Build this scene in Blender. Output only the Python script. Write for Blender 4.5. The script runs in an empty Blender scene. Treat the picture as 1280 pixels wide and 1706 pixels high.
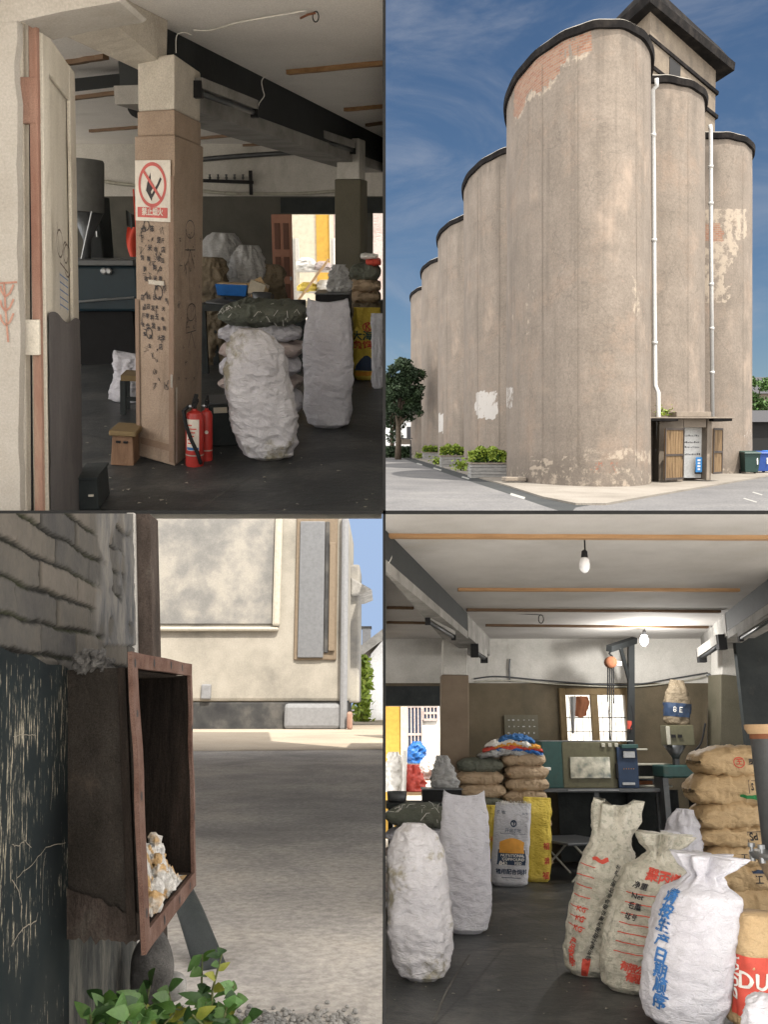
import bpy, math, random
from mathutils import Vector, Matrix, noise
R = math.radians
sc = bpy.context.scene
COL = sc.collection
# ---------------------------------------------------------------- camera
F, CX, CY = 1500.0, 640.0, 800.0
cd = bpy.data.cameras.new('camera'); cam = bpy.data.objects.new('camera', cd); COL.objects.link(cam)
cd.sensor_fit = 'VERTICAL'; cd.sensor_height = 36.0; cd.sensor_width = 27.0
cd.lens = 36.0 * F / 1706.0; cd.shift_y = -53.0 / 1706.0
cd.clip_start = 0.05; cd.clip_end = 2000
cam.rotation_euler = (R(90), 0, 0)
sc.camera = cam
# ---------------------------------------------------------------- light
SUN_EL, SUN_AZ = 62.0, 34.0
sdir = Vector((math.sin(R(SUN_AZ)) * math.cos(R(SUN_EL)), -math.cos(R(SUN_AZ)) * math.cos(R(SUN_EL)), math.sin(R(SUN_EL))))
sl = bpy.data.lights.new('sun', 'SUN'); sl.energy = 3.6; sl.angle = R(0.5); sl.color = (1.0, 0.93, 0.82)
so = bpy.data.objects.new('sun', sl); COL.objects.link(so); so.rotation_euler = sdir.to_track_quat('Z', 'Y').to_euler(); so.location = (20, -30, 60)
sc.view_settings.view_transform = 'Standard'; sc.view_settings.look = 'None'
sc.view_settings.exposure = 1.15; sc.view_settings.gamma = 1.0
w = bpy.data.worlds.new('World'); sc.world = w; w.use_nodes = True
wt = w.node_tree; wt.nodes.clear()
def wn(t, **k):
    n = wt.nodes.new(t)
    for a, v in k.items(): setattr(n, a, v)
    return n
sky = wn('ShaderNodeTexSky', sky_type='NISHITA', sun_disc=False, sun_elevation=R(SUN_EL), sun_rotation=R(180 - SUN_AZ), air_density=1.0, dust_density=0.6, ozone_density=2.5)
bg = wn('ShaderNodeBackground'); bg.inputs[1].default_value = 0.05
hs = wn('ShaderNodeHueSaturation'); hs.inputs['Saturation'].default_value = 1.12; hs.inputs['Value'].default_value = 0.72
wt.links.new(sky.outputs[0], hs.inputs['Color']); wt.links.new(hs.outputs[0], bg.inputs[0])
tc = wn('ShaderNodeTexCoord')
# thin high cirrus all over the sky
mp = wn('ShaderNodeMapping'); mp.inputs['Scale'].default_value = (2.2, 1.0, 5.0); mp.inputs['Rotation'].default_value = (0.3, 0.5, 0.9)
wt.links.new(tc.outputs['Generated'], mp.inputs[0])
cn = wn('ShaderNodeTexNoise'); cn.inputs['Scale'].default_value = 2.3; cn.inputs['Detail'].default_value = 9; cn.inputs['Roughness'].default_value = 0.62; cn.inputs['Distortion'].default_value = 0.9
wt.links.new(mp.outputs[0], cn.inputs['Vector'])
cr = wn('ShaderNodeMapRange', interpolation_type='SMOOTHSTEP'); cr.inputs[1].default_value = 0.40; cr.inputs[2].default_value = 0.78; cr.inputs[4].default_value = 0.36
wt.links.new(cn.outputs[0], cr.inputs[0])
cb = wn('ShaderNodeBackground'); cb.inputs[0].default_value = (0.86, 0.9, 1.0, 1); cb.inputs[1].default_value = 0.26
m1 = wn('ShaderNodeMixShader'); wt.links.new(cr.outputs[0], m1.inputs[0]); wt.links.new(bg.outputs[0], m1.inputs[1]); wt.links.new(cb.outputs[0], m1.inputs[2])
# unseen bright cloud added around the photographer to light the interiors; the sky beyond the silos is clear
sx = wn('ShaderNodeSeparateXYZ'); wt.links.new(tc.outputs['Generated'], sx.inputs[0])
br = wn('ShaderNodeMapRange', interpolation_type='SMOOTHSTEP'); br.inputs[1].default_value = 0.68; br.inputs[2].default_value = 0.25
wt.links.new(sx.outputs[1], br.inputs[0])
bb = wn('ShaderNodeBackground'); bb.inputs[0].default_value = (1.0, 0.97, 0.93, 1); bb.inputs[1].default_value = 1.6
m2 = wn('ShaderNodeMixShader'); wt.links.new(br.outputs[0], m2.inputs[0]); wt.links.new(m1.outputs[0], m2.inputs[1]); wt.links.new(bb.outputs[0], m2.inputs[2])
wo = wn('ShaderNodeOutputWorld'); wt.links.new(m2.outputs[0], wo.inputs[0])

# ---------------------------------------------------------------- the four places
# each place stands on its own floor; its floor frame: x right, y away, z up from that floor; HOR = eye level of the place, EYE = eye height over its floor
HOR = {1: 390.0, 2: 729.0, 3: 1163.0, 4: 1240.0}
EYE = {1: 1.30, 2: 1.80, 3: 0.70, 4: 1.57}
PM = {}; SL = {}
for p_, h_ in HOR.items():
    s_ = (CY - h_) / F; n_ = math.sqrt(1 + s_ * s_); SL[p_] = s_
    PM[p_] = Matrix(((1, 0, 0, 0), (0, 1 / n_, -s_ / n_, 0), (0, s_ / n_, 1 / n_, 0), (0, 0, 0, 1)))
def ray(p, u, v):
    return (PM[p].to_3x3().transposed() @ Vector(((u - CX) / F, 1.0, (CY - v) / F)))
def fl(p, u, v, z=None):
    d = ray(p, u, v); z = -EYE[p] if z is None else z
    return d * (z / d.z)
def at(p, u, v, Y):
    d = ray(p, u, v); return d * (Y / d.y)
def dep(p, loc): return (PM[p] @ Vector(loc)).y
def ht(p, vt, vb): return EYE[p] * (vb - vt) / (vb - HOR[p])
def rowY(p, v, z=None): return fl(p, 640, v, z).y
def leanrot(p, loc):
    wl = PM[p] @ Vector(loc); du = wl.x / wl.y
    m = Vector((1, -du, 0)).normalized(); m = PM[p].to_3x3().transposed() @ m
    z = Vector((0, 0, 1)); z = (z - m * z.dot(m)).normalized()
    x = Vector((1, 0, 0)); x = (x - z * x.dot(z)).normalized(); y = z.cross(x)
    return Matrix((x, y, z)).transposed().to_4x4()

# ---------------------------------------------------------------- materials
MATS = {}
def nt(name):
    m = bpy.data.materials.new(name); m.use_nodes = True; MATS[name] = m
    t = m.node_tree; b = t.nodes['Principled BSDF']; return m, t, b
def node(t, ty, ins=None, **k):
    n = t.nodes.new(ty)
    for a, v in k.items(): setattr(n, a, v)
    for a, v in (ins or {}).items():
        if isinstance(v, bpy.types.NodeSocket): t.links.new(v, n.inputs[a])
        else: n.inputs[a].default_value = v
    return n
def c4(c): return (c[0], c[1], c[2], 1.0)
def ramp(t, fac, cols, pos=None):
    n = t.nodes.new('ShaderNodeValToRGB'); e = n.color_ramp.elements
    k = len(cols); pos = pos or [0.3 + 0.4 * i / max(1, k - 1) for i in range(k)]
    while len(e) < k: e.new(0.5)
    for i, c in enumerate(cols): e[i].position = pos[i]; e[i].color = c4(c)
    t.links.new(fac, n.inputs[0]); return n
def mixc(t, fac, a, b, mode='MIX'):
    n = t.nodes.new('ShaderNodeMix'); n.data_type = 'RGBA'; n.blend_type = mode
    for k, v in ((0, fac), (6, a), (7, b)):
        if isinstance(v, bpy.types.NodeSocket): t.links.new(v, n.inputs[k])
        else: n.inputs[k].default_value = v if k == 0 else c4(v)
    return n.outputs[2]
def M(name, cols, scale=6.0, rough=0.8, bump=0.25, bscale=None, stretch=(1, 1, 1), metal=0.0, detail=8, speck=0.10, sscale=260.0, dist=0.02, spec=0.35, pos=None):
    """general weathered surface: broad colour drift, fine grain, bump"""
    if name in MATS: return MATS[name]
    m, t, b = nt(name)
    co = node(t, 'ShaderNodeTexCoord').outputs['Object']
    mp = node(t, 'ShaderNodeMapping', {0: co, 'Scale': stretch}).outputs[0]
    n1 = node(t, 'ShaderNodeTexNoise', {'Vector': mp, 'Scale': scale, 'Detail': detail, 'Roughness': 0.65})
    c = ramp(t, n1.outputs[0], cols, pos).outputs[0]
    if speck:
        n2 = node(t, 'ShaderNodeTexNoise', {'Vector': co, 'Scale': sscale, 'Detail': 2, 'Roughness': 0.8})
        f = node(t, 'ShaderNodeMapRange', {0: n2.outputs[0], 1: 0.3, 2: 0.7, 3: 1 - speck * 2, 4: 1 + speck * 2}).outputs[0]
        cv = node(t, 'ShaderNodeVectorMath', {0: c, 'Scale': f}, operation='SCALE').outputs[0]; c = cv
    t.links.new(c, b.inputs['Base Color'])
    b.inputs['Roughness'].default_value = rough; b.inputs['Metallic'].default_value = metal; b.inputs['Specular IOR Level'].default_value = spec
    if bump:
        n3 = node(t, 'ShaderNodeTexNoise', {'Vector': mp, 'Scale': bscale or scale * 6, 'Detail': 6, 'Roughness': 0.7})
        bp = node(t, 'ShaderNodeBump', {'Height': n3.outputs[0], 'Strength': bump, 'Distance': dist})
        t.links.new(bp.outputs[0], b.inputs['Normal'])
    return m
def flat(name, c, rough=0.6, metal=0.0, spec=0.4):
    if name in MATS: return MATS[name]
    k = 0.82
    return M(name, [tuple(x * k for x in c), c, tuple(min(1, x * 1.12) for x in c)], 14, rough, 0.08, 60, metal=metal, speck=0.05, spec=spec)
def emit(name, c, s):
    m, t, b = nt(name); b.inputs['Base Color'].default_value = c4(c); b.inputs['Emission Color'].default_value = c4(c); b.inputs['Emission Strength'].default_value = s
    return m

# ---------------------------------------------------------------- mesh building
class MB:
    def __init__(s): s.v = []; s.f = []; s.mi = []; s.uv = None; s.at = {}
    def add(s, vs, fs, mi=0):
        b = len(s.v); s.v += [Vector(x) for x in vs]; s.f += [tuple(b + i for i in f) for f in fs]; s.mi += [mi] * len(fs); return s
    def box(s, c, d, rot=None, mi=0, taper=1.0):
        x, y, z = d[0] / 2, d[1] / 2, d[2] / 2; vs = []
        for k, q in ((-1, 1.0), (1, taper)):
            for sx, sy in ((-1, -1), (1, -1), (1, 1), (-1, 1)): vs.append(Vector((sx * x * q, sy * y * q, k * z)))
        if rot is not None: vs = [rot @ a for a in vs]
        c = Vector(c)
        return s.add([a + c for a in vs], [(3, 2, 1, 0), (4, 5, 6, 7), (0, 1, 5, 4), (1, 2, 6, 5), (2, 3, 7, 6), (3, 0, 4, 7)], mi)
    def hexa(s, p, mi=0):
        """p: 4 bottom corners then 4 top corners, both counter-clockwise from above"""
        return s.add(p, [(3, 2, 1, 0), (4, 5, 6, 7), (0, 1, 5, 4), (1, 2, 6, 5), (2, 3, 7, 6), (3, 0, 4, 7)], mi)
    def slab(s, quad, off, mi=0):
        """four corners and an offset vector to the back"""
        q = [Vector(a) for a in quad]; o = Vector(off)
        return s.add(q + [a + o for a in q], [(0, 1, 2, 3), (7, 6, 5, 4), (1, 0, 4, 5), (2, 1, 5, 6), (3, 2, 6, 7), (0, 3, 7, 4)], mi)
    def tube(s, pts, r, n=8, mi=0, cap=True):
        pts = [Vector(a) for a in pts]; rs = r if isinstance(r, (list, tuple)) else [r] * len(pts)
        b = len(s.v); up = None
        for i, a in enumerate(pts):
            d = (pts[min(i + 1, len(pts) - 1)] - pts[max(i - 1, 0)]).normalized()
            if up is None: up = d.orthogonal().normalized()
            up = (up - d * up.dot(d)).normalized(); q = d.cross(up)
            for k in range(n):
                g = 2 * math.pi * k / n; s.v.append(a + (up * math.cos(g) + q * math.sin(g)) * rs[i])
        for i in range(len(pts) - 1):
            for k in range(n):
                k2 = (k + 1) % n; s.f.append((b + i * n + k, b + i * n + k2, b + (i + 1) * n + k2, b + (i + 1) * n + k)); s.mi.append(mi)
        if cap:
            s.f.append(tuple(b + k for k in range(n))[::-1]); s.mi.append(mi)
            s.f.append(tuple(b + (len(pts) - 1) * n + k for k in range(n))); s.mi.append(mi)
        return s
    def lathe(s, prof, n=24, c=(0, 0, 0), mi=0, sx=1.0, sy=1.0):
        b = len(s.v); c = Vector(c)
        for r, z in prof:
            for k in range(n):
                g = 2 * math.pi * k / n; s.v.append(c + Vector((r * sx * math.cos(g), r * sy * math.sin(g), z)))
        for i in range(len(prof) - 1):
            for k in range(n):
                k2 = (k + 1) % n; s.f.append((b + i * n + k, b + i * n + k2, b + (i + 1) * n + k2, b + (i + 1) * n + k)); s.mi.append(mi)
        s.f.append(tuple(b + k for k in range(n))[::-1]); s.mi.append(mi)
        s.f.append(tuple(b + (len(prof) - 1) * n + k for k in range(n))); s.mi.append(mi)
        return s
    def grid(s, nx, ny, fn, mi=0, wrap=False):
        b = len(s.v); mx = nx if wrap else nx + 1
        for j in range(ny + 1):
            for i in range(mx): s.v.append(Vector(fn(i / nx, j / ny)))
        for j in range(ny):
            for i in range(nx):
                i2 = (i + 1) % mx
                s.f.append((b + j * mx + i, b + j * mx + i2, b + (j + 1) * mx + i2, b + (j + 1) * mx + i)); s.mi.append(mi)
        return s
    def ribbon(s, pts, wd, nrm, mi=0):
        pts = [Vector(a) for a in pts]; nrm = Vector(nrm).normalized(); b = len(s.v)
        for i, a in enumerate(pts):
            d = (pts[min(i + 1, len(pts) - 1)] - pts[max(i - 1, 0)]); q = d.cross(nrm)
            q = q.normalized() * wd / 2 if q.length > 1e-9 else Vector((wd / 2, 0, 0))
            s.v += [a + q, a - q]
        for i in range(len(pts) - 1): s.f.append((b + 2 * i, b + 2 * i + 1, b + 2 * i + 3, b + 2 * i + 2)); s.mi.append(mi)
        return s
    def build(s, name, mats, parent=None, p=None, smooth=False, bevel=0.0, loc=None, auto=None):
        me = bpy.data.meshes.new(name); me.from_pydata([tuple(a) for a in s.v], [], s.f)
        mats = mats if isinstance(mats, (list, tuple)) else [mats]
        for m_ in mats: me.materials.append(m_)
        me.polygons.foreach_set('material_index', s.mi)
        if smooth: me.polygons.foreach_set('use_smooth', [True] * len(me.polygons))
        for k, vals in s.at.items():
            a = me.attributes.new(k, 'FLOAT', 'POINT'); a.data.foreach_set('value', vals)
        me.update()
        o = bpy.data.objects.new(name, me); COL.objects.link(o)
        if parent is not None: o.parent = parent
        elif p is not None: o.matrix_world = PM[p] @ (Matrix.Translation(loc) if loc is not None else Matrix())
        if bevel:
            b = o.modifiers.new('edge', 'BEVEL'); b.width = bevel; b.segments = 2; b.limit_method = 'ANGLE'; b.angle_limit = R(40)
        if auto: 
            me.polygons.foreach_set('use_smooth', [True] * len(me.polygons)); me.set_sharp_from_angle(angle=R(auto))
        return o
def B(*a, **k): return MB().box(*a, **k)
def thing(p, name, label, cat, loc, yaw=0.0, group=None, lean=True, tilt=(0, 0)):
    o = bpy.data.objects.new(name, None); COL.objects.link(o); o.empty_display_size = 0.2
    L = Vector(loc)
    o.matrix_world = PM[p] @ Matrix.Translation(L) @ (leanrot(p, L) if lean else Matrix()) @ Matrix.Rotation(R(yaw), 4, 'Z') @ Matrix.Rotation(R(tilt[0]), 4, 'Y') @ Matrix.Rotation(R(tilt[1]), 4, 'X')
    return tag(o, label, cat, group)
def tag(o, label, cat, group=None):
    o['label'] = label; o['category'] = cat
    if group: o['group'] = group
    return o
def struct(o): o['kind'] = 'structure'; return o
def copy_tree(o, parent=None):
    c = o.copy(); COL.objects.link(c)
    if parent is not None: c.parent = parent
    for ch in list(o.children): copy_tree(ch, c)
    return c
# ---------------------------------------------------------------- writing
_TX = {}
def text_polys(s):
    if s not in _TX:
        cu = bpy.data.curves.new('t', 'FONT'); cu.body = s; cu.size = 1.0; cu.align_x = 'CENTER'; cu.align_y = 'CENTER'; cu.resolution_u = 3
        o = bpy.data.objects.new('t', cu); COL.objects.link(o)
        me = bpy.data.meshes.new_from_object(o)
        _TX[s] = ([Vector(v.co) for v in me.vertices], [tuple(f.vertices) for f in me.polygons])
        bpy.data.objects.remove(o); bpy.data.meshes.remove(me); bpy.data.curves.remove(cu)
    return _TX[s]
def text_flat(mb, s, c, ux, uy, size, mi=0, bold=0.0, wscale=1.0):
    vs, fs = text_polys(s); c, ux, uy = Vector(c), Vector(ux).normalized(), Vector(uy).normalized()
    offs = [(0, 0)] if not bold else [(0, 0), (bold, 0), (0, bold), (bold, bold)]
    nrm = ux.cross(uy)
    for k, (ox, oy) in enumerate(offs):
        mb.add([c + ux * (a.x * size * wscale + ox) + uy * (a.y * size + oy) + nrm * (k * 0.0002) for a in vs], fs, mi)
    return mb
def text_on(mb, S, s, a0, t0, size, ang=0.0, off=0.004, mi=0, wscale=1.0, bold=0.0):
    """write on a curved sack surface S(a,t) around (a0,t0)"""
    e = 1e-3; da = (S(a0 + e, t0) - S(a0 - e, t0)).length / (2 * e); dt_ = (S(a0, t0 + e) - S(a0, t0 - e)).length / (2 * e)
    vs, fs = text_polys(s); ca, sa = math.cos(R(ang)), math.sin(R(ang))
    for k, (ox, oy) in enumerate([(0, 0)] if not bold else [(0, 0), (bold, 0), (0, bold)]):
        out = []
        for q in vs:
            x, y = q.x * size * wscale + ox, q.y * size + oy
            x, y = x * ca - y * sa, x * sa + y * ca
            out.append(surf(S, a0 + x / da, t0 + y / dt_, off + k * 0.0004))
        mb.add(out, fs, mi)
    return mb
def surf(S, a, t, off):
    e = 2e-3; n = (S(a + e, t) - S(a - e, t)).cross(S(a, min(1, t + e)) - S(a, max(0, t - e)))
    return S(a, t) + n.normalized() * off
def lines_on(mb, S, pts, wd, off=0.004, mi=0):
    q = [surf(S, a, t, off) for a, t in pts]; b = len(mb.v)
    for i, (a, t) in enumerate(pts):
        e = 2e-3; n = (S(a + e, t) - S(a - e, t)).cross(S(a, t + e) - S(a, t - e)).normalized()
        d = (q[min(i + 1, len(q) - 1)] - q[max(i - 1, 0)]).cross(n).normalized() * wd / 2
        mb.v += [q[i] + d, q[i] - d]
    for i in range(len(q) - 1): mb.f.append((b + 2 * i, b + 2 * i + 1, b + 2 * i + 3, b + 2 * i + 2)); mb.mi.append(mi)
    return mb
def patch_on(mb, S, a0, a1, t0, t1, off=0.003, mi=0, n=10):
    return mb.grid(n, n, lambda x, y: surf(S, a0 + (a1 - a0) * x, t0 + (t1 - t0) * y, off), mi)
# ---------------------------------------------------------------- sacks
def interp(pr, t):
    for i in range(len(pr) - 1):
        if t <= pr[i + 1][0]:
            k = (t - pr[i][0]) / max(1e-9, pr[i + 1][0] - pr[i][0]); k = k * k * (3 - 2 * k) * 0.5 + k * 0.5
            return pr[i][1] + (pr[i + 1][1] - pr[i][1]) * k
    return pr[-1][1]
FULL = [(0, .55), (.03, .8), (.10, .97), (.25, 1.0), (.5, 1.0), (.75, .97), (1, .9)]
def sack_fn(h, rx, ry, seed, px=FULL, py=None, lean=(0, 0), wr=0.02, sq=2.5, zf=9.0, ruff=0.0, bend=(0, 0), ears=0.0, dents=1.0):
    py = py or px; sd = Vector((seed * 7.3, seed * 3.1, seed * 1.7))
    def S(a, t):
        g = 2 * math.pi * a; c, s_ = math.cos(g), math.sin(g)
        k = (abs(c) ** sq + abs(s_) ** sq) ** (-1.0 / sq)
        X, Y = rx * interp(px, t), ry * interp(py, t)
        q = Vector((c * k * 1.1, s_ * k * 1.1, t * h / max(rx, 0.1) * 0.55)) 
        n1 = noise.noise(q * 1.7 + sd)
        n2 = 1 - abs(noise.noise(Vector((q.x * .85, q.y * .85, t * zf + .5 * n1)) + sd * 1.3)) * 2.4
        n3 = 1 - abs(noise.noise(Vector((q.x * 3.1, q.y * 3.1, t * zf * 1.9 + q.x * 1.4)) + sd * 2.1)) * 2.4
        n4 = 1 - abs(noise.noise(Vector((q.x * 2.2 + q.z * 1.5, q.y * 2.2 - q.z, q.z * 3.4)) + sd * .7)) * 2.4
        n5 = 1 - abs(noise.noise(Vector((q.x * 4.5 - q.z * 2, q.y * 4.5 + q.z * 2, q.z * 6.5)) + sd * 1.9)) * 2.4
        d = wr * (n1 * 1.2 * dents + n2 * 0.55 + n3 * 0.30 + n4 * .42 + n5 * .26)
        if ruff and t > 0.8:
            u = (t - 0.8) / 0.2; d += ruff * u * math.cos(g * 7 + seed) + ruff * .6 * u * math.cos(g * 13 + seed * 2)
        z = h * t
        if t > 0.9 and ears: z += ears * abs(c) ** 3 * (t - .9) / .1
        if t < 0.02: d *= 0.2
        return Vector((c * k * (X + d) + lean[0] * t + bend[0] * t * t, s_ * k * (Y + d) + lean[1] * t + bend[1] * t * t, max(0.0, z)))
    return S
def sack_mesh(S, na=150, ntt=150, cap=True):
    mb = MB(); mb.grid(na, ntt, lambda i, j: S(i, j), wrap=True)
    n = na; mb.f.append(tuple(range(n))[::-1]); mb.mi.append(0)
    if cap: b = ntt * n; mb.f.append(tuple(b + k for k in range(n))); mb.mi.append(0)
    return mb
def pillow_fn(L, W, T, seed, wr=0.012, droop=0.0, pw=3.0, sq=2.6):
    """lying sack: long axis x; S(a,t): a round, t along"""
    sd = Vector((seed * 5.1, seed * 2.3, seed * 9.7))
    def S(a, t):
        u = 2 * t - 1; g = 2 * math.pi * a; c, s_ = math.cos(g), math.sin(g)
        k = (abs(c) ** sq + abs(s_) ** sq) ** (-1 / sq)
        e = max(0.0, 1 - abs(u) ** pw) ** 0.55
        th = T / 2 * (0.06 + 0.94 * e); wd = W / 2 * (0.80 + 0.2 * e)
        q = Vector((u * L * 5, c * k * W * 4, s_ * k * T * 8))
        d = wr * (noise.noise(q * .9 + sd) * 1.6 + (1 - abs(noise.noise(Vector((u * L * 9, c * 2.2, s_ * 2.2)) + sd)) * 2.2) * .9 + (1 - abs(noise.noise(q * 2.3 + sd * 2)) * 2.2) * .35)
        z = s_ * k * (th + d * (0.2 + e)) - droop * u * u + T / 2 + noise.noise(Vector((u * 4, c * 3, seed))) * 0.035 * abs(u) ** 6
        return Vector((u * L / 2 * (1 - .04 * c * c), c * k * (wd + d), z))
    return S
def pillow_mesh(S, na=56, nl=72):
    mb = MB(); mb.grid(na, nl, lambda i, j: S(-i, j), wrap=True)
    mb.f.append(tuple(range(na))); mb.mi.append(0); b = nl * na
    mb.f.append(tuple(b + k for k in range(na))[::-1]); mb.mi.append(0); return mb
def leaf_cloud(mb, n, fn, size, seed, mi=0, squash=1.0, nm=1):
    """n small leaf-shaped faces at points given by fn(rng)"""
    g = random.Random(seed)
    for _ in range(n):
        c = Vector(fn(g)); s = size * g.uniform(.6, 1.35)
        x = Vector((g.uniform(-1, 1), g.uniform(-1, 1), g.uniform(-.8, .8))).normalized(); y = x.orthogonal().normalized()
        y = (Matrix.Rotation(g.uniform(0, 6.28), 3, x) @ y)
        mb.add([c - x * s, c + y * s * .5, c + x * s, c - y * s * .5 + x * s * .1], [(0, 1, 2, 3)], g.randrange(nm) + mi)
    return mb

def text_pillow(mb, S, s, x, zf_, L, size, bold=.003, off=.007):
    """write on the front of a lying sack: x metres from its left end, zf_ share of its height"""
    vs, fs = text_polys(s); a0 = .5 + .18 * (.5 - zf_); e = 1e-3; t0 = x / L
    da = (S(a0 + e, t0) - S(a0 - e, t0)).length / (2 * e); dt_ = (S(a0, t0 + e) - S(a0, t0 - e)).length / (2 * e)
    for ox, oy in ((0, 0), (bold, 0), (0, bold)): mb.add([S(a0 - (q.y * size + oy) / da, min(1, t0 + (q.x * size + ox) / dt_)) + Vector((0, -off, 0)) for q in vs], fs)
def line_pillow(mb, S, pts, L, wd, off=.007):
    q = [S(.5 + .18 * (.5 - z), x / L) + Vector((0, -off, 0)) for x, z in pts]; mb.ribbon(q, wd, (0, -1, 0))
def band_pillow(mb, S, x0, x1, z0, z1, L, off=.007): mb.grid(8, 3, lambda x, y: S(.5 + .18 * (.5 - (z0 + (z1 - z0) * y)), min(1, (x0 + (x1 - x0) * x) / L)) + Vector((0, -off, 0)))

def smooth_path(q, n=6):
    out = []
    for i in range(len(q) - 1):
        a, b_, c, d = q[max(i - 1, 0)], q[i], q[i + 1], q[min(i + 2, len(q) - 1)]
        for j in range(n):
            t = j / n; out.append(.5 * ((2 * b_) + (c - a) * t + (2 * a - 5 * b_ + 4 * c - d) * t * t + (3 * b_ - a - 3 * c + d) * t ** 3))
    return out + [q[-1]]
def grime(name, col, scale=1.5, lo=.5, hi=.72, amt=.5, stretch=(1, 1, 1)):
    m = MATS[name]; t = m.node_tree; b = t.nodes['Principled BSDF']; src = b.inputs['Base Color'].links[0].from_socket; co = node(t, 'ShaderNodeTexCoord').outputs['Object']
    n = node(t, 'ShaderNodeTexNoise', {'Vector': node(t, 'ShaderNodeMapping', {0: co, 'Scale': stretch, 'Location': (3.7, 1.3, 8.1)}).outputs[0], 'Scale': scale, 'Detail': 10, 'Roughness': .74, 'Distortion': .5})
    f = node(t, 'ShaderNodeMapRange', {0: n.outputs[0], 1: lo, 2: hi, 4: amt}, interpolation_type='SMOOTHSTEP').outputs[0]; t.links.new(mixc(t, f, src, col), b.inputs['Base Color'])
# ================================================================ dark boards that part the four places, and unseen ground added to bounce sunlight
M('black_board', [(.006, .006, .006), (.011, .011, .011)], 4, .9, .05)
k_ = (CY - 853.5) / F
M('bounce_white', [(.66, .64, .60), (.74, .72, .68), (.78, .76, .73)], 1.5, .95, .2)  # white for unseen faces, added to bounce light
y0 = 3.0; tk = 6.0 / F * y0 / 2
def floor_board(x0, x1, y1):
    b = MB(); b.hexa([(x0, y0, k_ * y0 - tk), (x1, y0, k_ * y0 - tk), (x1, y1, k_ * y1 - tk), (x0, y1, k_ * y1 - tk), (x0, y0, k_ * y0 + tk), (x1, y0, k_ * y0 + tk), (x1, y1, k_ * y1 + tk), (x0, y1, k_ * y1 + tk)])
    b.mi = [1, 1, 0, 1, 1, 1]; struct(b.build('floor_partition', [MATS['black_board'], MATS['bounce_white']]))
floor_board(-7, -.006, 4.8); floor_board(-.004, 8.5, 6.8)
t2 = 5.0 / F * y0 / 2
bo = MB(); bo.box((0.0008, 7.6, -.5), (t2 * 2, 9.2, 17)); bo.mi = [1, 1, 0, 1, 1, 1]; struct(bo.build('wall_partition', [MATS['black_board'], MATS['bounce_white']]))
M('yard_concrete', [(.46, .43, .38), (.55, .52, .47), (.62, .59, .54)], 1.5, .9, .3)
gr_ = MB(); gr_.add([(-120, -120, -4.6), (120, -120, -4.6), (120, -.5, -4.6), (-120, -.5, -4.6)], [(0, 1, 2, 3)])
gr_.add([(-120, -.5, -4.6), (-36, -.5, -4.6), (-60, 90, -12), (-120, 90, -12)], [(0, 1, 2, 3)])
gr_.add([(9, -.5, -4.6), (120, -.5, -4.6), (120, 17.5, -5), (9, 17.5, -5)], [(0, 1, 2, 3)])
struct(gr_.build('ground', MATS['yard_concrete']))  # out of view all round, added to throw sun into the stores
# slab added over the photographer to block the sun, unseen above the view
struct(MB().box((1.2, -.6, 5.0), (12, 7.0, .12)).build('roof', MATS['yard_concrete']))
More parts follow.
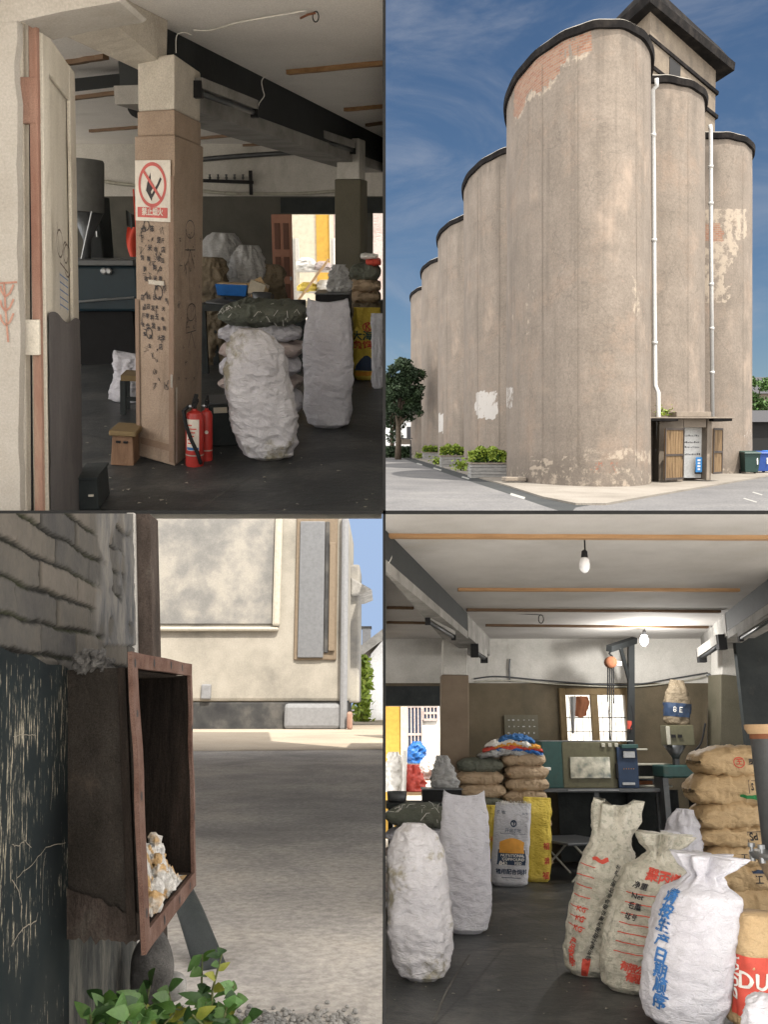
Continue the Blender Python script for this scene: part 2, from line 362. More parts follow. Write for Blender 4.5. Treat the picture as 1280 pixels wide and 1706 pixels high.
# ================================================================ PLACE 2: the grain silos
def proj(p, loc):
    q = PM[p] @ Vector(loc); return CX + F * q.x / q.y, CY - F * q.z / q.y
def fbm(x, y, z, o=4): return noise.fractal(Vector((x, y, z)), 0.6, 2.1, o)
def sstep(a, b, x):
    k = min(1, max(0, (x - a) / (b - a))); return k * k * (3 - 2 * k)
def silo_material():
    m, t, b = nt('silo_plaster')
    co = node(t, 'ShaderNodeTexCoord').outputs['Object']
    def A0(n): return node(t, 'ShaderNodeAttribute', attribute_name=n).outputs['Fac']
    ne = node(t, 'ShaderNodeTexNoise', {'Vector': co, 'Scale': 3.2, 'Detail': 8, 'Roughness': .75}).outputs[0]
    def A(n):
        if n in ('ux', 'uy', 'dark'): return A0(n)
        a = node(t, 'ShaderNodeMath', {0: A0(n), 1: .5}, operation='SUBTRACT').outputs[0]
        q = node(t, 'ShaderNodeMath', {0: node(t, 'ShaderNodeMath', {0: ne, 1: .5}, operation='SUBTRACT').outputs[0], 1: 2.6}, operation='MULTIPLY').outputs[0]
        q = node(t, 'ShaderNodeMath', {0: a, 1: q}, operation='ADD').outputs[0]
        return node(t, 'ShaderNodeMapRange', {0: q, 1: -.12, 2: .22, 4: .85}, interpolation_type='SMOOTHSTEP').outputs[0]
    mp = node(t, 'ShaderNodeMapping', {0: co, 'Scale': (1, 1, .55)}).outputs[0]
    n1 = node(t, 'ShaderNodeTexNoise', {'Vector': mp, 'Scale': .9, 'Detail': 9, 'Roughness': .68, 'Distortion': .4})
    base = ramp(t, n1.outputs[0], [(0.112, 0.095, 0.081), (0.149, 0.126, 0.106), (0.169, 0.143, 0.121), (0.200, 0.172, 0.147)], [.22, .42, .6, .8]).outputs[0]
    n2 = node(t, 'ShaderNodeTexNoise', {'Vector': co, 'Scale': .55, 'Detail': 8, 'Roughness': .7})
    pk = node(t, 'ShaderNodeMapRange', {0: n2.outputs[0], 1: .5, 2: .72}, interpolation_type='SMOOTHSTEP').outputs[0]
    base = mixc(t, node(t, 'ShaderNodeMath', {0: pk, 1: .5}, operation='MULTIPLY').outputs[0], base, (0.209, 0.155, 0.119))
    n5 = node(t, 'ShaderNodeTexNoise', {'Vector': co, 'Scale': 11, 'Detail': 5, 'Roughness': .85})
    gr = node(t, 'ShaderNodeMapRange', {0: n5.outputs[0], 1: .3, 2: .7, 3: .76, 4: 1.24}).outputs[0]
    base = node(t, 'ShaderNodeVectorMath', {0: base, 'Scale': gr}, operation='SCALE').outputs[0]
    n6 = node(t, 'ShaderNodeTexNoise', {'Vector': node(t, 'ShaderNodeMapping', {0: co, 'Scale': (.12, .12, 1.6)}).outputs[0], 'Scale': 1.0, 'Detail': 5, 'Roughness': .6})
    hb_ = node(t, 'ShaderNodeMapRange', {0: n6.outputs[0], 1: .35, 2: .65, 3: .95, 4: 1.05}).outputs[0]
    base = node(t, 'ShaderNodeVectorMath', {0: base, 'Scale': hb_}, operation='SCALE').outputs[0]
    vr = node(t, 'ShaderNodeTexVoronoi', {'Vector': node(t, 'ShaderNodeVectorMath', {0: node(t, 'ShaderNodeMapping', {0: co, 'Scale': (1, 1, .45)}).outputs[0], 1: node(t, 'ShaderNodeVectorMath', {0: node(t, 'ShaderNodeTexNoise', {'Vector': co, 'Scale': 1.2, 'Detail': 6}).outputs['Color'], 'Scale': .9}, operation='SCALE').outputs[0]}, operation='ADD').outputs[0], 'Scale': .33}, feature='DISTANCE_TO_EDGE')
    ck = node(t, 'ShaderNodeMapRange', {0: vr.outputs[0], 1: .0, 2: .006, 3: .45, 4: 0}).outputs[0]
    base = mixc(t, ck, base, (.09, .078, .066))
    n8 = node(t, 'ShaderNodeTexNoise', {'Vector': node(t, 'ShaderNodeMapping', {0: co, 'Scale': (3.2, 3.2, .10)}).outputs[0], 'Scale': 1.0, 'Detail': 6, 'Roughness': .6})
    rs = node(t, 'ShaderNodeMapRange', {0: n8.outputs[0], 1: .56, 2: .74, 4: .34}, interpolation_type='SMOOTHSTEP').outputs[0]
    base = mixc(t, rs, base, (.105, .09, .075))
    n9 = node(t, 'ShaderNodeTexNoise', {'Vector': node(t, 'ShaderNodeMapping', {0: co, 'Location': (9, 4, 2), 'Scale': (1, 1, .6)}).outputs[0], 'Scale': .42, 'Detail': 7, 'Roughness': .65})
    lp = node(t, 'ShaderNodeMapRange', {0: n9.outputs[0], 1: .55, 2: .72, 4: .42}, interpolation_type='SMOOTHSTEP').outputs[0]
    base = mixc(t, lp, base, (.345, .27, .215))
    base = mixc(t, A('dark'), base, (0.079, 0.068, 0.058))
    base = mixc(t, A('light'), base, (0.288, 0.245, 0.198))
    base = mixc(t, A('white'), base, (0.360, 0.346, 0.331))
    base = mixc(t, A('red'), base, (.22, .085, .055))
    uv = node(t, 'ShaderNodeCombineXYZ', {0: A('ux'), 1: A('uy')}).outputs[0]
    bk = node(t, 'ShaderNodeTexBrick', {'Vector': uv, 'Color1': c4((.19, .085, .055)), 'Color2': c4((.235, .145, .10)), 'Mortar': c4((.20,.165,.135)), 'Scale': 1.0, 'Mortar Size': .014, 'Brick Width': .27, 'Row Height': .10, 'Mortar Smooth': .3, 'Bias': -.1})
    base = mixc(t, A('brick'), base, bk.outputs[0])
    t.links.new(base, b.inputs['Base Color']); b.inputs['Roughness'].default_value = .92; b.inputs['Specular IOR Level'].default_value = .2
    n3 = node(t, 'ShaderNodeTexNoise', {'Vector': co, 'Scale': 5, 'Detail': 9, 'Roughness': .75})
    hb = node(t, 'ShaderNodeMath', {0: A('brick'), 1: bk.outputs['Fac']}, operation='MULTIPLY').outputs[0]
    hh = node(t, 'ShaderNodeMath', {0: n3.outputs[0], 1: hb}, operation='SUBTRACT').outputs[0]
    bp = node(t, 'ShaderNodeBump', {'Height': hh, 'Strength': .45, 'Distance': .035}); t.links.new(bp.outputs[0], b.inputs['Normal'])
    return m
silo_material()
M('seam_dark', [(.10, .085, .07), (.13, .11, .088)], 2, .95, .1)
M('rim_tar', [(.005, .005, .005), (.010, .009, .009), (.024, .021, .019)], 1.5, .95, .3, spec=.08)
M('rim_top', [(.16, .15, .13), (.26, .24, .21)], 2, .9, .3)
ZT = 14.5; ZB = -EYE[2]; HS = ZT - ZB
def silo(cx, cy, rx, ry, label, marks=None, seams=(), na=150, nz=120, a_from=-200, a_to=20):
    T = thing(2, 'silo', label, 'grain silo', (cx, cy, ZB), 0, 'concrete grain silos', lean=False)
    T.matrix_world = Matrix.Translation(PM[2] @ Vector((cx, cy, ZB)))      # silos stand plumb
    mb = MB(); W = {k: [] for k in ('ux', 'uy', 'brick', 'white', 'light', 'dark', 'red')}
    full = 2 * math.pi
    def P(i, j):
        g = full * i; z = -.55 + (HS + .55) * j
        k = noise.noise(Vector((math.cos(g) * 3, math.sin(g) * 3, z * .35 + cx))) * .03
        return Vector(((rx + k) * math.cos(g), (ry + k) * math.sin(g), z))
    mb.grid(na, nz, P, wrap=True)
    iw = T.matrix_world
    for v in mb.v:
        g = math.atan2(v.y / ry, v.x / rx); q = iw @ v; u, vv = CX + F * q.x / q.y, CY - F * q.z / q.y
        W['ux'].append(g * (rx + ry) / 2); W['uy'].append(v.z)
        n = fbm(v.x * .8, v.y * .8, v.z * .8 + cx); n2 = fbm(v.x * 2.2, v.y * 2.2, v.z * .5)
        d = dict(brick=0., white=0., light=0., dark=0., red=0.)
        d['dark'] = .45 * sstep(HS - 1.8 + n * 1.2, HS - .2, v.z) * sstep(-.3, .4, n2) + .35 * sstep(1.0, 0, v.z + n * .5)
        d['light'] = .38 * sstep(.9, .15, v.z + n * .35) 
        if marks and math.sin(g) < .25: marks(d, u, vv, v, n, n2, g)
        for k in d: W[k].append(min(1, max(0, d[k])))
    mb.at = W
    wall = mb.build('silo_wall', MATS['silo_plaster'], T, smooth=True)
    s = MB()
    for deg in seams:
        g = R(deg); d = .0045
        def SP(x, y, gg=g):
            a = gg + (x - .5) * d; return ((rx + .036) * math.cos(a), (ry + .036) * math.sin(a), HS * (.03 + .93 * y))
        s.grid(1, 24, SP)
    if seams: s.build('seam', MATS['seam_dark'], T)
    r = MB(); n = 96
    for rr, z in ((-.05, -.30), (.12, -.26), (.15, .0), (.09, .05)):
        for k in range(n):
            g = full * k / n; r.v.append(Vector(((rx + rr) * math.cos(g), (ry + rr) * math.sin(g), HS + z + .02 * math.sin(g * 17))))
    for i in range(3):
        for k in range(n): k2 = (k + 1) % n; r.f.append((i * n + k, i * n + k2, (i + 1) * n + k2, (i + 1) * n + k)); r.mi.append(0 if i < 2 else 1)
    r.f.append(tuple(3 * n + k for k in range(n))); r.mi.append(1)
    r.build('roof_rim', [MATS['rim_tar'], MATS['rim_top']], T)
    return T
def marks1(d, u, v, q, n, n2, g):
    zt = HS - q.z
    inb = sstep(852, 862, u) * sstep(990 + 8 * n, 984, u)
    lower = .95 + n * .35 + (.4 if u < 935 else 0)
    d['brick'] = inb * sstep(.02, .08, zt) * sstep(lower + .12, lower, zt) * (1 if n2 > -.75 else 0)
    if abs(zt - lower - .15) < .14 and u < 990: d['light'] = max(d['light'], .5 * inb)
    if 966 < u < 1086 and 748 + 5 * n + 3 * n2 < v < 767 + 7 * n + 3 * n2: d['light'] = .5 + .3 * n2
    if 985 < u < 1030 and 768 < v < 788 and fbm(u * .16, v * .3, 3) > .05: d['red'] = .5
    if u < 860 and 645 < v < 680: d['white'] = .55 * sstep(858, 852, u + 3 * n)
    if 870 < u < 955 and 760 < v < 795 and fbm(u * .05, v * .12, 9) > .25: d['light'] = .7
    if 950 < u < 975 and 560 < v < 790: d['light'] = max(d['light'], .25 * sstep(0, .5, n2))
    # long vertical damp curtains
    d['dark'] += .25 * sstep(.15, .7, fbm(g * 9, 1.5, q.z * .06)) * sstep(3, 8, q.z)
    d['light'] += .5 * sstep(.35, .8, fbm(g * 3.5, 7.5, q.z * .3)) * sstep(10.5, 8, q.z) * sstep(4, 6, q.z)
def marks2(d, u, v, q, n, n2, g):
    if 793 + 2 * n < u < 829 + 2 * n and 652 + 2 * n2 < v < 698 - (6 if u > 825 or u < 797 else 0): d['white'] = .85
    if 848 < u < 856 and 625 < v < 685: d['white'] = .7
    d['dark'] += .3 * sstep(0, .6, fbm(g * 7, 2.5, q.z * .07)) * sstep(5, 9, q.z)
def marks3(d, u, v, q, n, n2, g):
    if 731 < u < 740 and 689 < v < 721: d['white'] = .9
    d['dark'] += .3 * sstep(0, .6, fbm(g * 7, 4.5, q.z * .07))
def marks6(d, u, v, q, n, n2, g):
    d['dark'] += .35 * sstep(.1, .6, fbm(g * 6, 5.5, q.z * .1)) * sstep(11, 15, q.z)
def marks7(d, u, v, q, n, n2, g):
    e = 1222 + 20 * n - max(0, (v - 400)) * .10
    if 348 < v < 505 and u < min(1246, e + (22 if v < 400 else 0)) + 5 * n2: d['light'] = .62 + .3 * n2
    if 372 < v < 402 and u < 1206 + 10 * n: d['brick'] = 1
    d['dark'] += .7 * sstep(1204, 1190, u + 6 * n) * sstep(235, 260, v) * sstep(330, 270, v)
    if 1240 < u and 715 < v < 760: d['white'] = .25
silo(8.0, 37.8, 2.72, 5.9, 'largest front silo with bare brick showing under its dark rim', marks1, (-138, -112, -66), 340, 320)
silo(7.72, 51.4, 3.1, 6.2, 'silo just behind the front one, with a square whitewashed patch', marks2, (-150, -125, -100), 150, 150)
silo(7.03, 65.0, 3.1, 6.2, 'third silo down the left row, with a narrow white painted strip', marks3, (-150, -122), 110, 110)
silo(6.4, 78.6, 3.1, 6.2, 'fourth silo down the left row, partly hidden by the third', None, (-150,), 80, 80)
silo(5.85, 92.3, 3.1, 6.2, 'farthest and smallest looking silo, beside the dark trees', None, (-150,), 80, 80)
silo(11.0, 39.8, 3.0, 3.3, 'silo between two white drainpipes, under the roof tower', marks6, (-60,), 140, 140)
silo(16.1, 47.4, 2.9, 4.0, 'right hand silo with plaster fallen away in a pale patch', marks7, (-60,), 300, 320)
# roof tower
C_, Rr, Lf = Vector((11.75, 40.6)), Vector((17.0, 47.0)), Vector((10.6, 47.0)); Bk = Rr + Lf - C_
T = thing(2, 'roof_tower', 'grey rendered lift tower with wide dark eaves above the silo roofs', 'tower', (C_.x, C_.y, 13.0), lean=False)
M('tower_render', [(0.088, 0.073, 0.057), (0.135, 0.109, 0.083), (0.171, 0.140, 0.104)], 1.2, .9, .4, speck=.14, sscale=30)
q0 = Vector((C_.x, C_.y, 13.0))
def ring(e, z):
    cen = (C_ + Bk) / 2
    out = []
    for a in (C_, Rr, Bk, Lf):
        d = (a - cen); d = d.normalized() * (d.length + e); out.append(Vector((cen.x + d.x, cen.y + d.y, z)) - q0)
    return out
b = MB(); b.hexa(ring(0, 13.0) + ring(0, 18.8)); b.build('tower_wall', MATS['tower_render'], T)
b = MB(); b.hexa(ring(.95, 18.75) + ring(1.0, 19.15)); b.build('eave', MATS['rim_tar'], T)
b = MB(); b.hexa(ring(.9, 19.16) + ring(.2, 19.9)); b.build('roof', MATS['rim_tar'], T)
for z in (17.55, 16.35): b = MB(); b.hexa(ring(.16, z) + ring(.18, z + .16)); b.build('string_course', MATS['rim_tar'], T)
flat('void_black', (.012, .012, .013), .9)
d = (Rr - C_).normalized(); nn = Vector((d.y, -d.x))
def wp(s, z, o=.03): a = C_ + d * s + nn * o; return Vector((a.x, a.y, z)) - q0
b = MB(); b.slab([wp(2.2, 16.2), wp(3.5, 15.6), wp(3.5, 17.5), wp(2.2, 17.5)], Vector((-nn.x, -nn.y, 0)) * .02); b.build('opening', MATS['void_black'], T)
# drainpipes
flat('white_pvc', (.40, .40, .395), .45)
def drain(pts, label):
    o = Vector(at(2, *pts[-1])); T = thing(2, 'drainpipe', label, 'drainpipe', o, lean=False, group='white drainpipes on the silos')
    q = [Vector(at(2, *a)) - o for a in pts]
    b = MB(); b.tube(q, .088, 10); b.build('pipe', MATS['white_pvc'], T, smooth=True)
    for i in range(len(q) - 1):
        L = (q[i + 1] - q[i]).length; k = max(0, int(L / 2.4))
        for j in range(1, k + 1):
            a = q[i].lerp(q[i + 1], j / (k + 1)); dd = (q[i + 1] - q[i]).normalized() * .06
            MB().tube([a - dd, a + dd], .112, 10).build('collar', MATS['white_pvc'], T, smooth=True)
            MB().box(a + Vector((0, .12, 0)), (.03, .2, .03)).build('bracket', MATS['rim_tar'], T)
drain([(1094.5, 131, 36.2), (1095, 143, 36.2), (1088.5, 150, 36.3), (1090, 300, 36.3), (1091, 500, 36.3), (1092.5, 642, 36.3), (1097.5, 654, 36.0), (1097.8, 700, 36.0), (1098, 800, 36.2)], 'white drainpipe in the corner between the front and tower silos')
drain([(1184, 208, 40.8), (1185, 216, 40.8), (1185.5, 400, 40.8), (1188, 694, 40.6)], 'white drainpipe that ends above the right wooden door leaf')
# entrance porch
M('porch_plaster', [(.15, .128, .105), (.195, .165, .135), (.235, .20, .165)], 2.5, .9, .4, speck=.14)
Yf = 35.6
def A2(u, v, Y=Yf): return at(2, u, v, Y)
g0 = A2(1150, 800)
T = thing(2, 'entrance_porch', 'low plastered silo entrance with flat ledge and dark canopy ends', 'porch', g0, lean=False)
zg = -1.8 - g0.z
def PB(u0, v0, u1, v1, Y0, Y1, name, mt, bevel=.01):
    a, c = A2(u0, v1, Y0), A2(u1, v0, Y0); b = MB()
    lo = Vector((a.x, Y0, a.z)) - g0; hi = Vector((c.x, Y1, c.z)) - g0
    b.box((lo + hi) / 2, (hi.x - lo.x, hi.y - lo.y, hi.z - lo.z)); return b.build(name, mt, T, bevel=bevel)
PB(1098, 697, 1140, 802, 35.7, 39.5, 'pier', MATS['porch_plaster']); PB(1178, 697, 1187, 800, 35.7, 39.5, 'pier', MATS['porch_plaster'])
PB(1140.2, 697, 1177.8, 712, 35.7, 39.5, 'lintel', MATS['porch_plaster'])
PB(1084, 694.8, 1226, 697, 35.2, 41.0, 'ledge', MATS['porch_plaster']); PB(1128, 686, 1186, 694.4, 35.75, 39, 'parapet', MATS['porch_plaster']); PB(1084, 697.3, 1131, 701.5, 34.6, 35.65, 'canopy', MATS['rim_tar']); PB(1190, 697.3, 1221, 701.5, 35.2, 36.5, 'canopy', MATS['rim_tar'])
flat('poster_white', (.62, .63, .63), .5); flat('ink_grey', (.1, .1, .11), .8); flat('sign_blue', (.03, .22, .55), .5); flat('sign_white', (.75, .75, .75), .5)
T2 = thing(2, 'notice_board', 'white notice board with grey lines of writing inside the silo entrance', 'notice board', A2(1159, 797, 36.35), lean=False)
o2 = A2(1159, 797, 36.35); b = MB(); a, c = A2(1136, 796, 36.35) - o2, A2(1184, 706, 36.35) - o2
b.box(((a.x + c.x) / 2, 0, (a.z + c.z) / 2), (c.x - a.x, .05, c.z - a.z)); b.build('panel', MATS['poster_white'], T2)
b = MB(); g = random.Random(4)
for v in (727, 738, 746, 758): 
    u = 1142
    while u < 1166:
        wd = g.uniform(.7, 2.2); x0, x1 = A2(u, v, 36.31) - o2, A2(u + wd, v - g.uniform(1, 3.2), 36.31) - o2
        b.slab([x0, (x1.x, x0.y, x0.z), x1, (x0.x, x0.y, x1.z)], (0, .008, 0)); u += wd + 1
b.build('lettering', MATS['ink_grey'], T2)
o3 = fl(2, 1165, 786); o3 = A2(1165, 790, 36.0)
T3 = thing(2, 'floor_sign', 'small blue folding sign with white marks standing in the silo doorway', 'sign', (o3.x, o3.y, o3.z), lean=False)
b = MB(); b.box((0, 0, .38), (.26, .03, .60)); b.build('sign_panel', MATS['sign_blue'], T3, bevel=.01)
b = MB()
for i in range(4): b.box((0, -.019, .56 - i * .12), (.12 - .02 * (i % 2), .004, .07))
b.build('lettering', MATS['sign_white'], T3); B((0, .08, .3), (.22, .02, .6), Matrix.Rotation(R(14), 3, 'X')).build('back_leg', MATS['void_black'], T3)
b = MB(); b.tube([(-.12, 0, .04), (.12, 0, .04)], .03, 6); b.build('foot', MATS['void_black'], T3)
M('door_wood', [(.075, .045, .022), (.14, .09, .045), (.22, .15, .08)], 2.2, .8, .5, stretch=(9, 9, .5), speck=.12, sscale=60)
flat('iron_dark', (.05, .04, .035), .7, .3)
def leaf(u0, v0, u1, v1, Y0, Y1, label):
    bl, brr = A2(u0, v1, Y0), A2(u1, v1 - (2 if Y1 > Y0 else -2), Y1); o = bl.copy(); T = thing(2, 'door_leaf', label, 'door', o, lean=False, group='open wooden silo door leaves')
    ax = (brr - bl); ax.z = 0; W = ax.length; ax.normalize(); H = A2(u0, v0, Y0).z - bl.z; ny = Vector((-ax.y, ax.x, 0))
    rot = Matrix((ax, ny, Vector((0, 0, 1)))).transposed(); b = MB(); k = 7
    for i in range(k): b.box(ax * (W * (i + .5) / k) + Vector((0, 0, H / 2)), (W / k - .018, .05, H - .06), rot)
    b.build('planks', MATS['door_wood'], T, bevel=.006); b = MB()
    for z in (.04, H * .48, H - .04): b.box(ax * (W / 2) - ny * .035 + Vector((0, 0, z)), (W, .03, .08), rot)
    for x in (.03, W - .03): b.box(ax * x - ny * .036 + Vector((0, 0, H / 2)), (.06, .026, H - .17), rot)
    b.build('door_frame', MATS['iron_dark'], T); MB().tube([ax * (W - .12) - ny * .06 + Vector((0, 0, H * .4)), ax * (W - .12) - ny * .06 + Vector((0, 0, H * .46))], .02, 6).build('handle', MATS['iron_dark'], T)
leaf(1107, 713, 1138.5, 800, 34.7, 35.5, 'wider brown plank door leaf left of the silo entrance')
leaf(1187.5, 713, 1203, 790, 35.6, 36.3, 'narrower brown plank door leaf right of the silo entrance')
# small weed on the ledge
T = thing(2, 'weed', 'small green weed growing on the entrance ledge by the drainpipe', 'plant', A2(1103, 692, 36.3), lean=False)
M('leaf_green', [(.02, .05, .012), (.045, .10, .02), (.08, .15, .03)], 20, .6, 0, speck=0); M('leaf_bright', [(.07, .13, .012), (.15, .21, .02), (.24, .27, .035)], 9, .6, 0, speck=0); M('leaf_dark', [(0.005, 0.012, 0.004), (0.011, 0.026, 0.008), (0.025, 0.046, 0.014)], 1.2, .7, 0, speck=0); M('bark', [(.04, .03, .022), (.09, .07, .05)], 6, .9, .5)
leaf_cloud(MB(), 90, lambda g: (g.gauss(.1, .18), g.uniform(-.1, .2), abs(g.gauss(0, .18))), .07, 3).build('foliage', MATS['leaf_bright'], T)
# ground, apron, kerb
M('asphalt', [(.075, .074, .077), (.098, .096, .098), (.125, .122, .12)], .35, .9, .5, 25, speck=.22, sscale=22)
M('apron_concrete', [(0.125, 0.111, 0.095), (0.171, 0.154, 0.133), (0.207, 0.189, 0.167)], .5, .9, .4, 10, speck=.12, sscale=30)
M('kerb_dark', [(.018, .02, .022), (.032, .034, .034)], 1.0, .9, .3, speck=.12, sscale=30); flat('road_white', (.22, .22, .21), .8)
ys = rowY(2, 856); struct(MB().grid(8, 8, lambda x, y: (.004 + 90 * x, ys + 150 * y, ZB)).build('road', MATS['asphalt'], p=2))
edge = [(655, 752.5), (672, 757.5), (700, 766), (760, 784), (845, 808), (905, 827), (960, 838), (1010, 838), (1090, 824), (1180, 809), (1305, 788)]
top = [fl(2, u, v, ZB + .06) for u, v in edge]; b = MB(); n = len(top)
far_ = [Vector((70, top[-1].y, top[0].z)), Vector((70, top[0].y, top[0].z))]
b.add(top + far_, [tuple(range(n + 2))])
for i in range(n - 1): b.add([top[i] - Vector((0, 0, .06)), top[i + 1] - Vector((0, 0, .06)), top[i + 1], top[i]], [(0, 1, 2, 3)])
struct(b.build('pavement', MATS['apron_concrete'], p=2))
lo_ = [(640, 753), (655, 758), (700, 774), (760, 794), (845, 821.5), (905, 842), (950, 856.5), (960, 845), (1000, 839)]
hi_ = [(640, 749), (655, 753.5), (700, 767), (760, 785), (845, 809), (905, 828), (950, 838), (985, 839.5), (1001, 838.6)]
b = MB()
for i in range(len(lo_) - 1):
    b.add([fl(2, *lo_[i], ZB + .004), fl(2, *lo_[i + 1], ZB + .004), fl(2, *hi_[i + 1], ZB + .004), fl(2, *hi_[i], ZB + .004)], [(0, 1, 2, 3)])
struct(b.build('kerb', MATS['kerb_dark'], p=2))  # flat near-black strip laid along the pavement edge
for i, (u, v, L, W_) in enumerate(((698, 772, 9, 1.6), (728, 780, 13, 2.2), (775, 794.5, 12, 2.2), (862, 824, 24, 3.6), (1262, 821, 16, 1.3), (1250, 832, 22, 1.3))):
    q = [fl(2, u - L / 2, v - L * .12 + W_, ZB + .005), fl(2, u + L / 2, v + L * .18 + W_, ZB + .005), fl(2, u + L / 2 + 2, v + L * .18, ZB + .005), fl(2, u - L / 2 + 2, v - L * .12, ZB + .005)]
    struct(MB().add(q, [(0, 1, 2, 3)]).build('road_marking', MATS['road_white'], p=2))
# planters
M('planter_stone', [(0.144, 0.144, 0.144), (0.216, 0.212, 0.205), (0.274, 0.266, 0.252)], 3, .9, .5, stretch=(1, 1, 4), speck=.15, sscale=40)
def planter(u0, u1, vb, vm, vt, label, n):
    o = fl(2, (u0 + u1) / 2, vb); k = dep(2, o) / F; W = (u1 - u0) * k; H = (vb - vm) * k; D = 1.6
    T = thing(2, 'planter', label, 'planter', o, lean=False, group='stone planters along the silos'); b = MB()
    for z in range(4): b.box((0, D / 2, H * (z + .5) / 4.4), (W - .04 * (z % 2), D, H / 4.4 - .012))
    b.build('stone_box', MATS['planter_stone'], T, bevel=.012); MB().box((0, D / 2, H * .955), (W + .08, D + .08, H * .09)).build('coping', MATS['porch_plaster'], T, bevel=.01)
    bo = thing(2, 'shrub', 'clipped yellow-green shrub filling ' + label.replace('stone planter', 'the planter', 1), 'shrub', o + Vector((0, D / 2, H)), lean=False, group='clipped shrubs in planters')
    hb = (vm - vt) * k
    def pt(g):
        x = g.uniform(-1, 1); y = g.uniform(-1, 1); e = (1 - abs(x) ** 4) * .35 + .65
        z = hb * e * (g.random() ** .55) * (1 + .12 * math.sin(x * 9 + n)); return (x * W * .49, y * D * .42, z)
    leaf_cloud(MB(), n, pt, .075 * (1 + k * 4), n).build('foliage', MATS['leaf_bright'], bo)
    leaf_cloud(MB(), n // 2, lambda g: (lambda q: (q[0] * .9, q[1] * .85, q[2] * .75))(pt(g)), .09 * (1 + k * 4), n + 1).build('inner_foliage', MATS['leaf_green'], bo)
planter(785, 846, 797, 771, 747, 'stone planter nearest the front silo', 2600)
planter(735, 775, 779, 759, 741.5, 'stone planter at the foot of the second silo', 1500)
planter(705, 732, 766, 753.5, 743, 'stone planter at the foot of the third silo', 900)
planter(684, 703.5, 757.5, 748.5, 738, 'stone planter farthest along the row', 600)
for i, (u, v, s, lb) in enumerate(((770, 783, .45, 'small bush on the ground between the two nearest planters'), (729, 773, .36, 'tiny bush by the kerb beside the second nearest planter'), (699, 763, .34, 'tiny bush by the kerb beside the third planter'))):
    T = thing(2, 'bush', lb, 'bush', fl(2, u, v, ZB + .1), lean=False, group='little bushes along the kerb')
    leaf_cloud(MB(), 160, lambda g: (g.gauss(0, s * .5), g.gauss(0, s * .5), abs(g.gauss(s * .5, s * .4))), .10, 20 + i).build('foliage', MATS['leaf_bright'], T)
o = fl(2, 846, 806); T = thing(2, 'stone_block', 'pale stone block lying at the corner of the front silo', 'block', o + Vector((.25, 0, .12)), 12, lean=False)
B((0, 0, .07), (.85, .5, .16)).build('stone', MATS['porch_plaster'], T, bevel=.03)
# white railing
o = fl(2, 674, 754); T = thing(2, 'railing', 'low white railing at the far end of the planters', 'railing', o, lean=False); k = dep(2, o) / F; b = MB()
for z in (2, 9): b.box((0, 0, z * k), (19 * k, .06, 1.4 * k))
for i in range(5): MB().box((-9 * k + i * 4.5 * k, .07, 5 * k), (1.3 * k, .06, 11 * k)).build('post', MATS['white_pvc'], T)
b.build('rail', MATS['white_pvc'], T)
# trees
def tree(p, o, crown, trunk_h, n, label, seed, leafm, size, group='trees beyond the silos'):
    T = thing(p, 'tree', label, 'tree', o, lean=False, group=group); g = random.Random(seed); b = MB()
    top = Vector((0, 0, trunk_h)); b.tube([(0, 0, -.2), (.05, 0, trunk_h * .5), top], [.28, .22, .16], 8)
    for c in crown: b.tube([top * .8, (top + Vector(c[0])) / 2 + Vector((g.uniform(-.3, .3), 0, 0)), Vector(c[0])], [.13, .09, .03], 6)
    b.build('trunk', MATS['bark'], T, smooth=True); mb = MB()
    cl_ = []
    for c, r in crown:
        for _ in range(6):
            d = Vector((g.gauss(0, 1), g.gauss(0, 1), g.gauss(0, 1))).normalized(); cl_.append((Vector(c) + d * r * g.uniform(.35, .95), r * g.uniform(.28, .55)))
    for i, (c, r) in enumerate(cl_):
        def pt(g, c=c, r=r):
            d = Vector((g.gauss(0, 1), g.gauss(0, 1), g.gauss(0, 1))).normalized(); q = r * (g.random() ** .4)
            q *= 1 + .35 * noise.noise(d * 2.3 + c); return c + Vector((d.x * q, d.y * q, d.z * q * .85))
        leaf_cloud(mb, int(n * r * r * 1.5), pt, size, seed + i)
    mb.build('crown', leafm, T, smooth=False); return T
def gpt(u, v): return fl(2, u, v)
o = Vector((.044 * 62 / 1.5 - .2, 66, ZB)); o = fl(2, 664, 766); o = Vector((1.15, 74, ZB))
tree(2, o, [((0, 0, 5.2), 1.8), ((.5, .5, 6.9), 1.6), ((-.4, 0, 4.0), 1.5), ((.9, .4, 4.9), 1.2), ((.2, 0, 8.0), 1.1), ((1.0, 0, 7.3), 1.0), ((1.3, 0, 6.0), 1.1), ((-.6, 0, 6.2), 1.0), ((1.2, 0, 3.9), 1.0)], 3.4, 560, 'dark green tree at the far end of the silo row', 5, MATS['leaf_dark'], .13)
tree(2, Vector((.75, 88, ZB)), [((0, 0, 4.4), 2.2), ((.3, 0, 6.6), 1.8), ((-.1, .3, 2.9), 1.8)], 2.4, 300, 'lower dark tree left of the tall one by the silos', 15, MATS['leaf_dark'], .14)
tree(2, Vector((25.2, 62, ZB)), [((0, 0, 3.6), 1.6), ((.6, 0, 5.0), 1.3), ((-.2, 0, 2.3), 1.4), ((1.3, 0, 3.6), 1.3)], 2.6, 400, 'green tree behind the wheelie bins', 25, MATS['leaf_green'], .12)
T = thing(2, 'house', 'white walled house with dark roof behind the far trees', 'house', Vector((2.0, 104, ZB)), lean=False)
flat('wall_white', (.72, .72, .72), .8); flat('tile_dark', (.04, .04, .045), .8)
B((0, 1.5, 2.6), (4.0, 3, 5.2)).build('wall', MATS['wall_white'], T)
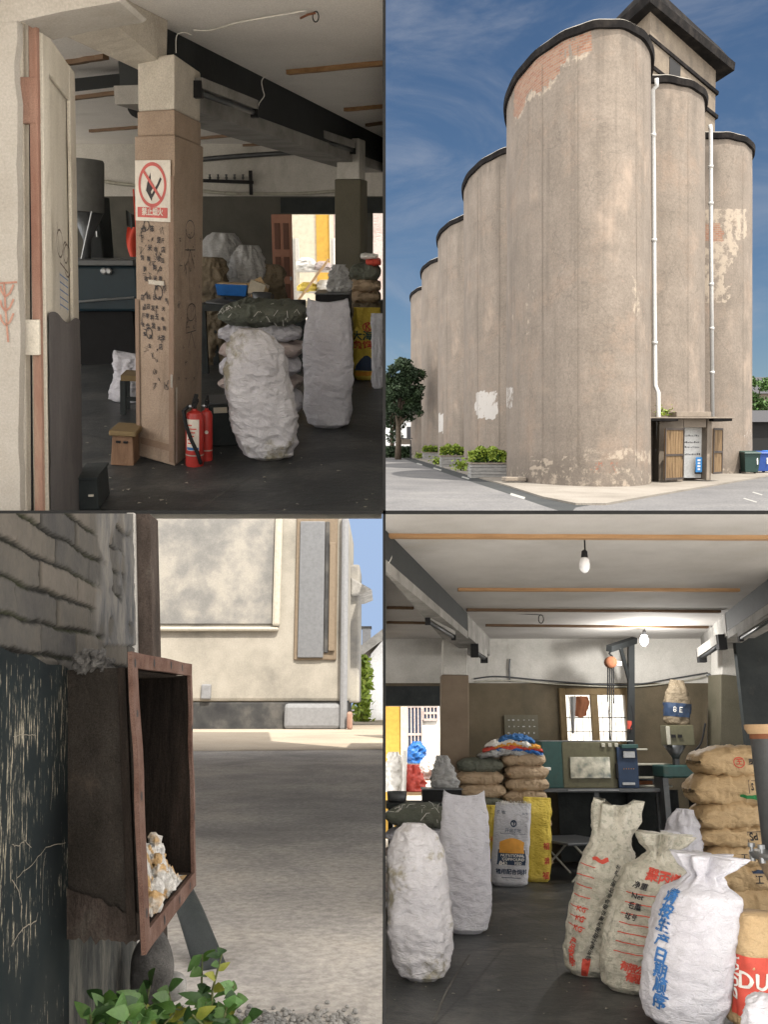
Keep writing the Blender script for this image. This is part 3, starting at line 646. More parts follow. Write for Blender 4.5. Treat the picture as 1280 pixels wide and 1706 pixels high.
b = MB(); b.hexa([(-2.3, -.3, 5.2), (2.3, -.3, 5.2), (2.3, 3.3, 5.2), (-2.3, 3.3, 5.2), (-2.3, 1.4, 6.4), (2.3, 1.4, 6.4), (2.3, 1.6, 6.4), (-2.3, 1.6, 6.4)]); b.build('roof', MATS['tile_dark'], T)
for x in (-.4, .9): B((x, -.012, 2.4), (.55, .03, 1.3)).build('window', MATS['tile_dark'], T)
T = thing(2, 'hedge', 'dark hedge along the road below the far trees', 'hedge', Vector((.9, 80, ZB)), lean=False)
leaf_cloud(MB(), 1500, lambda g: (g.uniform(-.85, 1.5), g.uniform(-.5, .5), g.random() ** .7 * 1.0), .16, 77).build('foliage', MATS['leaf_dark'], T)
T = thing(2, 'signboard', 'small dark roofed signboard on two posts by the hedge', 'signboard', Vector((1.75, 76, ZB)), lean=False)
for x in (-.5, .5): B((x, 0, .8), (.09, .09, 1.6)).build('post', MATS['tile_dark'], T)
B((0, 0, 1.45), (1.0, .07, .45)).build('panel', MATS['porch_plaster'], T); B((0, 0, 1.72), (1.3, .3, .08)).build('roof', MATS['tile_dark'], T)
o = fl(2, 1275, 758); T = thing(2, 'shed', 'dark open shed behind the wheelie bins', 'shed', Vector((24.55, 58, ZB)), lean=False)
B((.6, 2, 1.4), (3.4, 4, 2.8)).build('wall', MATS['void_black'], T)
b = MB(); b.hexa([(-1.4, -.4, 2.8), (2.6, -.4, 2.8), (2.6, 4.4, 2.8), (-1.4, 4.4, 2.8), (-.8, 1.8, 3.6), (2.6, 1.8, 3.6), (2.6, 2.2, 3.6), (-.8, 2.2, 3.6)]); b.build('roof', MATS['tile_dark'], T)
T = thing(2, 'far_building', 'grey roofed building rising behind the tree by the bins', 'building', Vector((30.5, 70, ZB)), lean=False)
B((0, 2, 2.6), (4, 4, 5.2)).build('wall', MATS['porch_plaster'], T); b = MB(); b.hexa([(-2.3, -.3, 5.2), (2.3, -.3, 5.2), (2.3, 4.3, 5.2), (-2.3, 4.3, 5.2), (-1.2, 1.9, 6.6), (2.3, 1.9, 6.6), (2.3, 2.1, 6.6), (-1.2, 2.1, 6.6)]); b.build('roof', MATS['tile_dark'], T)
# wheelie bins
flat('bin_green', (.012, .035, .03), .5); flat('bin_blue', (.015, .05, .22), .5)
def bin_(u, vb, W, H, m, label):
    o = fl(2, u, vb, ZB + .06); T = thing(2, 'wheelie_bin', label, 'bin', o, 0, 'wheelie bins by the right silo', lean=False)
    MB().hexa([(-W * .4, -.28, .08), (W * .4, -.28, .08), (W * .4, .3, .08), (-W * .4, .3, .08), (-W / 2, -.36, H * .88), (W / 2, -.36, H * .88), (W / 2, .36, H * .88), (-W / 2, .36, H * .88)]).build('bin_body', m, T, bevel=.02)
    MB().hexa([(-W * .54, -.42, H * .88), (W * .54, -.42, H * .88), (W * .54, .4, H * .92), (-W * .54, .4, H * .92), (-W * .5, -.38, H * .95), (W * .5, -.38, H * .95), (W * .5, .38, H * 1.0), (-W * .5, .38, H)]).build('lid', m, T, bevel=.02)
    for s in (-1, 1): MB().tube([(s * W * .42, .25, .1), (s * W * .5, .25, .1)], .1, 10).build('wheel', MATS['void_black'], T)
    MB().tube([(-W * .4, .42, H * .9), (W * .4, .42, H * .9)], .02, 6).build('handle', MATS['void_black'], T)
    b = MB(); b.box((W * .3, -.352, H * .55), (.05, .012, .3), Matrix.Rotation(R(-6), 3, 'X')); b.build('label', MATS['sign_white'], T)
bin_(1249.5, 789, .78, 1.10, MATS['bin_green'], 'dark green wheelie bin beside the right silo')
bin_(1268, 787.5, .6, 1.08, MATS['bin_blue'], 'dark blue wheelie bin between the green bin and the bright blue one'); flat('bin_sky', (.02, .12, .42), .5)
bin_(1284, 787, .55, 1.10, MATS['bin_sky'], 'brighter blue wheelie bin at the edge of the road')
# ================================================================ PLACE 4: the sack store with the hoist
M('ceiling_plaster', [(.40, .37, .33), (0.432, 0.413, 0.393), (0.485, 0.465, 0.445), (0.524, 0.505, 0.485)], 1.2, .95, .15, 30, speck=.07, sscale=120, pos=[.22, .40, .55, .7])
M('wall_upper', [(0.403, 0.391, 0.361), (0.504, 0.487, 0.454), (0.571, 0.554, 0.521)], 1.6, .95, .2, speck=.08, sscale=120)
M('wall_brown', [(0.066, 0.053, 0.033), (0.098, 0.078, 0.048), (0.125, 0.098, 0.064)], 1.8, .75, .2, speck=.10, sscale=140)
M('pillar_brown', [(.135, .10, .068), (.17, .127, .088), (.20, .152, .108)], 2.2, .7, .2, speck=.10, sscale=160)
M('pillar_green', [(0.076, 0.072, 0.048), (0.102, 0.093, 0.065), (0.119, 0.106, 0.076)], 2.0, .7, .2, speck=.08, sscale=140)
M('floor_dark', [(0.019, 0.021, 0.022), (0.030, 0.033, 0.034), (0.045, 0.048, 0.048)], 1.3, .48, .35, 12, speck=.16, sscale=70)
def dusty(m):
    t = m.node_tree; b = t.nodes['Principled BSDF']; src = b.inputs['Base Color'].links[0].from_socket; co = node(t, 'ShaderNodeTexCoord').outputs['Object']
    n = node(t, 'ShaderNodeTexNoise', {'Vector': co, 'Scale': 2.1, 'Detail': 10, 'Roughness': .72, 'Distortion': .6}); f = node(t, 'ShaderNodeMapRange', {0: n.outputs[0], 1: .44, 2: .74, 4: .85}, interpolation_type='SMOOTHSTEP').outputs[0]
    c = mixc(t, f, src, (.115, .112, .105)); v = node(t, 'ShaderNodeTexVoronoi', {'Vector': co, 'Scale': .55}, feature='DISTANCE_TO_EDGE'); cr_ = node(t, 'ShaderNodeMapRange', {0: v.outputs[0], 1: .0, 2: .008, 3: .8, 4: 0}).outputs[0]; c = mixc(t, cr_, c, (.012, .012, .012))
    w_ = node(t, 'ShaderNodeTexNoise', {'Vector': co, 'Scale': 38, 'Detail': 2}); sf = node(t, 'ShaderNodeMapRange', {0: w_.outputs[0], 1: .74, 2: .78, 4: .6}).outputs[0]; c = mixc(t, sf, c, (.22, .21, .18)); t.links.new(c, b.inputs['Base Color'])
dusty(MATS['floor_dark'])
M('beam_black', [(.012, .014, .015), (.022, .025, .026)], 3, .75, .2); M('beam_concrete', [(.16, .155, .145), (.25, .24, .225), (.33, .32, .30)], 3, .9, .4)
M('batten_wood', [(.26, .14, .065), (.36, .21, .10), (.44, .27, .14)], 3, .7, .2, stretch=(.4, 5, 5)); M('batten_dark', [(.10, .06, .035), (.16, .10, .06)], 3, .8, .2)
M('dark_paint', [(.01, .013, .014), (.02, .025, .026), (.035, .04, .04)], 2.5, .7, .3)
grime('wall_upper', (.20, .185, .15), 1.3, .5, .75, .55, (1, 1, .5)); grime('wall_brown', (.05, .045, .03), 1.1, .46, .7, .6, (1, 1, .5)); grime('ceiling_plaster', (.30, .27, .23), .9, .55, .8, .35); grime('pillar_brown', (.08, .065, .045), 3, .5, .7, .6, (1, 1, .4)); grime('pillar_green', (.05, .048, .035), 3, .5, .7, .6, (1, 1, .4)); grime('beam_concrete', (.09, .085, .08), 3, .5, .7, .5)
def woven(name, cols, stain=None, sscale=3.0, thr=.62):
    m = M(name, cols, 2.4, .62, 0, detail=10, speck=.05, sscale=150, spec=.3); t = m.node_tree; b = t.nodes['Principled BSDF']
    co = node(t, 'ShaderNodeTexCoord').outputs['Object']
    n = node(t, 'ShaderNodeTexNoise', {'Vector': node(t, 'ShaderNodeMapping', {0: co, 'Scale': (1, 1, 2.2)}).outputs[0], 'Scale': 11, 'Detail': 10, 'Roughness': .56, 'Distortion': .9})
    r = node(t, 'ShaderNodeMath', {0: n.outputs[0], 1: .5}, operation='SUBTRACT'); r2 = node(t, 'ShaderNodeMath', {0: r.outputs[0]}, operation='ABSOLUTE')
    w1 = node(t, 'ShaderNodeTexNoise', {'Vector': co, 'Scale': 260, 'Detail': 1})
    h = node(t, 'ShaderNodeMath', {0: w1.outputs[0], 1: .035}, operation='MULTIPLY'); h2 = node(t, 'ShaderNodeMath', {0: h.outputs[0], 1: r2.outputs[0]}, operation='SUBTRACT')
    bp = node(t, 'ShaderNodeBump', {'Height': h2.outputs[0], 'Strength': .9, 'Distance': .032}); t.links.new(bp.outputs[0], b.inputs['Normal'])
    if stain:
        src = b.inputs['Base Color'].links[0].from_socket; n4 = node(t, 'ShaderNodeTexNoise', {'Vector': co, 'Scale': sscale, 'Detail': 8, 'Roughness': .7})
        f = node(t, 'ShaderNodeMapRange', {0: n4.outputs[0], 1: thr, 2: thr + .1, 4: .8}, interpolation_type='SMOOTHSTEP').outputs[0]
        t.links.new(mixc(t, f, src, stain), b.inputs['Base Color'])
    b.inputs['Subsurface Weight'].default_value = .0
    return m
woven('woven_white', [(0.480, 0.464, 0.508), (0.560, 0.552, 0.599), (0.608, 0.600, 0.640)]); woven('woven_stained', [(0.480, 0.464, 0.492), (0.560, 0.544, 0.566), (0.608, 0.592, 0.615)], (.27, .24, .15), 3.0, .53)
woven('woven_grey', [(.28, .285, .28), (.36, .36, .36), (.42, .42, .42)]); woven('woven_green', [(.075, .085, .065), (.11, .12, .095), (.15, .155, .125)], (.20, .20, .14), 5, .6)
woven('woven_pink', [(.34, .27, .25), (.42, .35, .33), (.5, .43, .41)]); woven('woven_yellow', [(.55, .40, .05), (.66, .50, .08), (.72, .57, .14)]); woven('woven_cloudy', [(0.331, 0.304, 0.248), (0.515, 0.488, 0.414), (0.644, 0.607, 0.534)], (.33, .33, .27), 26, .5)
woven('kraft', [(0.414, 0.284, 0.149), (0.486, 0.347, 0.194), (0.540, 0.396, 0.234)]); woven('kraft_dull', [(.33, .235, .15), (.40, .295, .195), (.46, .35, .24)]); woven('kraft_dark', [(.15, .12, .08), (.2, .16, .11)])
woven('flour_white', [(0.448, 0.456, 0.492), (0.528, 0.528, 0.566), (0.576, 0.576, 0.607)])
flat('print_red', (.55, .07, .045), .6); flat('print_blue', (.03, .13, .34), .6); flat('print_black', (.03, .03, .035), .7); flat('print_navy', (.02, .04, .085), .6); flat('print_green', (.02, .20, .06), .6); flat('print_orange', (.65, .30, .04), .6)
flat('steel', (.30, .31, .32), .38, .8); flat('steel_dark', (.09, .095, .10), .45, .6); flat('teal_paint', (.02, .065, .06), .5); flat('olive_paint', (.10, .095, .055), .5); flat('cream_metal', (.38, .37, .31), .5); flat('rust', (.20, .075, .035), .85)
flat('red_plastic', (.55, .08, .06), .5); flat('blue_plastic', (.02, .13, .42), .4); flat('cloth_white', (.72, .70, .66), .8); flat('yellow_wall', (.45, .27, .05), .9); flat('cream_wall', (.50, .45, .36), .9); flat('wood_pale', (.45, .30, .17), .7); flat('wood_frame', (.16, .11, .05), .7)
def wall_open(p, Y, x0, x1, z0, z1, ops, zsplit, mats, name, th=.2):
    """upright wall square to the view with openings (x0,z0,x1,z1); lower and upper paint"""
    b = MB(); xs = sorted({x0, x1, *[o[0] for o in ops], *[o[2] for o in ops]}); zs = sorted({z0, z1, zsplit, *[o[1] for o in ops], *[o[3] for o in ops]})
    for i in range(len(xs) - 1):
        for j in range(len(zs) - 1):
            cx, cz = (xs[i] + xs[i + 1]) / 2, (zs[j] + zs[j + 1]) / 2
            if any(o[0] < cx < o[2] and o[1] < cz < o[3] for o in ops): continue
            for k, y in enumerate((Y, Y + th)):
                b.add([(xs[i], y, zs[j]), (xs[i + 1], y, zs[j]), (xs[i + 1], y, zs[j + 1]), (xs[i], y, zs[j + 1])], [(0, 1, 2, 3) if k == 0 else (3, 2, 1, 0)], 0 if cz < zsplit else 1)
    for o in ops:
        c = [(o[0], o[1]), (o[2], o[1]), (o[2], o[3]), (o[0], o[3])]
        for i in range(4): a, d = c[i], c[(i + 1) % 4]; b.add([(a[0], Y, a[1]), (d[0], Y, d[1]), (d[0], Y + th, d[1]), (a[0], Y + th, a[1])], [(0, 1, 2, 3)], 1)
    return struct(b.build(name, mats, p=p))
def oprect(p, Y, u0, v0, u1, v1): a, c = at(p, u0, v1, Y), at(p, u1, v0, Y); return (a.x, a.z, c.x, c.z)
def beam(p, a, b_, zc, drops, wds, mats, side, name, label=None):
    """ceiling beam between two pixels of its upper edge on the ceiling; stacked bands (drop, width)"""
    A, Bv = fl(p, *a, zc), fl(p, *b_, zc); d = (Bv - A); d.z = 0; n = Vector((d.y, -d.x, 0)).normalized() * side
    z = zc - .002; par = None
    for i, (dr, wd) in enumerate(zip(drops, wds)):
        q = []
        for zz in (z - dr, z):
            base = [A, Bv, Bv + n * wd, A + n * wd]
            if side < 0: base = [A, A + n * wd, Bv + n * wd, Bv]
            q += [Vector((max(c.x, .006) if p == 4 else c.x, c.y, zz)) for c in base]
        m = MB().hexa([q[3], q[2], q[1], q[0], q[7], q[6], q[5], q[4]]) if side > 0 else MB().hexa([q[3], q[2], q[1], q[0], q[7], q[6], q[5], q[4]])
        if par is None: par = struct(m.build(name, mats[i], p=p))
        else: o = m.build('beam_soffit', mats[i], par)
        z -= dr + .002
    return par
def batten(p, a, b_, zc, wd, label, m, group):
    A, Bv = fl(p, *a, zc), fl(p, *b_, zc); o = (A + Bv) / 2; d = Bv - A; L = d.length; d.normalize(); n = Vector((-d.y, d.x, 0)); k = MB(); N = 14; g = random.Random(int(a[1] * 7))
    for i in range(N):
        pass
    pts = [A - o + d * (L * i / N) + n * (g.uniform(-.006, .006)) for i in range(N + 1)]
    for i in range(N): k.hexa([pts[i] - n * wd / 2 + Vector((0, 0, -.03)), pts[i + 1] - n * wd / 2 + Vector((0, 0, -.03)), pts[i + 1] + n * wd / 2 + Vector((0, 0, -.03)), pts[i] + n * wd / 2 + Vector((0, 0, -.03)), pts[i] - n * wd / 2 - Vector((0, 0, .001)), pts[i + 1] - n * wd / 2 - Vector((0, 0, .001)), pts[i + 1] + n * wd / 2 - Vector((0, 0, .001)), pts[i] + n * wd / 2 - Vector((0, 0, .001))])
    ob = k.build('ceiling_batten', m, p=p, loc=o); return tag(ob, label, 'batten', group)
def pillar(p, u0, u1, vb, vs, vt, yaw, label, low, up, inset=.94, side=1.0):
    o = fl(p, (u0 + u1) / 2, vb); W = (u1 - u0) * dep(p, o) / F; Hs, Ht = ht(p, vs, vb), ht(p, vt, vb)
    T = thing(p, 'pillar', label, 'pillar', o + Vector((0, W * .5, 0)), yaw)
    B((0, 0, Hs / 2), (W, W * side, Hs)).build('shaft', low, T, bevel=.012); B((0, 0, (Hs + Ht) / 2), (W * inset, W * side * inset, Ht - Hs)).build('pillar_head', up, T, bevel=.01)
    return T, W, Hs, Ht
def tubelight(p, a, b_, Ya, Yb, label, wd=.05, tube=True):
    A, Bv = at(p, *a, Ya), at(p, *b_, Yb); o = (A + Bv) / 2; A, Bv = A - o, Bv - o; T = thing(p, 'tube_light', label, 'light fitting', o, lean=False, group='fluorescent fittings')
    up = Vector((0, 0, .05)); MB().tube([A + up, Bv + up], wd * .8, 4).build('housing', MATS['beam_concrete'], T)
    MB().tube([A.lerp(Bv, .04), A.lerp(Bv, .96)], wd * .36, 8).build('tube', MATS['steel_dark'], T, smooth=True)
    for q in (0, 1): c = A.lerp(Bv, q); MB().box(c + up * .3, (wd, wd, wd * 1.8)).build('end_cap', MATS['void_black'], T)
    return T
# ---- shell
Z4 = 1.5; f0 = rowY(4, 857, Z4); Yb4 = rowY(4, 1064, Z4); X1 = 6.4
struct(MB().add([(.004, f0, Z4), (X1, f0, Z4), (X1, Yb4 + .2, Z4), (.004, Yb4 + .2, Z4)], [(3, 2, 1, 0)]).build('ceiling', MATS['ceiling_plaster'], p=4))
struct(MB().grid(4, 4, lambda x, y: (.004 + (X1 - .004) * x, 5.2 + 11.8 * y, -EYE[4])).build('floor', MATS['floor_dark'], p=4))
zs4 = at(4, 900, 1138, Yb4).z
od, ow = oprect(4, Yb4, 645, 1176, 734, 1420), oprect(4, Yb4, 943, 1155, 1043, 1237)
od = (.004, -1.57, od[2], od[3])
wall_open(4, Yb4, .004, X1, -1.57, Z4, [od, ow], zs4, [MATS['wall_brown'], MATS['wall_upper']], 'back_wall')
struct(MB().box((X1 + .1, 8.5, -1.2), (.2, 10, .74)).box((X1 + .1, 8.5, 1.35), (.2, 10, .3)).box((X1 + .1, 13.4, .2), (.2, .6, 2)).box((X1 + .1, 8.6, .2), (.2, .4, 2)).build('side_wall', MATS['wall_upper'], p=4))
dk = oprect(4, Yb4 - .03, 645, 1143, 733, 1175); MB().slab([(.006, Yb4 - .03, dk[1]), (dk[2], Yb4 - .03, dk[1]), (dk[2], Yb4 - .03, dk[3]), (.006, Yb4 - .03, dk[3])], (0, .028, 0)).build('lintel', MATS['dark_paint'], p=4)['kind'] = 'structure'
pr = oprect(4, Yb4 - .02, 792, 1143, 826, 1240)
# dark sheet in place of the unlit opening right of the right pillar
a, c = at(4, 1250, 1260, 11.5), at(4, 1330, 1062, 11.5); struct(MB().box(((a.x + c.x) / 2, 11.6, 0), (c.x - a.x, .1, 3.0)).build('dark_bay_sheet', MATS['dark_paint'], p=4))
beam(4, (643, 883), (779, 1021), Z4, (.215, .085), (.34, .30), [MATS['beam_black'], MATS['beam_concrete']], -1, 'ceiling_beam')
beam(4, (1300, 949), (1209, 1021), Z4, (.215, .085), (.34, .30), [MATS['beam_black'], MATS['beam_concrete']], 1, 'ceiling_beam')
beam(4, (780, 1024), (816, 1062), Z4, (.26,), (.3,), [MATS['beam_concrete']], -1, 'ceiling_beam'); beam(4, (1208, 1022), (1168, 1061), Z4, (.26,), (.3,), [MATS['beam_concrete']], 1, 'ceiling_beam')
for i, (a, b_, k) in enumerate((((648, 890), (1290, 893), 'crossing the ceiling nearest the photographer'), ((763, 980), (1232, 981), 'second from the front above the unlit bulb'), ((778, 1014), (1200, 1017), 'third from the front ending at the ceiling beams'), ((810, 1040), (1180, 1043), 'nearest the back wall by the lit bulb'))):
    batten(4, a, b_, Z4, .065, 'pale wooden ceiling batten ' + k, MATS['batten_wood'] if i < 2 else MATS['batten_dark'], 'ceiling battens')
for i, (u, v) in enumerate(((689, 1011), (711, 1036))): batten(4, (645, v - 1), (u, v), Z4, .06, ('short ceiling batten left of the beam, nearer the front', 'short ceiling batten left of the beam, nearer the back wall')[i], MATS['batten_dark'], 'short battens')
pillar(4, 735, 783, 1457, 1117, 1053, 0, 'brown pillar with white head behind the stacked sacks', MATS['pillar_brown'], MATS['wall_upper'], .9)
pillar(4, 1199, 1256, 1455, 1117, 1055, 3, 'grey-brown pillar with white head behind the kraft stack', MATS['pillar_green'], MATS['wall_upper'], .86)
o = at(4, 1250, 1220, 9.1)
tubelight(4, (713, 1036), (756, 1062), 8.9, 10.0, 'tube light under the left beam before the left pillar'); tubelight(4, (791, 1086), (807, 1096), 11.3, 12.2, 'dark tube light beyond the left pillar', .09)
tubelight(4, (1235, 1064), (1290, 1030), 10.0, 8.6, 'tube light under the right ceiling beam'); tubelight(4, (1170, 1094), (1203, 1072), 12.2, 11.0, 'dark tube light beyond the right pillar', .1)
# cables along the wall
def cable(p, pts, Y, r, label, m='steel_dark', name='cable'):
    q = [Vector(at(p, u, v, Y if not isinstance(Y, (list, tuple)) else Y[i])) for i, (u, v) in enumerate(pts)]; o = q[0].copy(); k = MB(); k.tube([a - o for a in smooth_path(q)], r, 6)
    return tag(k.build(name, MATS[m], p=p, smooth=True, loc=o), label, 'cable')
cable(4, [(790, 1131), (830, 1127), (900, 1133), (980, 1139), (1060, 1140), (1120, 1131), (1180, 1121)], Yb4 - .03, .011, 'upper of two cables sagging along the back wall'); cable(4, [(790, 1136), (850, 1134), (950, 1141), (1050, 1144), (1130, 1136), (1182, 1126)], Yb4 - .05, .011, 'lower of two cables sagging along the back wall', 'cream_metal')
cable(4, [(850, 1098), (849, 1115), (850, 1136)], Yb4 - .03, .012, 'short dark wire hanging down the white wall'); cable(4, [(645, 893), (649, 915), (652, 928), (647, 938)], [6.55, 6.6, 6.6, 6.5], .006, 'pale wire looping over the left beam', 'cloth_white')
cable(4, [(1180, 1123), (1186, 1135), (1184, 1180), (1182, 1260)], Yb4 - .12, .03, 'grey vertical conduit pipe by the right pillar', 'steel', 'conduit')
# bulbs
bg_, tb_, nb = nt('glass_bulb'); tb_; nb.inputs['Base Color'].default_value = (.8, .8, .82, 1); nb.inputs['Roughness'].default_value = .25
emit('bulb_lit', (1, .98, .95), 14)
def bulb(u, vt, vb, vc, label, lit):
    Y = rowY(4, vc, Z4); o = fl(4, u, vc, Z4); k = Y / F; T = thing(4, 'light_bulb', label, 'light bulb', o, group='hanging bulbs'); zt, zb = -(vt - vc) * k, -(vb - vc) * k; H = zt - zb
    MB().tube([(0, 0, 0), (.004, 0, zt)], .006, 6).build('flex', MATS['void_black'], T); MB().lathe([(.010, zt), (.022, zt - H * .06), (.026, zt - H * .30), (.022, zt - H * .34)], 14).build('lamp_holder', MATS['void_black'], T, smooth=True)
    r = H * .23; MB().lathe([(r * .6, zt - H * .34), (r * .85, zt - H * .42), (r, zt - H * .62), (r * .95, zt - H * .8), (r * .6, zt - H * .93), (r * .1, zb)], 18).build('bulb_glass', MATS['bulb_lit' if lit else 'glass_bulb'], T, smooth=True)
    if lit:
        l = bpy.data.lights.new('bulb_light', 'POINT'); l.energy = 45; l.shadow_soft_size = .07; l.color = (1, .97, .92); lo = bpy.data.objects.new('bulb_light', l); COL.objects.link(lo); lo.parent = T; lo.location = (0, -.14, zb - .05)
bulb(974.5, 917, 957, 896, 'unlit white bulb hanging near the front of the ceiling', False); bulb(1074, 1049, 1076, 1043, 'lit white bulb glowing near the back wall', True)
o = fl(4, 902, 1023, Z4); T = thing(4, 'cable_coil', 'small coil of wire hanging from the ceiling battens', 'wire', o); MB().tube([(.03 * math.sin(a) , 0, -.06 + .05 * math.cos(a)) for a in [i * .42 for i in range(18)]], .006, 5).build('coil', MATS['void_black'], T)
MB().tube([(0, 0, -.01), (-.3, 0, -.012), (-.62, .15, -.012), (-.68, .1, -.02)], .004, 4).build('wire', MATS['void_black'], T)
# window in the back wall
x0, z0, x1, z1 = ow; o = Vector(((x0 + x1) / 2, Yb4 - .02, (z0 + z1) / 2)); T = thing(4, 'window', 'bright wooden framed window behind the hoist', 'window', o, lean=False); W, H = x1 - x0, z1 - z0
b = MB()
for s in (-1, 1): b.box((s * (W / 2 + .02), 0, 0), (.09, .1, H + .14)); b.box((0, 0, s * (H / 2 + .02)), (W - .05, .1, .09))
b.box((-.02, 0, 0), (.10, .09, H - .05)); b.build('window_frame', MATS['wood_frame'], T, bevel=.006)
for s in (-1, 1):
    b = MB()
    for i in range(4): b.tube([(s * W * .26 + (i - 1.5) * W * .1, .03, -H / 2), (s * W * .26 + (i - 1.5) * W * .1, .03, H / 2)], .0045, 5)
    b.box((s * W * .26, .02, .0), (W * .42, .02, .014)); b.box((s * W * .26, .02, -H * .28), (W * .42, .012, .01)); b.build('window_bar', MATS['steel_dark'], T)
g = random.Random(8); T = thing(4, 'rag', 'brown and white rags hanging in the left window pane', 'rag', at(4, 966, 1160, Yb4 - .09), lean=False)
k = Yb4 / F
MB().grid(10, 14, lambda x, y: ((x - .5) * 26 * k + 3 * k * math.sin(y * 5), .03 * math.sin(x * 9) , -y * 34 * k * (1 - .3 * abs(x - .6)))).build('rag_cloth', MATS['rust'], T, smooth=True)
MB().grid(8, 14, lambda x, y: ((x - .5) * 12 * k * (1 - .6 * y) - 11 * k - 3 * k * y, .03 * math.sin(x * 8) - .02, -y * 58 * k)).build('rag_cloth', MATS['woven_grey'], T, smooth=True)
# jib crane
Yh = 12.95; k = Yh / F; o = at(4, 1052, 1237, Yh); fz = -EYE[4] - o.z; T = thing(4, 'hoist_crane', 'black steel jib crane with an orange chain hoist before the window', 'hoist', o, lean=True)
def hp(u, v, y=0): return Vector(((u - 1052) * k, y, (1237 - v) * k * 1.03))
MB().box((0, 0, (hp(0, 1087).z + fz) / 2), (.085, .085, hp(0, 1087).z - fz)).build('post', MATS['beam_black'], T); MB().tube([hp(1002, 1101, -.5), hp(1061, 1078, .1)], .06, 4).build('jib_arm', MATS['beam_black'], T); MB().tube([hp(1029, 1094, -.2), hp(1049, 1142)], .028, 6).build('brace', MATS['beam_black'], T)
hb = MB(); hb.lathe([(.02, -.07), (.075, -.065), (.08, 0), (.075, .065), (.02, .07)], 16); hb.v = [Vector((a.x, a.z, a.y)) + hp(1006, 1121, -.45) for a in hb.v]; hb.build('hoist_block', MATS['rust'], T, smooth=True)
MB().tube([hp(1007, 1102, -.45), hp(1004, 1108, -.45), hp(1009, 1112, -.45), hp(1006, 1116, -.45)], .016, 6).build('hook', MATS['void_black'], T); MB().box(hp(1019, 1122, -.45), (.07, .05, .06)).build('gear_case', MATS['steel_dark'], T)
for i, (u, v1) in enumerate(((1002, 1180), (1005, 1238), (1008, 1240), (1011, 1182))):
    MB().tube([hp(u + (.2 if j % 2 else -.2), 1127 + (v1 - 1127) * j / 16, -.45 + .012 * (j % 2)) for j in range(17)], .009, 5).build('chain', MATS['void_black'], T)
MB().box(hp(1047, 1211, -.07), (.055, .05, .11)).build('switch_box', MATS['print_red'], T)
# bench, oven, control unit
Yo = 12.45; k = Yo / F
def bx4(T, o, u0, v0, u1, v1, D, m, name, y=0, bev=.008):
    a, c = at(4, u0, v1, o.y), at(4, u1, v0, o.y); return B(((a.x + c.x) / 2 - o.x, D / 2 + y, (a.z + c.z) / 2 - o.z), (c.x - a.x, D, c.z - a.z)).build(name, m, T, bevel=bev)
o = fl(4, 1015, 1430); o.y = Yo; o.z = -EYE[4]; T = thing(4, 'work_bench', 'long dark bench under the oven at the back wall', 'bench', o, lean=False)
a_, c_ = at(4, 900, 1320, Yo), at(4, 1110, 1313, Yo); zt_ = c_.z - o.z
bx4(T, o, 895, 1313.3, 1112, 1320, .75, MATS['steel_dark'], 'bench_top', -.06); bx4(T, o, 945, 1315, 1030, 1317.5, .02, MATS['steel'], 'edge_strip', -.085)
for u in (900, 1000, 1105): x = at(4, u, 1400, Yo).x - o.x; B((x, .05, (zt_ - .04) / 2), (.06, .06, zt_ - .04)).build('leg', MATS['steel_dark'], T)
B((0, .68, zt_ * .5), (a_.x * 0 + (c_.x - a_.x), .03, zt_ * .9)).build('back_panel', MATS['dark_paint'], T)
o = at(4, 985, 1313, Yo); T = thing(4, 'oven', 'olive green steam oven with a bright window plate on the bench', 'oven', o, lean=False)
bx4(T, o, 938.4, 1236, 1030, 1313, .6, MATS['olive_paint'], 'oven_body'); bx4(T, o, 906, 1235, 938, 1313, .6, MATS['teal_paint'], 'side_panel')
m, t, b = nt('oven_glass'); n_ = node(t, 'ShaderNodeTexNoise', {'Vector': node(t, 'ShaderNodeTexCoord').outputs['Object'], 'Scale': 9, 'Detail': 6}); t.links.new(ramp(t, n_.outputs[0], [(.10, .12, .12), (.34, .34, .28), (.6, .57, .48)]).outputs[0], b.inputs['Base Color']); b.inputs['Roughness'].default_value = .25; b.inputs['Metallic'].default_value = .4
bx4(T, o, 951, 1261, 1016, 1297, .03, m, 'window_plate', -.022); bx4(T, o, 1026.5, 1272, 1029.5, 1298, .04, MATS['void_black'], 'handle', -.05); bx4(T, o, 900, 1233.6, 1056, 1235.5, .5, MATS['steel'], 'top_rail')
for u in (1002, 1013, 1024): bx4(T, o, u, 1238, u + 6, 1245, .02, MATS['cream_metal'], 'latch', -.03)
bx4(T, o, 905, 1278, 916, 1283, .1, MATS['cloth_white'], 'handle', -.11)
o = at(4, 1045, 1313, Yo); T = thing(4, 'control_unit', 'dark control unit with a grey display beside the oven', 'control box', o, lean=False)
bx4(T, o, 1031, 1245, 1060, 1312.8, .5, MATS['print_navy'], 'case', -.05); bx4(T, o, 1037, 1251, 1056, 1263, .02, MATS['steel'], 'display', -.075); bx4(T, o, 1033, 1240, 1060, 1247, .2, MATS['teal_paint'], 'hood', -.12)
for i in range(5): bx4(T, o, 1038 + i * 4, 1280, 1039.3 + i * 4, 1281.5, .012, MATS['print_orange'], 'indicator', -.065)
bx4(T, o, 1036, 1303, 1057, 1308, .012, MATS['steel'], 'label_strip', -.065); bx4(T, o, 1060.3, 1247, 1078, 1250, .1, MATS['cream_metal'], 'side_shelf', -.05)
o = at(4, 1085, 1313, Yo + .25); T = thing(4, 'shelf_unit', 'pale metal shelf unit right of the control box', 'shelf', o, lean=False)
for v in (1272, 1294, 1308): bx4(T, o, 1061, v, 1122, v + 3.5, .35, MATS['cream_metal'], 'shelf')
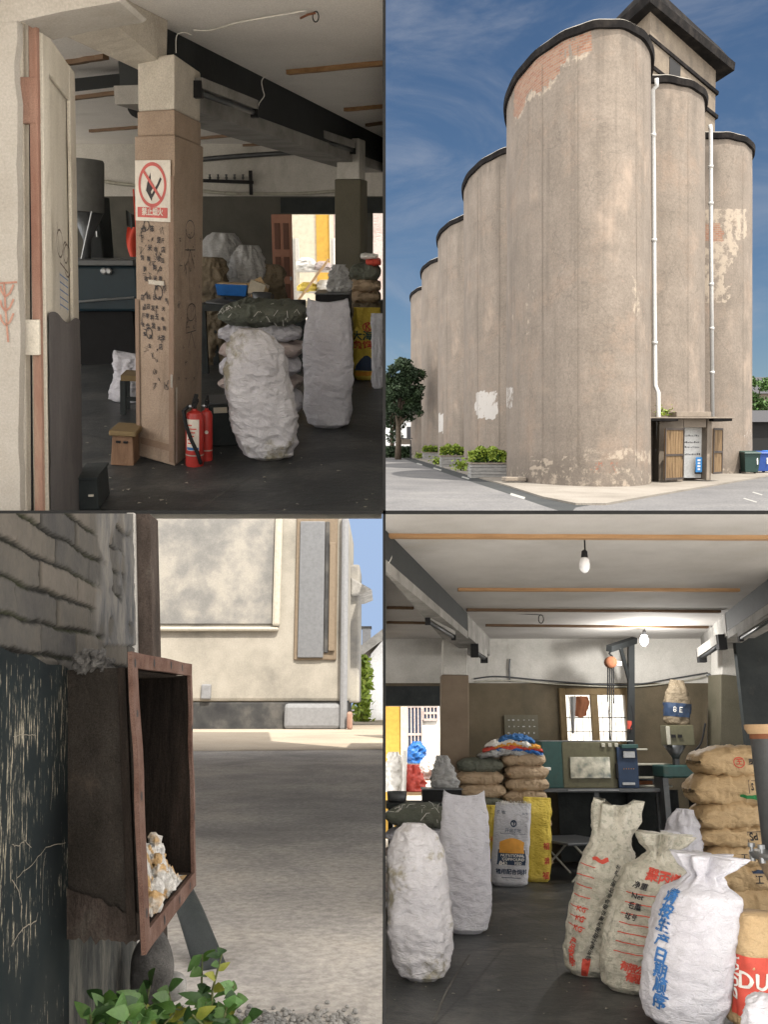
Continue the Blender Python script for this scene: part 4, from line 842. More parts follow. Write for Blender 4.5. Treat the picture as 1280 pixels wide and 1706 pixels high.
bx4(T, o, 1061.5, 1276, 1121, 1312, .03, MATS['steel_dark'], 'back_panel', .36); bx4(T, o, 1066, 1301, 1090, 1307.5, .2, MATS['rust'], 'tray', .05)
# hopper with a bag
o = at(4, 1134, 1285, 12.3); k = 11.6 / F; T = thing(4, 'feed_hopper', 'grey square feed hopper on a dark cone by the right pillar', 'hopper', o, lean=False)
bx4(T, o, 1113, 1208, 1156, 1242, 34 * k, MATS['olive_paint'], 'bin_body')
MB().lathe([(6 * k, 20 * k), (7 * k, 23 * k), (19 * k, 42 * k)], 18, (0, 17 * k, 0)).build('cone', MATS['steel_dark'], T, smooth=True); MB().lathe([(7 * k, 0), (6 * k, 4 * k), (6 * k, 20 * k)], 12, (0, 17 * k, 0)).build('spout', MATS['steel_dark'], T)
for s in (-1, 1): q = B((s * 5.5 * k - 1 * k, -.012, 57 * k), (7 * k, .02, 5 * k)).build('latch', MATS['void_black'], T)
bx4(T, o, 1112, 1210, 1116, 1241, .02, MATS['cream_metal'], 'edge_strip', -.022)
B((2 * k, 17 * k, -.0), (70 * k, .5, 20 * k)).build('machine_base', MATS['teal_paint'], T, bevel=.02); zf = -EYE[4] - o.z
for s in (-1, 1): B((s * 28 * k, 17 * k, zf / 2 - 10 * k * .5), (.07, .4, -zf - 10 * k)).build('leg', MATS['steel_dark'], T)
S = sack_fn(76 * k, 21 * k, 15 * k, 31, [(0, .85), (.1, 1), (.5, 1.0), (.72, .9), (.88, .62), (1, .5)], [(0, .85), (.5, 1), (.8, .8), (1, .12)], wr=.012, zf=5)
o2 = at(4, 1134, 1207.5, 12.3) + Vector((0, 17 * k, 0)); T = thing(4, 'feed_sack', 'kraft sack with a wide blue band standing on the grey hopper', 'sack', o2)
sack_mesh(S, 60, 60).build('sack_body', MATS['kraft_dark'], T, smooth=True); b = MB(); b.grid(40, 8, lambda x, y: surf(S, .40 + .66 * x, .18 + .30 * y, .004)); b.build('blue_band', MATS['print_navy'], T, smooth=True)
b = MB(); text_on(b, S, '8', .69, .33, .1, off=.008); text_on(b, S, 'E', .76, .33, .1, off=.008); b.build('lettering', MATS['cloth_white'], T)
# air cooler
o = fl(4, 1133, 1420); k = dep(4, o) / F; T = thing(4, 'air_cooler', 'grey standing air cooler with dark louvres behind the plastic sacks', 'air cooler', o, 33); H = 138 * k
B((0, 0, H * .48), (44 * k, 40 * k, H * .86)).build('cooler_body', MATS['cream_metal'], T, bevel=.03); B((0, 0, H * .95), (46 * k, 42 * k, H * .08)).build('top_panel', MATS['steel'], T, bevel=.02)
for yaw_, nx, ny in ((0, 0, -1), (1, -1, 0)):
    c = Vector((nx * 22.3 * k, ny * 20.3 * k, H * .55)); B(c, (34 * k if ny else .012, .012 if ny else 30 * k, H * .5)).build('grille', MATS['void_black'], T); b = MB()
    for i in range(11): b.box(c + Vector((nx * .012, ny * .012, (i - 5) * H * .042)), (33 * k if ny else .014, .014 if ny else 29 * k, H * .014))
    b.build('louvre', MATS['steel_dark'], T)
for sx in (-1, 1):
    for sy in (-1, 1): MB().lathe([(.03, 0), (.03, .06)], 10, (sx * 16 * k, sy * 14 * k, 0)).build('wheel', MATS['void_black'], T)
# ---- upright sacks
def upright(p, o, S, m, label, na=112, n2=110, name='woven_sack', group='upright filled sacks', cat='sack', yaw=0):
    T = thing(p, name, label, cat, o, yaw, group); sack_mesh(S, na, n2).build('sack_body', m, T, smooth=True); return T
TIED = [(0, .62), (.03, .82), (.12, .98), (.3, 1.03), (.55, .98), (.75, .86), (.86, .62), (.92, .30), (.95, .24), (1, .48)]
LUMP = [(0, .45), (.04, .72), (.14, .93), (.3, 1.03), (.5, 1.0), (.7, .93), (.85, .84), (.94, .66), (1, .30)]
def front_sack(p, u, vb, vt, wpx, lean, seed, label, prof, m, wr=.0165, zf=11.0, py=None, sq=2.3, ears=0, dy=0):
    o = fl(p, u, vb); k = dep(p, o) / F; H = ht(p, vt, vb); rx = wpx * k / 2; o = o + Vector((0, rx * .6 + dy, 0))
    S = sack_fn(H, rx * .93, rx * .8, seed, prof, py, (lean * k, .02), wr, sq, zf, .0, ears=ears); return upright(p, o, S, m, label), S, k
front_sack(4, 706, 1640, 1381, 112, -14, 3, 'crumpled white sack with brown stains at the front left', LUMP, MATS['woven_stained'])
SEAM = [(0, .6), (.04, .85), (.15, .98), (.4, 1.03), (.7, .97), (.9, .88), (1, .78)]; SEAMY = [(0, .6), (.04, .85), (.4, 1.0), (.7, .85), (.88, .5), (1, .06)]
front_sack(4, 779, 1558, 1331, 92, -3, 5, 'tall clean white sack with a folded top beside the stained one', SEAM, MATS['woven_white'], .0125, 10, SEAMY, 2.5, .05)
# lying sacks
def lying(p, loc, L, W, Th, yaw, seed, m, label, group, name='lying_sack', droop=.0, wr=.012, lean=True, pw=3.0, sq=2.6):
    T = thing(p, name, label, 'sack', loc, yaw, group, lean=lean); S = pillow_fn(L, W, Th, seed, wr, droop, pw, sq); pillow_mesh(S).build('sack_body', m, T, smooth=True); return T, S
def frays(T, pts, m, r=.0025, ln=.12, n=26, seed=1):
    g = random.Random(seed); b = MB()
    for i in range(n):
        c = Vector(pts(g)); d = Vector((g.uniform(-1, 1), g.uniform(-1, .2), g.uniform(-.3, .8))).normalized() * ln * g.uniform(.4, 1.2); b.tube([c, c + d * .5 + Vector((0, 0, .02)), c + d + Vector((0, 0, -.02))], r, 4)
    b.build('loose_thread', m, T)
o = fl(4, 690, 1530); k = dep(4, o) / F
names_ = ('bottom', 'fifth down', 'fourth down', 'third down', 'second down')
for i in range(5): lying(4, Vector((.36 , o.y + .28, -EYE[4] + i * .155)), .66, .48, .165, (-14, -20, -12, -22, -16)[i], 40 + i, MATS['woven_pink' if i % 2 else 'woven_white'], 'pinkish filled sack lying %s in the stack under the green sack' % names_[i], 'sacks stacked behind the white sacks', wr=.01)
T, S = lying(4, Vector((.37, o.y + .26, -EYE[4] + .785)), .70, .55, .2, -8, 47, MATS['woven_green'], 'frayed green sack lying on top of the stack at the left edge', 'sacks stacked behind the white sacks')
frays(T, lambda g: (g.uniform(-.25, .25), -.2 + g.uniform(-.05, .1), .15), MATS['cloth_white'], ln=.14, n=30)
def stackcol(p, u, Y, vtop, n, L, W, th, mats, lab, grp, seed, yaws=(0,)):
    top = at(p, u, vtop, Y).z; x = at(p, u, vtop, Y).x; out = []
    for i in range(n):
        z = top - (i + 1) * th
        if z < -EYE[p] - .02: break
        out.append(lying(p, Vector((x + .02 * math.sin(i * 2.1 + seed), Y + W / 2, z)), L, W, th * 1.12, yaws[i % len(yaws)] + 3 * math.sin(i * 1.7), seed + i, mats[i % len(mats)], lab[min(i, len(lab) - 1)] if i < len(lab) else lab[-1], grp, wr=.008, lean=False, pw=4.0, sq=3.2))
    return out
k = 11.25 / F
A_ = stackcol(4, 803, 11.95, 1266, 8, 78 * k, .42, 20.5 * k, [MATS['woven_green'], MATS['kraft_dull'], MATS['kraft_dull'], MATS['woven_green']], ['dark green sack on top of the left back stack', 'plain kraft sack under the dark green sack', 'kraft sack with a line of dark print below the plain one', 'dark green sack low in the left back stack', 'kraft sack low in the left back stack behind the white sack'], 'left back sack stack', 60)
b = MB(); T, S = A_[2]
for i in range(9): text_on(b, S, 'MANAUYA'[i % 7], 0.30, .27 + i * .05, .05, ang=90, off=.006)
B_ = stackcol(4, 877, 11.95, 1257, 9, 76 * k, .42, 20 * k, [MATS['kraft_dull']], ['folded kraft sack right under the coloured bags', 'kraft sack second from the top of the right back stack', 'kraft sack third from the top of the right back stack', 'kraft sack just above the yellow sack', 'kraft sack hidden low in the right back stack'], 'right back sack stack', 80)
z0 = B_[0][0].location.z
for i, (mn, u, v, L, th, yaw, lb) in enumerate((('woven_grey', 853, 1250, 112, 8, 4, 'grey empty bag at the bottom of the coloured pile'), ('blue_plastic', 858, 1248, 104, 4, -3, 'thin blue bag edge in the coloured pile'), ('print_red', 858, 1243, 104, 7, -4, 'red banded bag in the coloured pile'), ('print_orange', 864, 1238, 84, 6, -6, 'orange printed bag in the coloured pile'), ('cloth_white', 852, 1235, 84, 6, -9, 'white bag near the top of the coloured pile'), ('print_blue', 864, 1228, 66, 6, -12, 'blue crumpled bag topping the coloured pile'))):
    lying(4, at(4, u, v + th, 11.95) + Vector((0, .2, 0)), L * k, .4, th * k * 1.3, yaw, 100 + i, MATS[mn], lb, 'coloured empty bags', 'folded_bag', .05, .02, False)
# flour sack and yellow sacks
BAGX = [(0, .8), (.04, .93), (.2, 1), (.5, .97), (.8, .98), (1, .95)]; BAGY = [(0, .7), (.05, 1), (.5, 1), (.8, .75), (1, .05)]
def flatbag(p, u, vb, vt, wpx, lean, seed, m, label, dp=.55, wr=.011, name='feed_sack', sq=3.2, dy=0, yaw=0):
    o = fl(p, u, vb); k = dep(p, o) / F; H = ht(p, vt, vb); rx = wpx * k / 2; o = o + Vector((0, rx * dp + dy, 0)); S = sack_fn(H, rx * .96, rx * dp, seed, BAGX, BAGY, (lean * k, .03), wr, sq, 5.0); T = upright(p, o, S, m, label, 90, 80, name, 'standing printed sacks', yaw=yaw); return T, S, k
T, S, k = flatbag(4, 851, 1478, 1341, 63, 8, 11, MATS['flour_white'], 'white printed flour sack with a gold field picture and navy panel')
b = MB(); patch_on(b, S, .63, .865, .26, .44, .004); b.build('navy_panel', MATS['print_navy'], T, smooth=True)
b = MB(); b.grid(14, 8, lambda x, y: surf(S, .64 + .21 * x, .40 + y * (.13 + .05 * math.sin(x * 3.1)) , .007)); b.build('gold_picture', MATS['print_orange'], T, smooth=True)
b = MB(); lb_ = [(.75 + .022 * math.cos(a), .755 + .035 * math.sin(a)) for a in [i * .35 for i in range(19)]]; lines_on(b, S, lb_, .014, .006); text_on(b, S, 'T', .75, .75, .06, off=.006, bold=.004)
text_on(b, S, '农 牧', .64, .88, .05, off=.006); text_on(b, S, '饲 料', .85, .87, .035, off=.006); text_on(b, S, '开启农牧', .75, .665, .05, off=.006); lines_on(b, S, [(.64 + .02 * i, .63) for i in range(12)], .004, .006)
text_on(b, S, '猪用配合饲料', .75, .175, .062, off=.006, bold=.003); lines_on(b, S, [(.67 + .02 * i, .11) for i in range(9)], .006, .006); b.build('lettering', MATS['print_navy'], T)
b = MB(); text_on(b, S, 'NUTRITIONAL', .75, .37, .043, off=.008, bold=.002); text_on(b, S, 'COMPOUND', .76, .325, .043, off=.008, bold=.002); text_on(b, S, 'FEED', .80, .28, .043, off=.008, bold=.002); text_on(b, S, '842', .68, .275, .06, off=.008, bold=.003); b.build('white_lettering', MATS['cloth_white'], T)
frays(T, lambda g: (g.uniform(-.18, .18) + .06, g.uniform(-.02, .02), .9), MATS['cloth_white'], ln=.04, n=40)
T, S, k = flatbag(4, 896, 1470, 1331, 48, 2, 13, MATS['woven_yellow'], 'yellow sack with red characters right of the flour sack', dy=-.02); b = MB()
for i, c in enumerate('福満福'): text_on(b, S, c, .84, .42 - i * .17, .085, off=.008, bold=.003)
b.build('lettering', MATS['print_red'], T)
T, S, k = flatbag(4, 824, 1469, 1344, 30, 1, 14, MATS['woven_yellow'], 'narrow strip of yellow sack left of the flour sack', dy=-.02); b = MB(); patch_on(b, S, .60, .9, .1, .3, .005); b.build('picture', MATS['print_navy'], T); b = MB(); text_on(b, S, '福', .72, .55, .07, off=.006); b.build('lettering', MATS['print_red'], T)
# things on the floor by the bench
T, S = lying(4, fl(4, 977, 1412) + Vector((0, .25, 0)), .52, .34, .30, 6, 130, MATS['woven_white'], 'white sack with red print lying under the bench', 'sack under the bench'); b = MB(); text_on(b, S, '大米', .70, .4, .09, off=.006, bold=.004, ang=180); b.build('lettering', MATS['print_red'], T)
o = fl(4, 938, 1432); k = dep(4, o) / F; T = thing(4, 'stool', 'dark wooden stool before the bench', 'stool', o, 10); W, H = 46 * k, 46 * k
B((0, .1, H - .02), (W, W * .8, .04)).build('seat', MATS['dark_paint'], T)
for sx in (-1, 1):
    for sy in (-1, 1): B((sx * W * .42, .1 + sy * W * .32, H / 2 - .02), (.045, .045, H - .04)).build('leg', MATS['dark_paint'], T)
    B((sx * W * .3, .1 - W * .405, H - .06), (.05, .01, .03)).build('bracket', MATS['steel'], T)
o2 = o + Vector((-.04, .1, H)); T = thing(4, 'bottle', 'dark green glass bottle standing on the stool', 'bottle', o2); MB().lathe([(.05, 0), (.055, .02), (.055, .15), (.02, .21), (.02, .27)], 16).build('bottle_glass', MATS['teal_paint'], T, smooth=True); MB().lathe([(.023, .2705), (.023, .30)], 12).build('cap', MATS['steel'], T)
T, S, k = flatbag(4, 926, 1410, 1330, 24, 2, 140, MATS['kraft_dull'], 'small kraft pouch standing behind the stool')
o = fl(4, 962, 1468); k = dep(4, o) / F; T = thing(4, 'folding_table', 'low grey folding table with crossed legs behind the printed sacks', 'table', o + Vector((0, .3, 0)), 38); H = .43
B((0, 0, H), (.95, .70, .03)).build('table_top', MATS['steel_dark'], T, bevel=.008)
for s in (-1, 1): MB().tube([(-.3, s * .26, 0), (.28, s * .26, H - .02)], .013, 6).build('leg', MATS['cream_metal'], T); MB().tube([(.3, s * .28, 0), (-.28, s * .28, H - .02)], .013, 6).build('leg', MATS['cream_metal'], T)
# bucket, box, bag at the left back
o = at(4, 661, 1337, 10.2); k = 9.8 / F; o.x = max(o.x, 18.5 * k)
TB = thing(4, 'side_table', 'dark table behind the stacked sacks by the yard door', 'table', Vector((.37, 10.2, -EYE[4])), lean=False); zt_ = at(4, 661, 1337, 10.2).z + EYE[4]
B((-.01, .1, zt_ - .025), (.68, .6, .05)).build('table_top', MATS['dark_paint'], TB)
for sx in (-1, 1):
    for sy in (-1, 1): B((sx * .3, .1 + sy * .25, zt_ / 2 - .025), (.05, .05, zt_ - .05)).build('leg', MATS['dark_paint'], TB)
T = thing(4, 'pot', 'dented metal pot on the table before the yard door', 'pot', Vector((o.x + .004, 10.25, zt_ - EYE[4]))); MB().lathe([(13 * k, 0), (15.5 * k, 3 * k), (16.5 * k, 17 * k), (15.5 * k, 17 * k), (14 * k, 4 * k)], 24).build('pot_body', MATS['steel_dark'], T, smooth=True)
o = fl(4, 738, 1450); o.y = 10.3; k = 9.9 / F; a = at(4, 738, 1345, 10.3); T = thing(4, 'crate', 'black crate below the crumpled plastic bag', 'crate', Vector((a.x, 10.3, -EYE[4])), lean=False); H = at(4, 738, 1316, 10.3).z + EYE[4]
B((0, .2, H / 2), (64 * k, .4, H)).build('crate_body', MATS['void_black'], T, bevel=.01); B((0, .2, H + .006), (67 * k, .43, .012)).build('rim', MATS['steel_dark'], T)
S = sack_fn(52 * k, 20 * k, 14 * k, 151, [(0, .9), (.2, 1), (.5, .75), (.8, .4), (1, .12)], None, (-4 * k, 0), .03, 2.0, 4); T = upright(4, Vector((a.x + 6 * k, 10.5, H + .012 - EYE[4])), S, MATS['woven_grey'], 'crumpled grey plastic bag standing on the black crate', 70, 50, 'plastic_bag', 'plastic bags', 'bag')
# ---- right hand group
T, S, k = None, None, None
o = fl(4, 989, 1634); k = dep(4, o) / F
PBX = [(0, .55), (.04, .78), (.15, .97), (.35, 1.02), (.6, .98), (.7, .92), (.755, .76), (.8, .72), (.9, .78), (1, .74)]; PBY = [(0, .55), (.05, .85), (.3, 1), (.6, .95), (.74, .6), (.8, .5), (.9, .5), (1, .2)]
SA = sack_fn(1.14, 47 * k, 44 * k, 21, PBX, PBY, (60 * k, .10), .015, 2.3, 10, .03, ears=.05); TA = upright(4, o + Vector((0, .2, 0)), SA, MATS['woven_cloudy'], 'clear printed pellet sack with an open flared top, left of three')
def scale_lines(T, S, a0, a1, ts, red):
    b = MB()
    for t_ in ts: lines_on(b, S, [(a0 + (a1 - a0) * i / 14, t_ - .012 * i / 14) for i in range(15)], .006, .005)
    b.build('scale_lines', MATS['print_red'], T)
scale_lines(TA, SA, .53, .66, [.64, .58, .52, .46, .40, .345, .29], 1)
b = MB()
for t_ in (.36, .305, .25): text_on(b, SA, 'KG', .625, t_ + .022, .052, -8, .006, bold=.002)
for i in range(4): text_on(b, SA, '产品名称规格'[i] , .60, .19 - i * .038, .06, -10, .006, bold=.004)
patch_on(b, SA, .67, .72, .01, .11, .006); lines_on(b, SA, [(.63 + .012 * i, .672 + .008 * math.sin(i)) for i in range(9)], .03, .006); b.build('lettering', MATS['print_red'], TA)
b = MB()
for i, c in enumerate('生产厂家检验合格证聚丙烯塑料编织袋'): text_on(b, SA, c, .785 - .005 * i, .64 - i * .033, .038, 62, .006, bold=.001)
b.build('lettering', MATS['print_black'], TA)
o = fl(4, 1066, 1662); k = dep(4, o) / F
PCX = [(0, .62), (.04, .82), (.15, .98), (.4, 1.03), (.62, 1.0), (.76, .88), (.84, .42), (.875, .26), (.93, .50), (1, .62)]
SB = sack_fn(.985, 60 * k, 50 * k, 23, PCX, None, (64 * k, .10), .015, 2.3, 10, .055); TB_ = upright(4, o + Vector((0, .2, 0)), SB, MATS['woven_cloudy'], 'clear printed pellet sack tied with a bunched neck, middle of three')
scale_lines(TB_, SB, .60, .84, [.62, .555, .49, .43, .37, .315, .255], 1); b = MB()
for t_, a_ in ((.375, .80), (.32, .785), (.262, .77)): text_on(b, SB, 'KG', a_, t_ + .02, .055, -8, .006, bold=.002)
for i, c in enumerate('有限公司产品'): text_on(b, SB, c, .66 + .035 * i, .17 - .008 * i, .06, -8, .006, bold=.005); text_on(b, SB, c, .69 + .03 * i, .11 - .008 * i, .055, -8, .006, bold=.005)
for i, c in enumerate('聚丙烯纸'): text_on(b, SB, c, .70 + .055 * i, .735 - .012 * i, .085, -6, .006, bold=.006)
b.build('lettering', MATS['print_red'], TB_); b = MB()
for i, c in enumerate(('净重', 'Net', '毛重', '批号')): text_on(b, SB, c, .66 - .004 * i, .665 - i * .065, .05, -8, .006, bold=.002)
b.build('lettering', MATS['print_black'], TB_)
o = fl(4, 1154, 1722); k = dep(4, o) / F
SC = sack_fn(.93, 75 * k, 60 * k, 27, PCX, None, (54 * k, .08), .014, 2.5, 9, .06); TC = upright(4, o + Vector((0, .2, 0)), SC, MATS['woven_white'], 'white tied sack with a diagonal row of blue characters, right of three')
b = MB()
for i, c in enumerate('请按生产日期顺序'): text_on(b, SC, c, .585 + .005 * i, .735 - i * .085, .088, -8, .006, bold=.006)
b.build('lettering', MATS['print_blue'], TC)
# loose white plastic sacks behind
for i, (u, vb, vt, wd, Y, ln, lb) in enumerate(((1133, 1500, 1347, 60, 8.6, 8, 'tall white plastic sack slumped beside the kraft stack'), (1112, 1490, 1385, 50, 8.0, 6, 'crumpled white plastic sack behind the middle pellet sack'))):
    k = Y / F; o = fl(4, u, 1540); o.y = Y; o.x = at(4, u, vb, Y).x; H = at(4, u, vt, Y).z + EYE[4]; S = sack_fn(H, wd * k / 2, wd * k / 2.2, 160 + i, [(0, 1), (.3, 1), (.7, .95), (.88, .7), (1, .25)], None, (ln * k, 0), .03, 2.0, 6); upright(4, Vector((o.x, Y + .1, -EYE[4])), S, MATS['woven_white'], lb, 80, 70, 'plastic_sack', 'loose white plastic sacks')
# kraft stack
Yk = 8.6; k = 8.25 / F; tops = [1251, 1295, 1341, 1382, 1413, 1446, 1485, 1524]; lab = ['with a red emblem, topmost', 'with a green band, second from the top', 'third from the top, plain', 'with a boxed Sd mark, fourth from the top', 'marked with one black character, fifth from the top', 'with a navy band, sixth from the top', 'lowest of the kraft stack that shows']
for i in range(7):
    zt_, zb_ = at(4, 1220, tops[i], Yk).z, at(4, 1220, tops[i + 1], Yk).z; L = .92; x = at(4, (1168, 1157, 1160, 1158, 1163, 1160, 1160)[i], 1300, Yk).x + L / 2
    if i == 6: zb_ = -EYE[4]
    T, S = lying(4, Vector((x, Yk + .22, zb_)), L, .5, (zt_ - zb_) * 1.14, (1, -2, 2, -1, 1, 0, 1)[i], 170 + i, MATS['kraft'], 'kraft paper sack ' + lab[i], 'kraft sacks stacked at the right', 'kraft_sack', .02 * (i % 3), .011 + .003 * (i % 2), lean=False, pw=4.2 + (i % 3) * .7, sq=3.4 + .3 * (i % 2))
    e = MB(); g_ = lambda x_: x_ * k
    if i == 0: line_pillow(e, S, [(g_(62 + 9 * math.cos(a)), .5 + .28 * math.sin(a)) for a in [j * .45 for j in range(15)]], L, .009); text_pillow(e, S, '王', g_(62), .5, L, .06); e.build('red_emblem', MATS['print_red'], T); e = MB(); text_pillow(e, S, '塑', g_(84), .5, L, .075); e.build('lettering', MATS['print_black'], T)
    if i == 1: text_pillow(e, S, 'S', g_(94), .6, L, .085); line_pillow(e, S, [(g_(88), .3), (g_(88), .9), (g_(112), .9)], L, .006); e.build('lettering', MATS['print_black'], T); e = MB(); band_pillow(e, S, g_(74), g_(112), .02, .2, L); e.build('green_band', MATS['print_green'], T)
    if i == 3: text_pillow(e, S, 'Sd', g_(86), .55, L, .09); line_pillow(e, S, [(g_(76), .2), (g_(76), .92), (g_(106), .92)], L, .006); e.build('lettering', MATS['print_black'], T)
    if i == 4: text_pillow(e, S, '工', g_(60), .5, L, .075); text_pillow(e, S, '程', g_(88), .45, L, .075); e.build('lettering', MATS['print_black'], T)
    if i == 5: text_pillow(e, S, '工', g_(84), .4, L, .08); text_pillow(e, S, '程', g_(108), .4, L, .08); e.build('lettering', MATS['print_black'], T); e = MB(); band_pillow(e, S, g_(74), g_(114), .78, .98, L); e.build('navy_band', MATS['print_navy'], T)
    if i == 6: text_pillow(e, S, '塑', g_(108), .7, L, .08); e.build('lettering', MATS['print_black'], T)
# steel hopper at the right edge
Yc = 6.5; k = 6.25 / F; o = at(4, 1309, 1425, Yc); T = thing(4, 'steel_hopper', 'grey steel cylinder hopper with a bolted flange at the right edge', 'hopper', o, lean=False)
MB().lathe([(33 * k, 10 * k), (33 * k, 196 * k)], 40).build('barrel', MATS['steel_dark'], T, smooth=False, auto=30); MB().lathe([(36 * k, 188 * k), (41 * k, 196.5 * k), (41 * k, 203 * k), (36 * k, 203 * k)], 40).build('rim', MATS['wood_pale'], T, auto=30); MB().lathe([(34 * k, 180 * k), (34 * k, 188 * k)], 40).build('band', MATS['rust'], T, auto=30)
MB().lathe([(52 * k, -4 * k), (54 * k, 0), (54 * k, 5 * k), (34 * k, 10 * k)], 40).build('flange', MATS['steel'], T, auto=30); MB().lathe([(10 * k, -95 * k), (30 * k, -40 * k), (44 * k, -4.5 * k)], 40).build('cone', MATS['kraft_dull'], T, auto=30)
for s in (-2.7, -2.2, -3.3): MB().lathe([(5 * k, -9 * k), (5 * k, -1 * k), (3 * k, 0), (3 * k, 12 * k), (6 * k, 12 * k), (6 * k, 18 * k)], 8, (50 * k * math.cos(s), 50 * k * math.sin(s), 0)).build('bolt', MATS['steel'], T)
fz = -EYE[4] - o.z
for s in (.2, 1.6): MB().tube([(50 * k * math.cos(s), 50 * k * math.sin(s), 0), (60 * k * math.cos(s), 60 * k * math.sin(s), fz)], .025, 8).build('leg', MATS['steel_dark'], T)
# red kraft bag and last white bag
o = fl(4, 1284, 1728); k = dep(4, o) / F; S = sack_fn(.60, 50 * k, 34 * k, 191, [(0, .85), (.05, 1), (.5, 1), (.8, .96), (1, .9)], [(0, .8), (.05, 1), (.6, 1), (1, .8)], (8 * k, .05), .012, 5.0, 4)
T = upright(4, o + Vector((.02, .2, 0)), S, MATS['kraft'], 'open kraft bag with a red printed panel at the bottom right corner', 90, 70, 'kraft_bag', 'open kraft bags', 'bag', yaw=14)
b = MB(); b.grid(30, 14, lambda x, y: surf(S, .50 + .44 * x, .12 + .52 * y, .004)); b.build('red_panel', MATS['print_red'], T, smooth=True); b = MB(); text_on(b, S, 'DURA', .545, .43, .085, 90, .008, bold=.004); text_on(b, S, 'DURA', .72, .42, .12, 0, .008, bold=.005); lines_on(b, S, [(.64 + .02 * i, .33) for i in range(9)], .006, .008); b.build('lettering', MATS['cloth_white'], T)
o = fl(4, 1275, 1790); k = dep(4, o) / F; S = sack_fn(.36, 34 * k, 30 * k, 195, LUMP, None, (0, 0), .016, 2.2, 5); upright(4, o, S, MATS['woven_white'], 'small white bag at the very bottom right corner', 60, 50)
# yard beyond the back door (left)
Yy = 16.6; struct(MB().grid(2, 2, lambda x, y: (.004 + 8 * x, Yb4 + .2 + 5 * y, -EYE[4] + .01)).build('yard', MATS['yard_concrete'], p=4))
o = Vector((2.2, Yy, -EYE[4])); T = thing(4, 'yard_house', 'sunlit yellow and white house wall across the yard, seen through the left door', 'house', o, lean=False)
def yx(u): return at(4, u, 1300, Yy).x - o.x
def yz(v): return at(4, 660, v, Yy).z - o.z
b = MB(); b.box(((.006 - o.x + yx(668)) / 2, .1, 1.7), (yx(668) - .006 + o.x, .2, 3.4)); b.build('yellow_wall', MATS['yellow_wall'], T); B(((yx(668.2) + yx(679)) / 2, .08, 1.7), (yx(679) - yx(668.2), .26, 3.4)).build('pilaster', MATS['cream_wall'], T); B(((yx(679.2) + 5.0) / 2, .14, 1.7), (5.0 - yx(679.2), .2, 3.4)).build('white_wall', MATS['cloth_white'], T)
for (ua, ub, va, vb) in ((680, 704, 1177, 1270), (707, 731, 1177, 1199)):
    f = B(((yx(ua) + yx(ub)) / 2, .02, (yz(va) + yz(vb)) / 2), (yx(ub) - yx(ua), .03, yz(va) - yz(vb))).build('window', MATS['print_navy'], T); b = MB()
    for i in range(5): b.box((yx(ua + (ub - ua) * i / 4), -.01, (yz(va) + yz(vb)) / 2), (.025, .02, yz(va) - yz(vb)))
    for v in (va, (va + vb) / 2, vb): b.box(((yx(ua) + yx(ub)) / 2, -.012, yz(v)), (yx(ub) - yx(ua), .018, .04))
    b.build('lattice', MATS['woven_pink'], f)
def heap(p, u, v, Y, wd, hh, m, label, cat, seed, name, z=None):
    k = Y / F; o = at(p, u, v, Y); S = sack_fn(hh * k, wd * k / 2, wd * k / 2.5, seed, [(0, 1), (.3, .95), (.7, .7), (1, .2)], None, (0, 0), .05, 2.0, 4); return upright(p, o, S, MATS[m], label, 48, 30, name, 'junk in the yard', cat)
T = thing(4, 'junk_table', 'pale work table with junk in the yard', 'table', Vector((.62, 15.0, -EYE[4])), lean=False); zj = at(4, 690, 1322, 15.0).z + EYE[4]
B((.06, .3, zj), (1.2, .8, .05)).build('table_top', MATS['wood_pale'], T)
for sx in (-.5, .6): B((sx, 0, zj / 2), (.07, .07, zj)).build('leg', MATS['cloth_white'], T); B((sx, .6, zj / 2), (.07, .07, zj)).build('leg', MATS['cloth_white'], T)
heap(4, 688, 1319, 15.1, 32, 41, 'red_plastic', 'faded red plastic drum on the yard table', 'drum', 201, 'drum'); heap(4, 657, 1319, 15.0, 28, 60, 'cloth_white', 'white cloth heap at the left of the yard table', 'cloth', 202, 'cloth_heap'); heap(4, 716, 1300, 15.4, 30, 34, 'cloth_white', 'pale bundle at the right of the yard table', 'bundle', 203, 'bundle'); heap(4, 694, 1272, 15.7, 24, 34, 'blue_plastic', 'blue tarpaulin peak above the red drum', 'tarpaulin', 204, 'tarpaulin')
a = at(4, 673, 1320, 14.9); T = thing(4, 'plastic_pipe', 'white plastic pipe standing on the yard table', 'pipe', a); MB().tube([(0, 0, 0), (.02, 0, 66 * 14.2 / F)], 4 * 14 / F, 10).build('pipe', MATS['cloth_white'], T, smooth=True)

# pale line worn in the floor and scraps
flat('scrap_pale', (.34, .32, .27), .9); flat('line_dust', (.10, .098, .09), .9)
def floorline(p, pts, wd): b = MB(); b.ribbon([fl(p, u, v, -EYE[p] + .004) for u, v in pts], wd, (0, 0, 1)); struct(b.build('floor_marking', MATS['line_dust'], p=p))
floorline(4, [(722, 1704), (740, 1660), (760, 1624), (783, 1590)], .014)
def scraps(p, n, box, seed, lb):
    g = random.Random(seed); b = MB()
    for _ in range(n):
        q = fl(p, g.uniform(box[0], box[1]), g.uniform(box[2], box[3])); r_ = g.uniform(.004, .013); a = g.uniform(0, 3); d = Vector((math.cos(a), math.sin(a), 0)) * r_; e = Vector((-d.y, d.x, 0)) * g.uniform(.3, .8); z = Vector((0, 0, .003 + g.random() * .004))
        if p == 1 and q.x > -.03 or p == 4 and q.x < .03: continue
        b.add([q - d - e + z, q + d - e + z * 1.6, q + d + e + z, q - d + e + z * 2], [(0, 1, 2, 3)])
    o = b.build('litter', MATS['scrap_pale'], p=p); o['kind'] = 'stuff'; o['label'] = lb
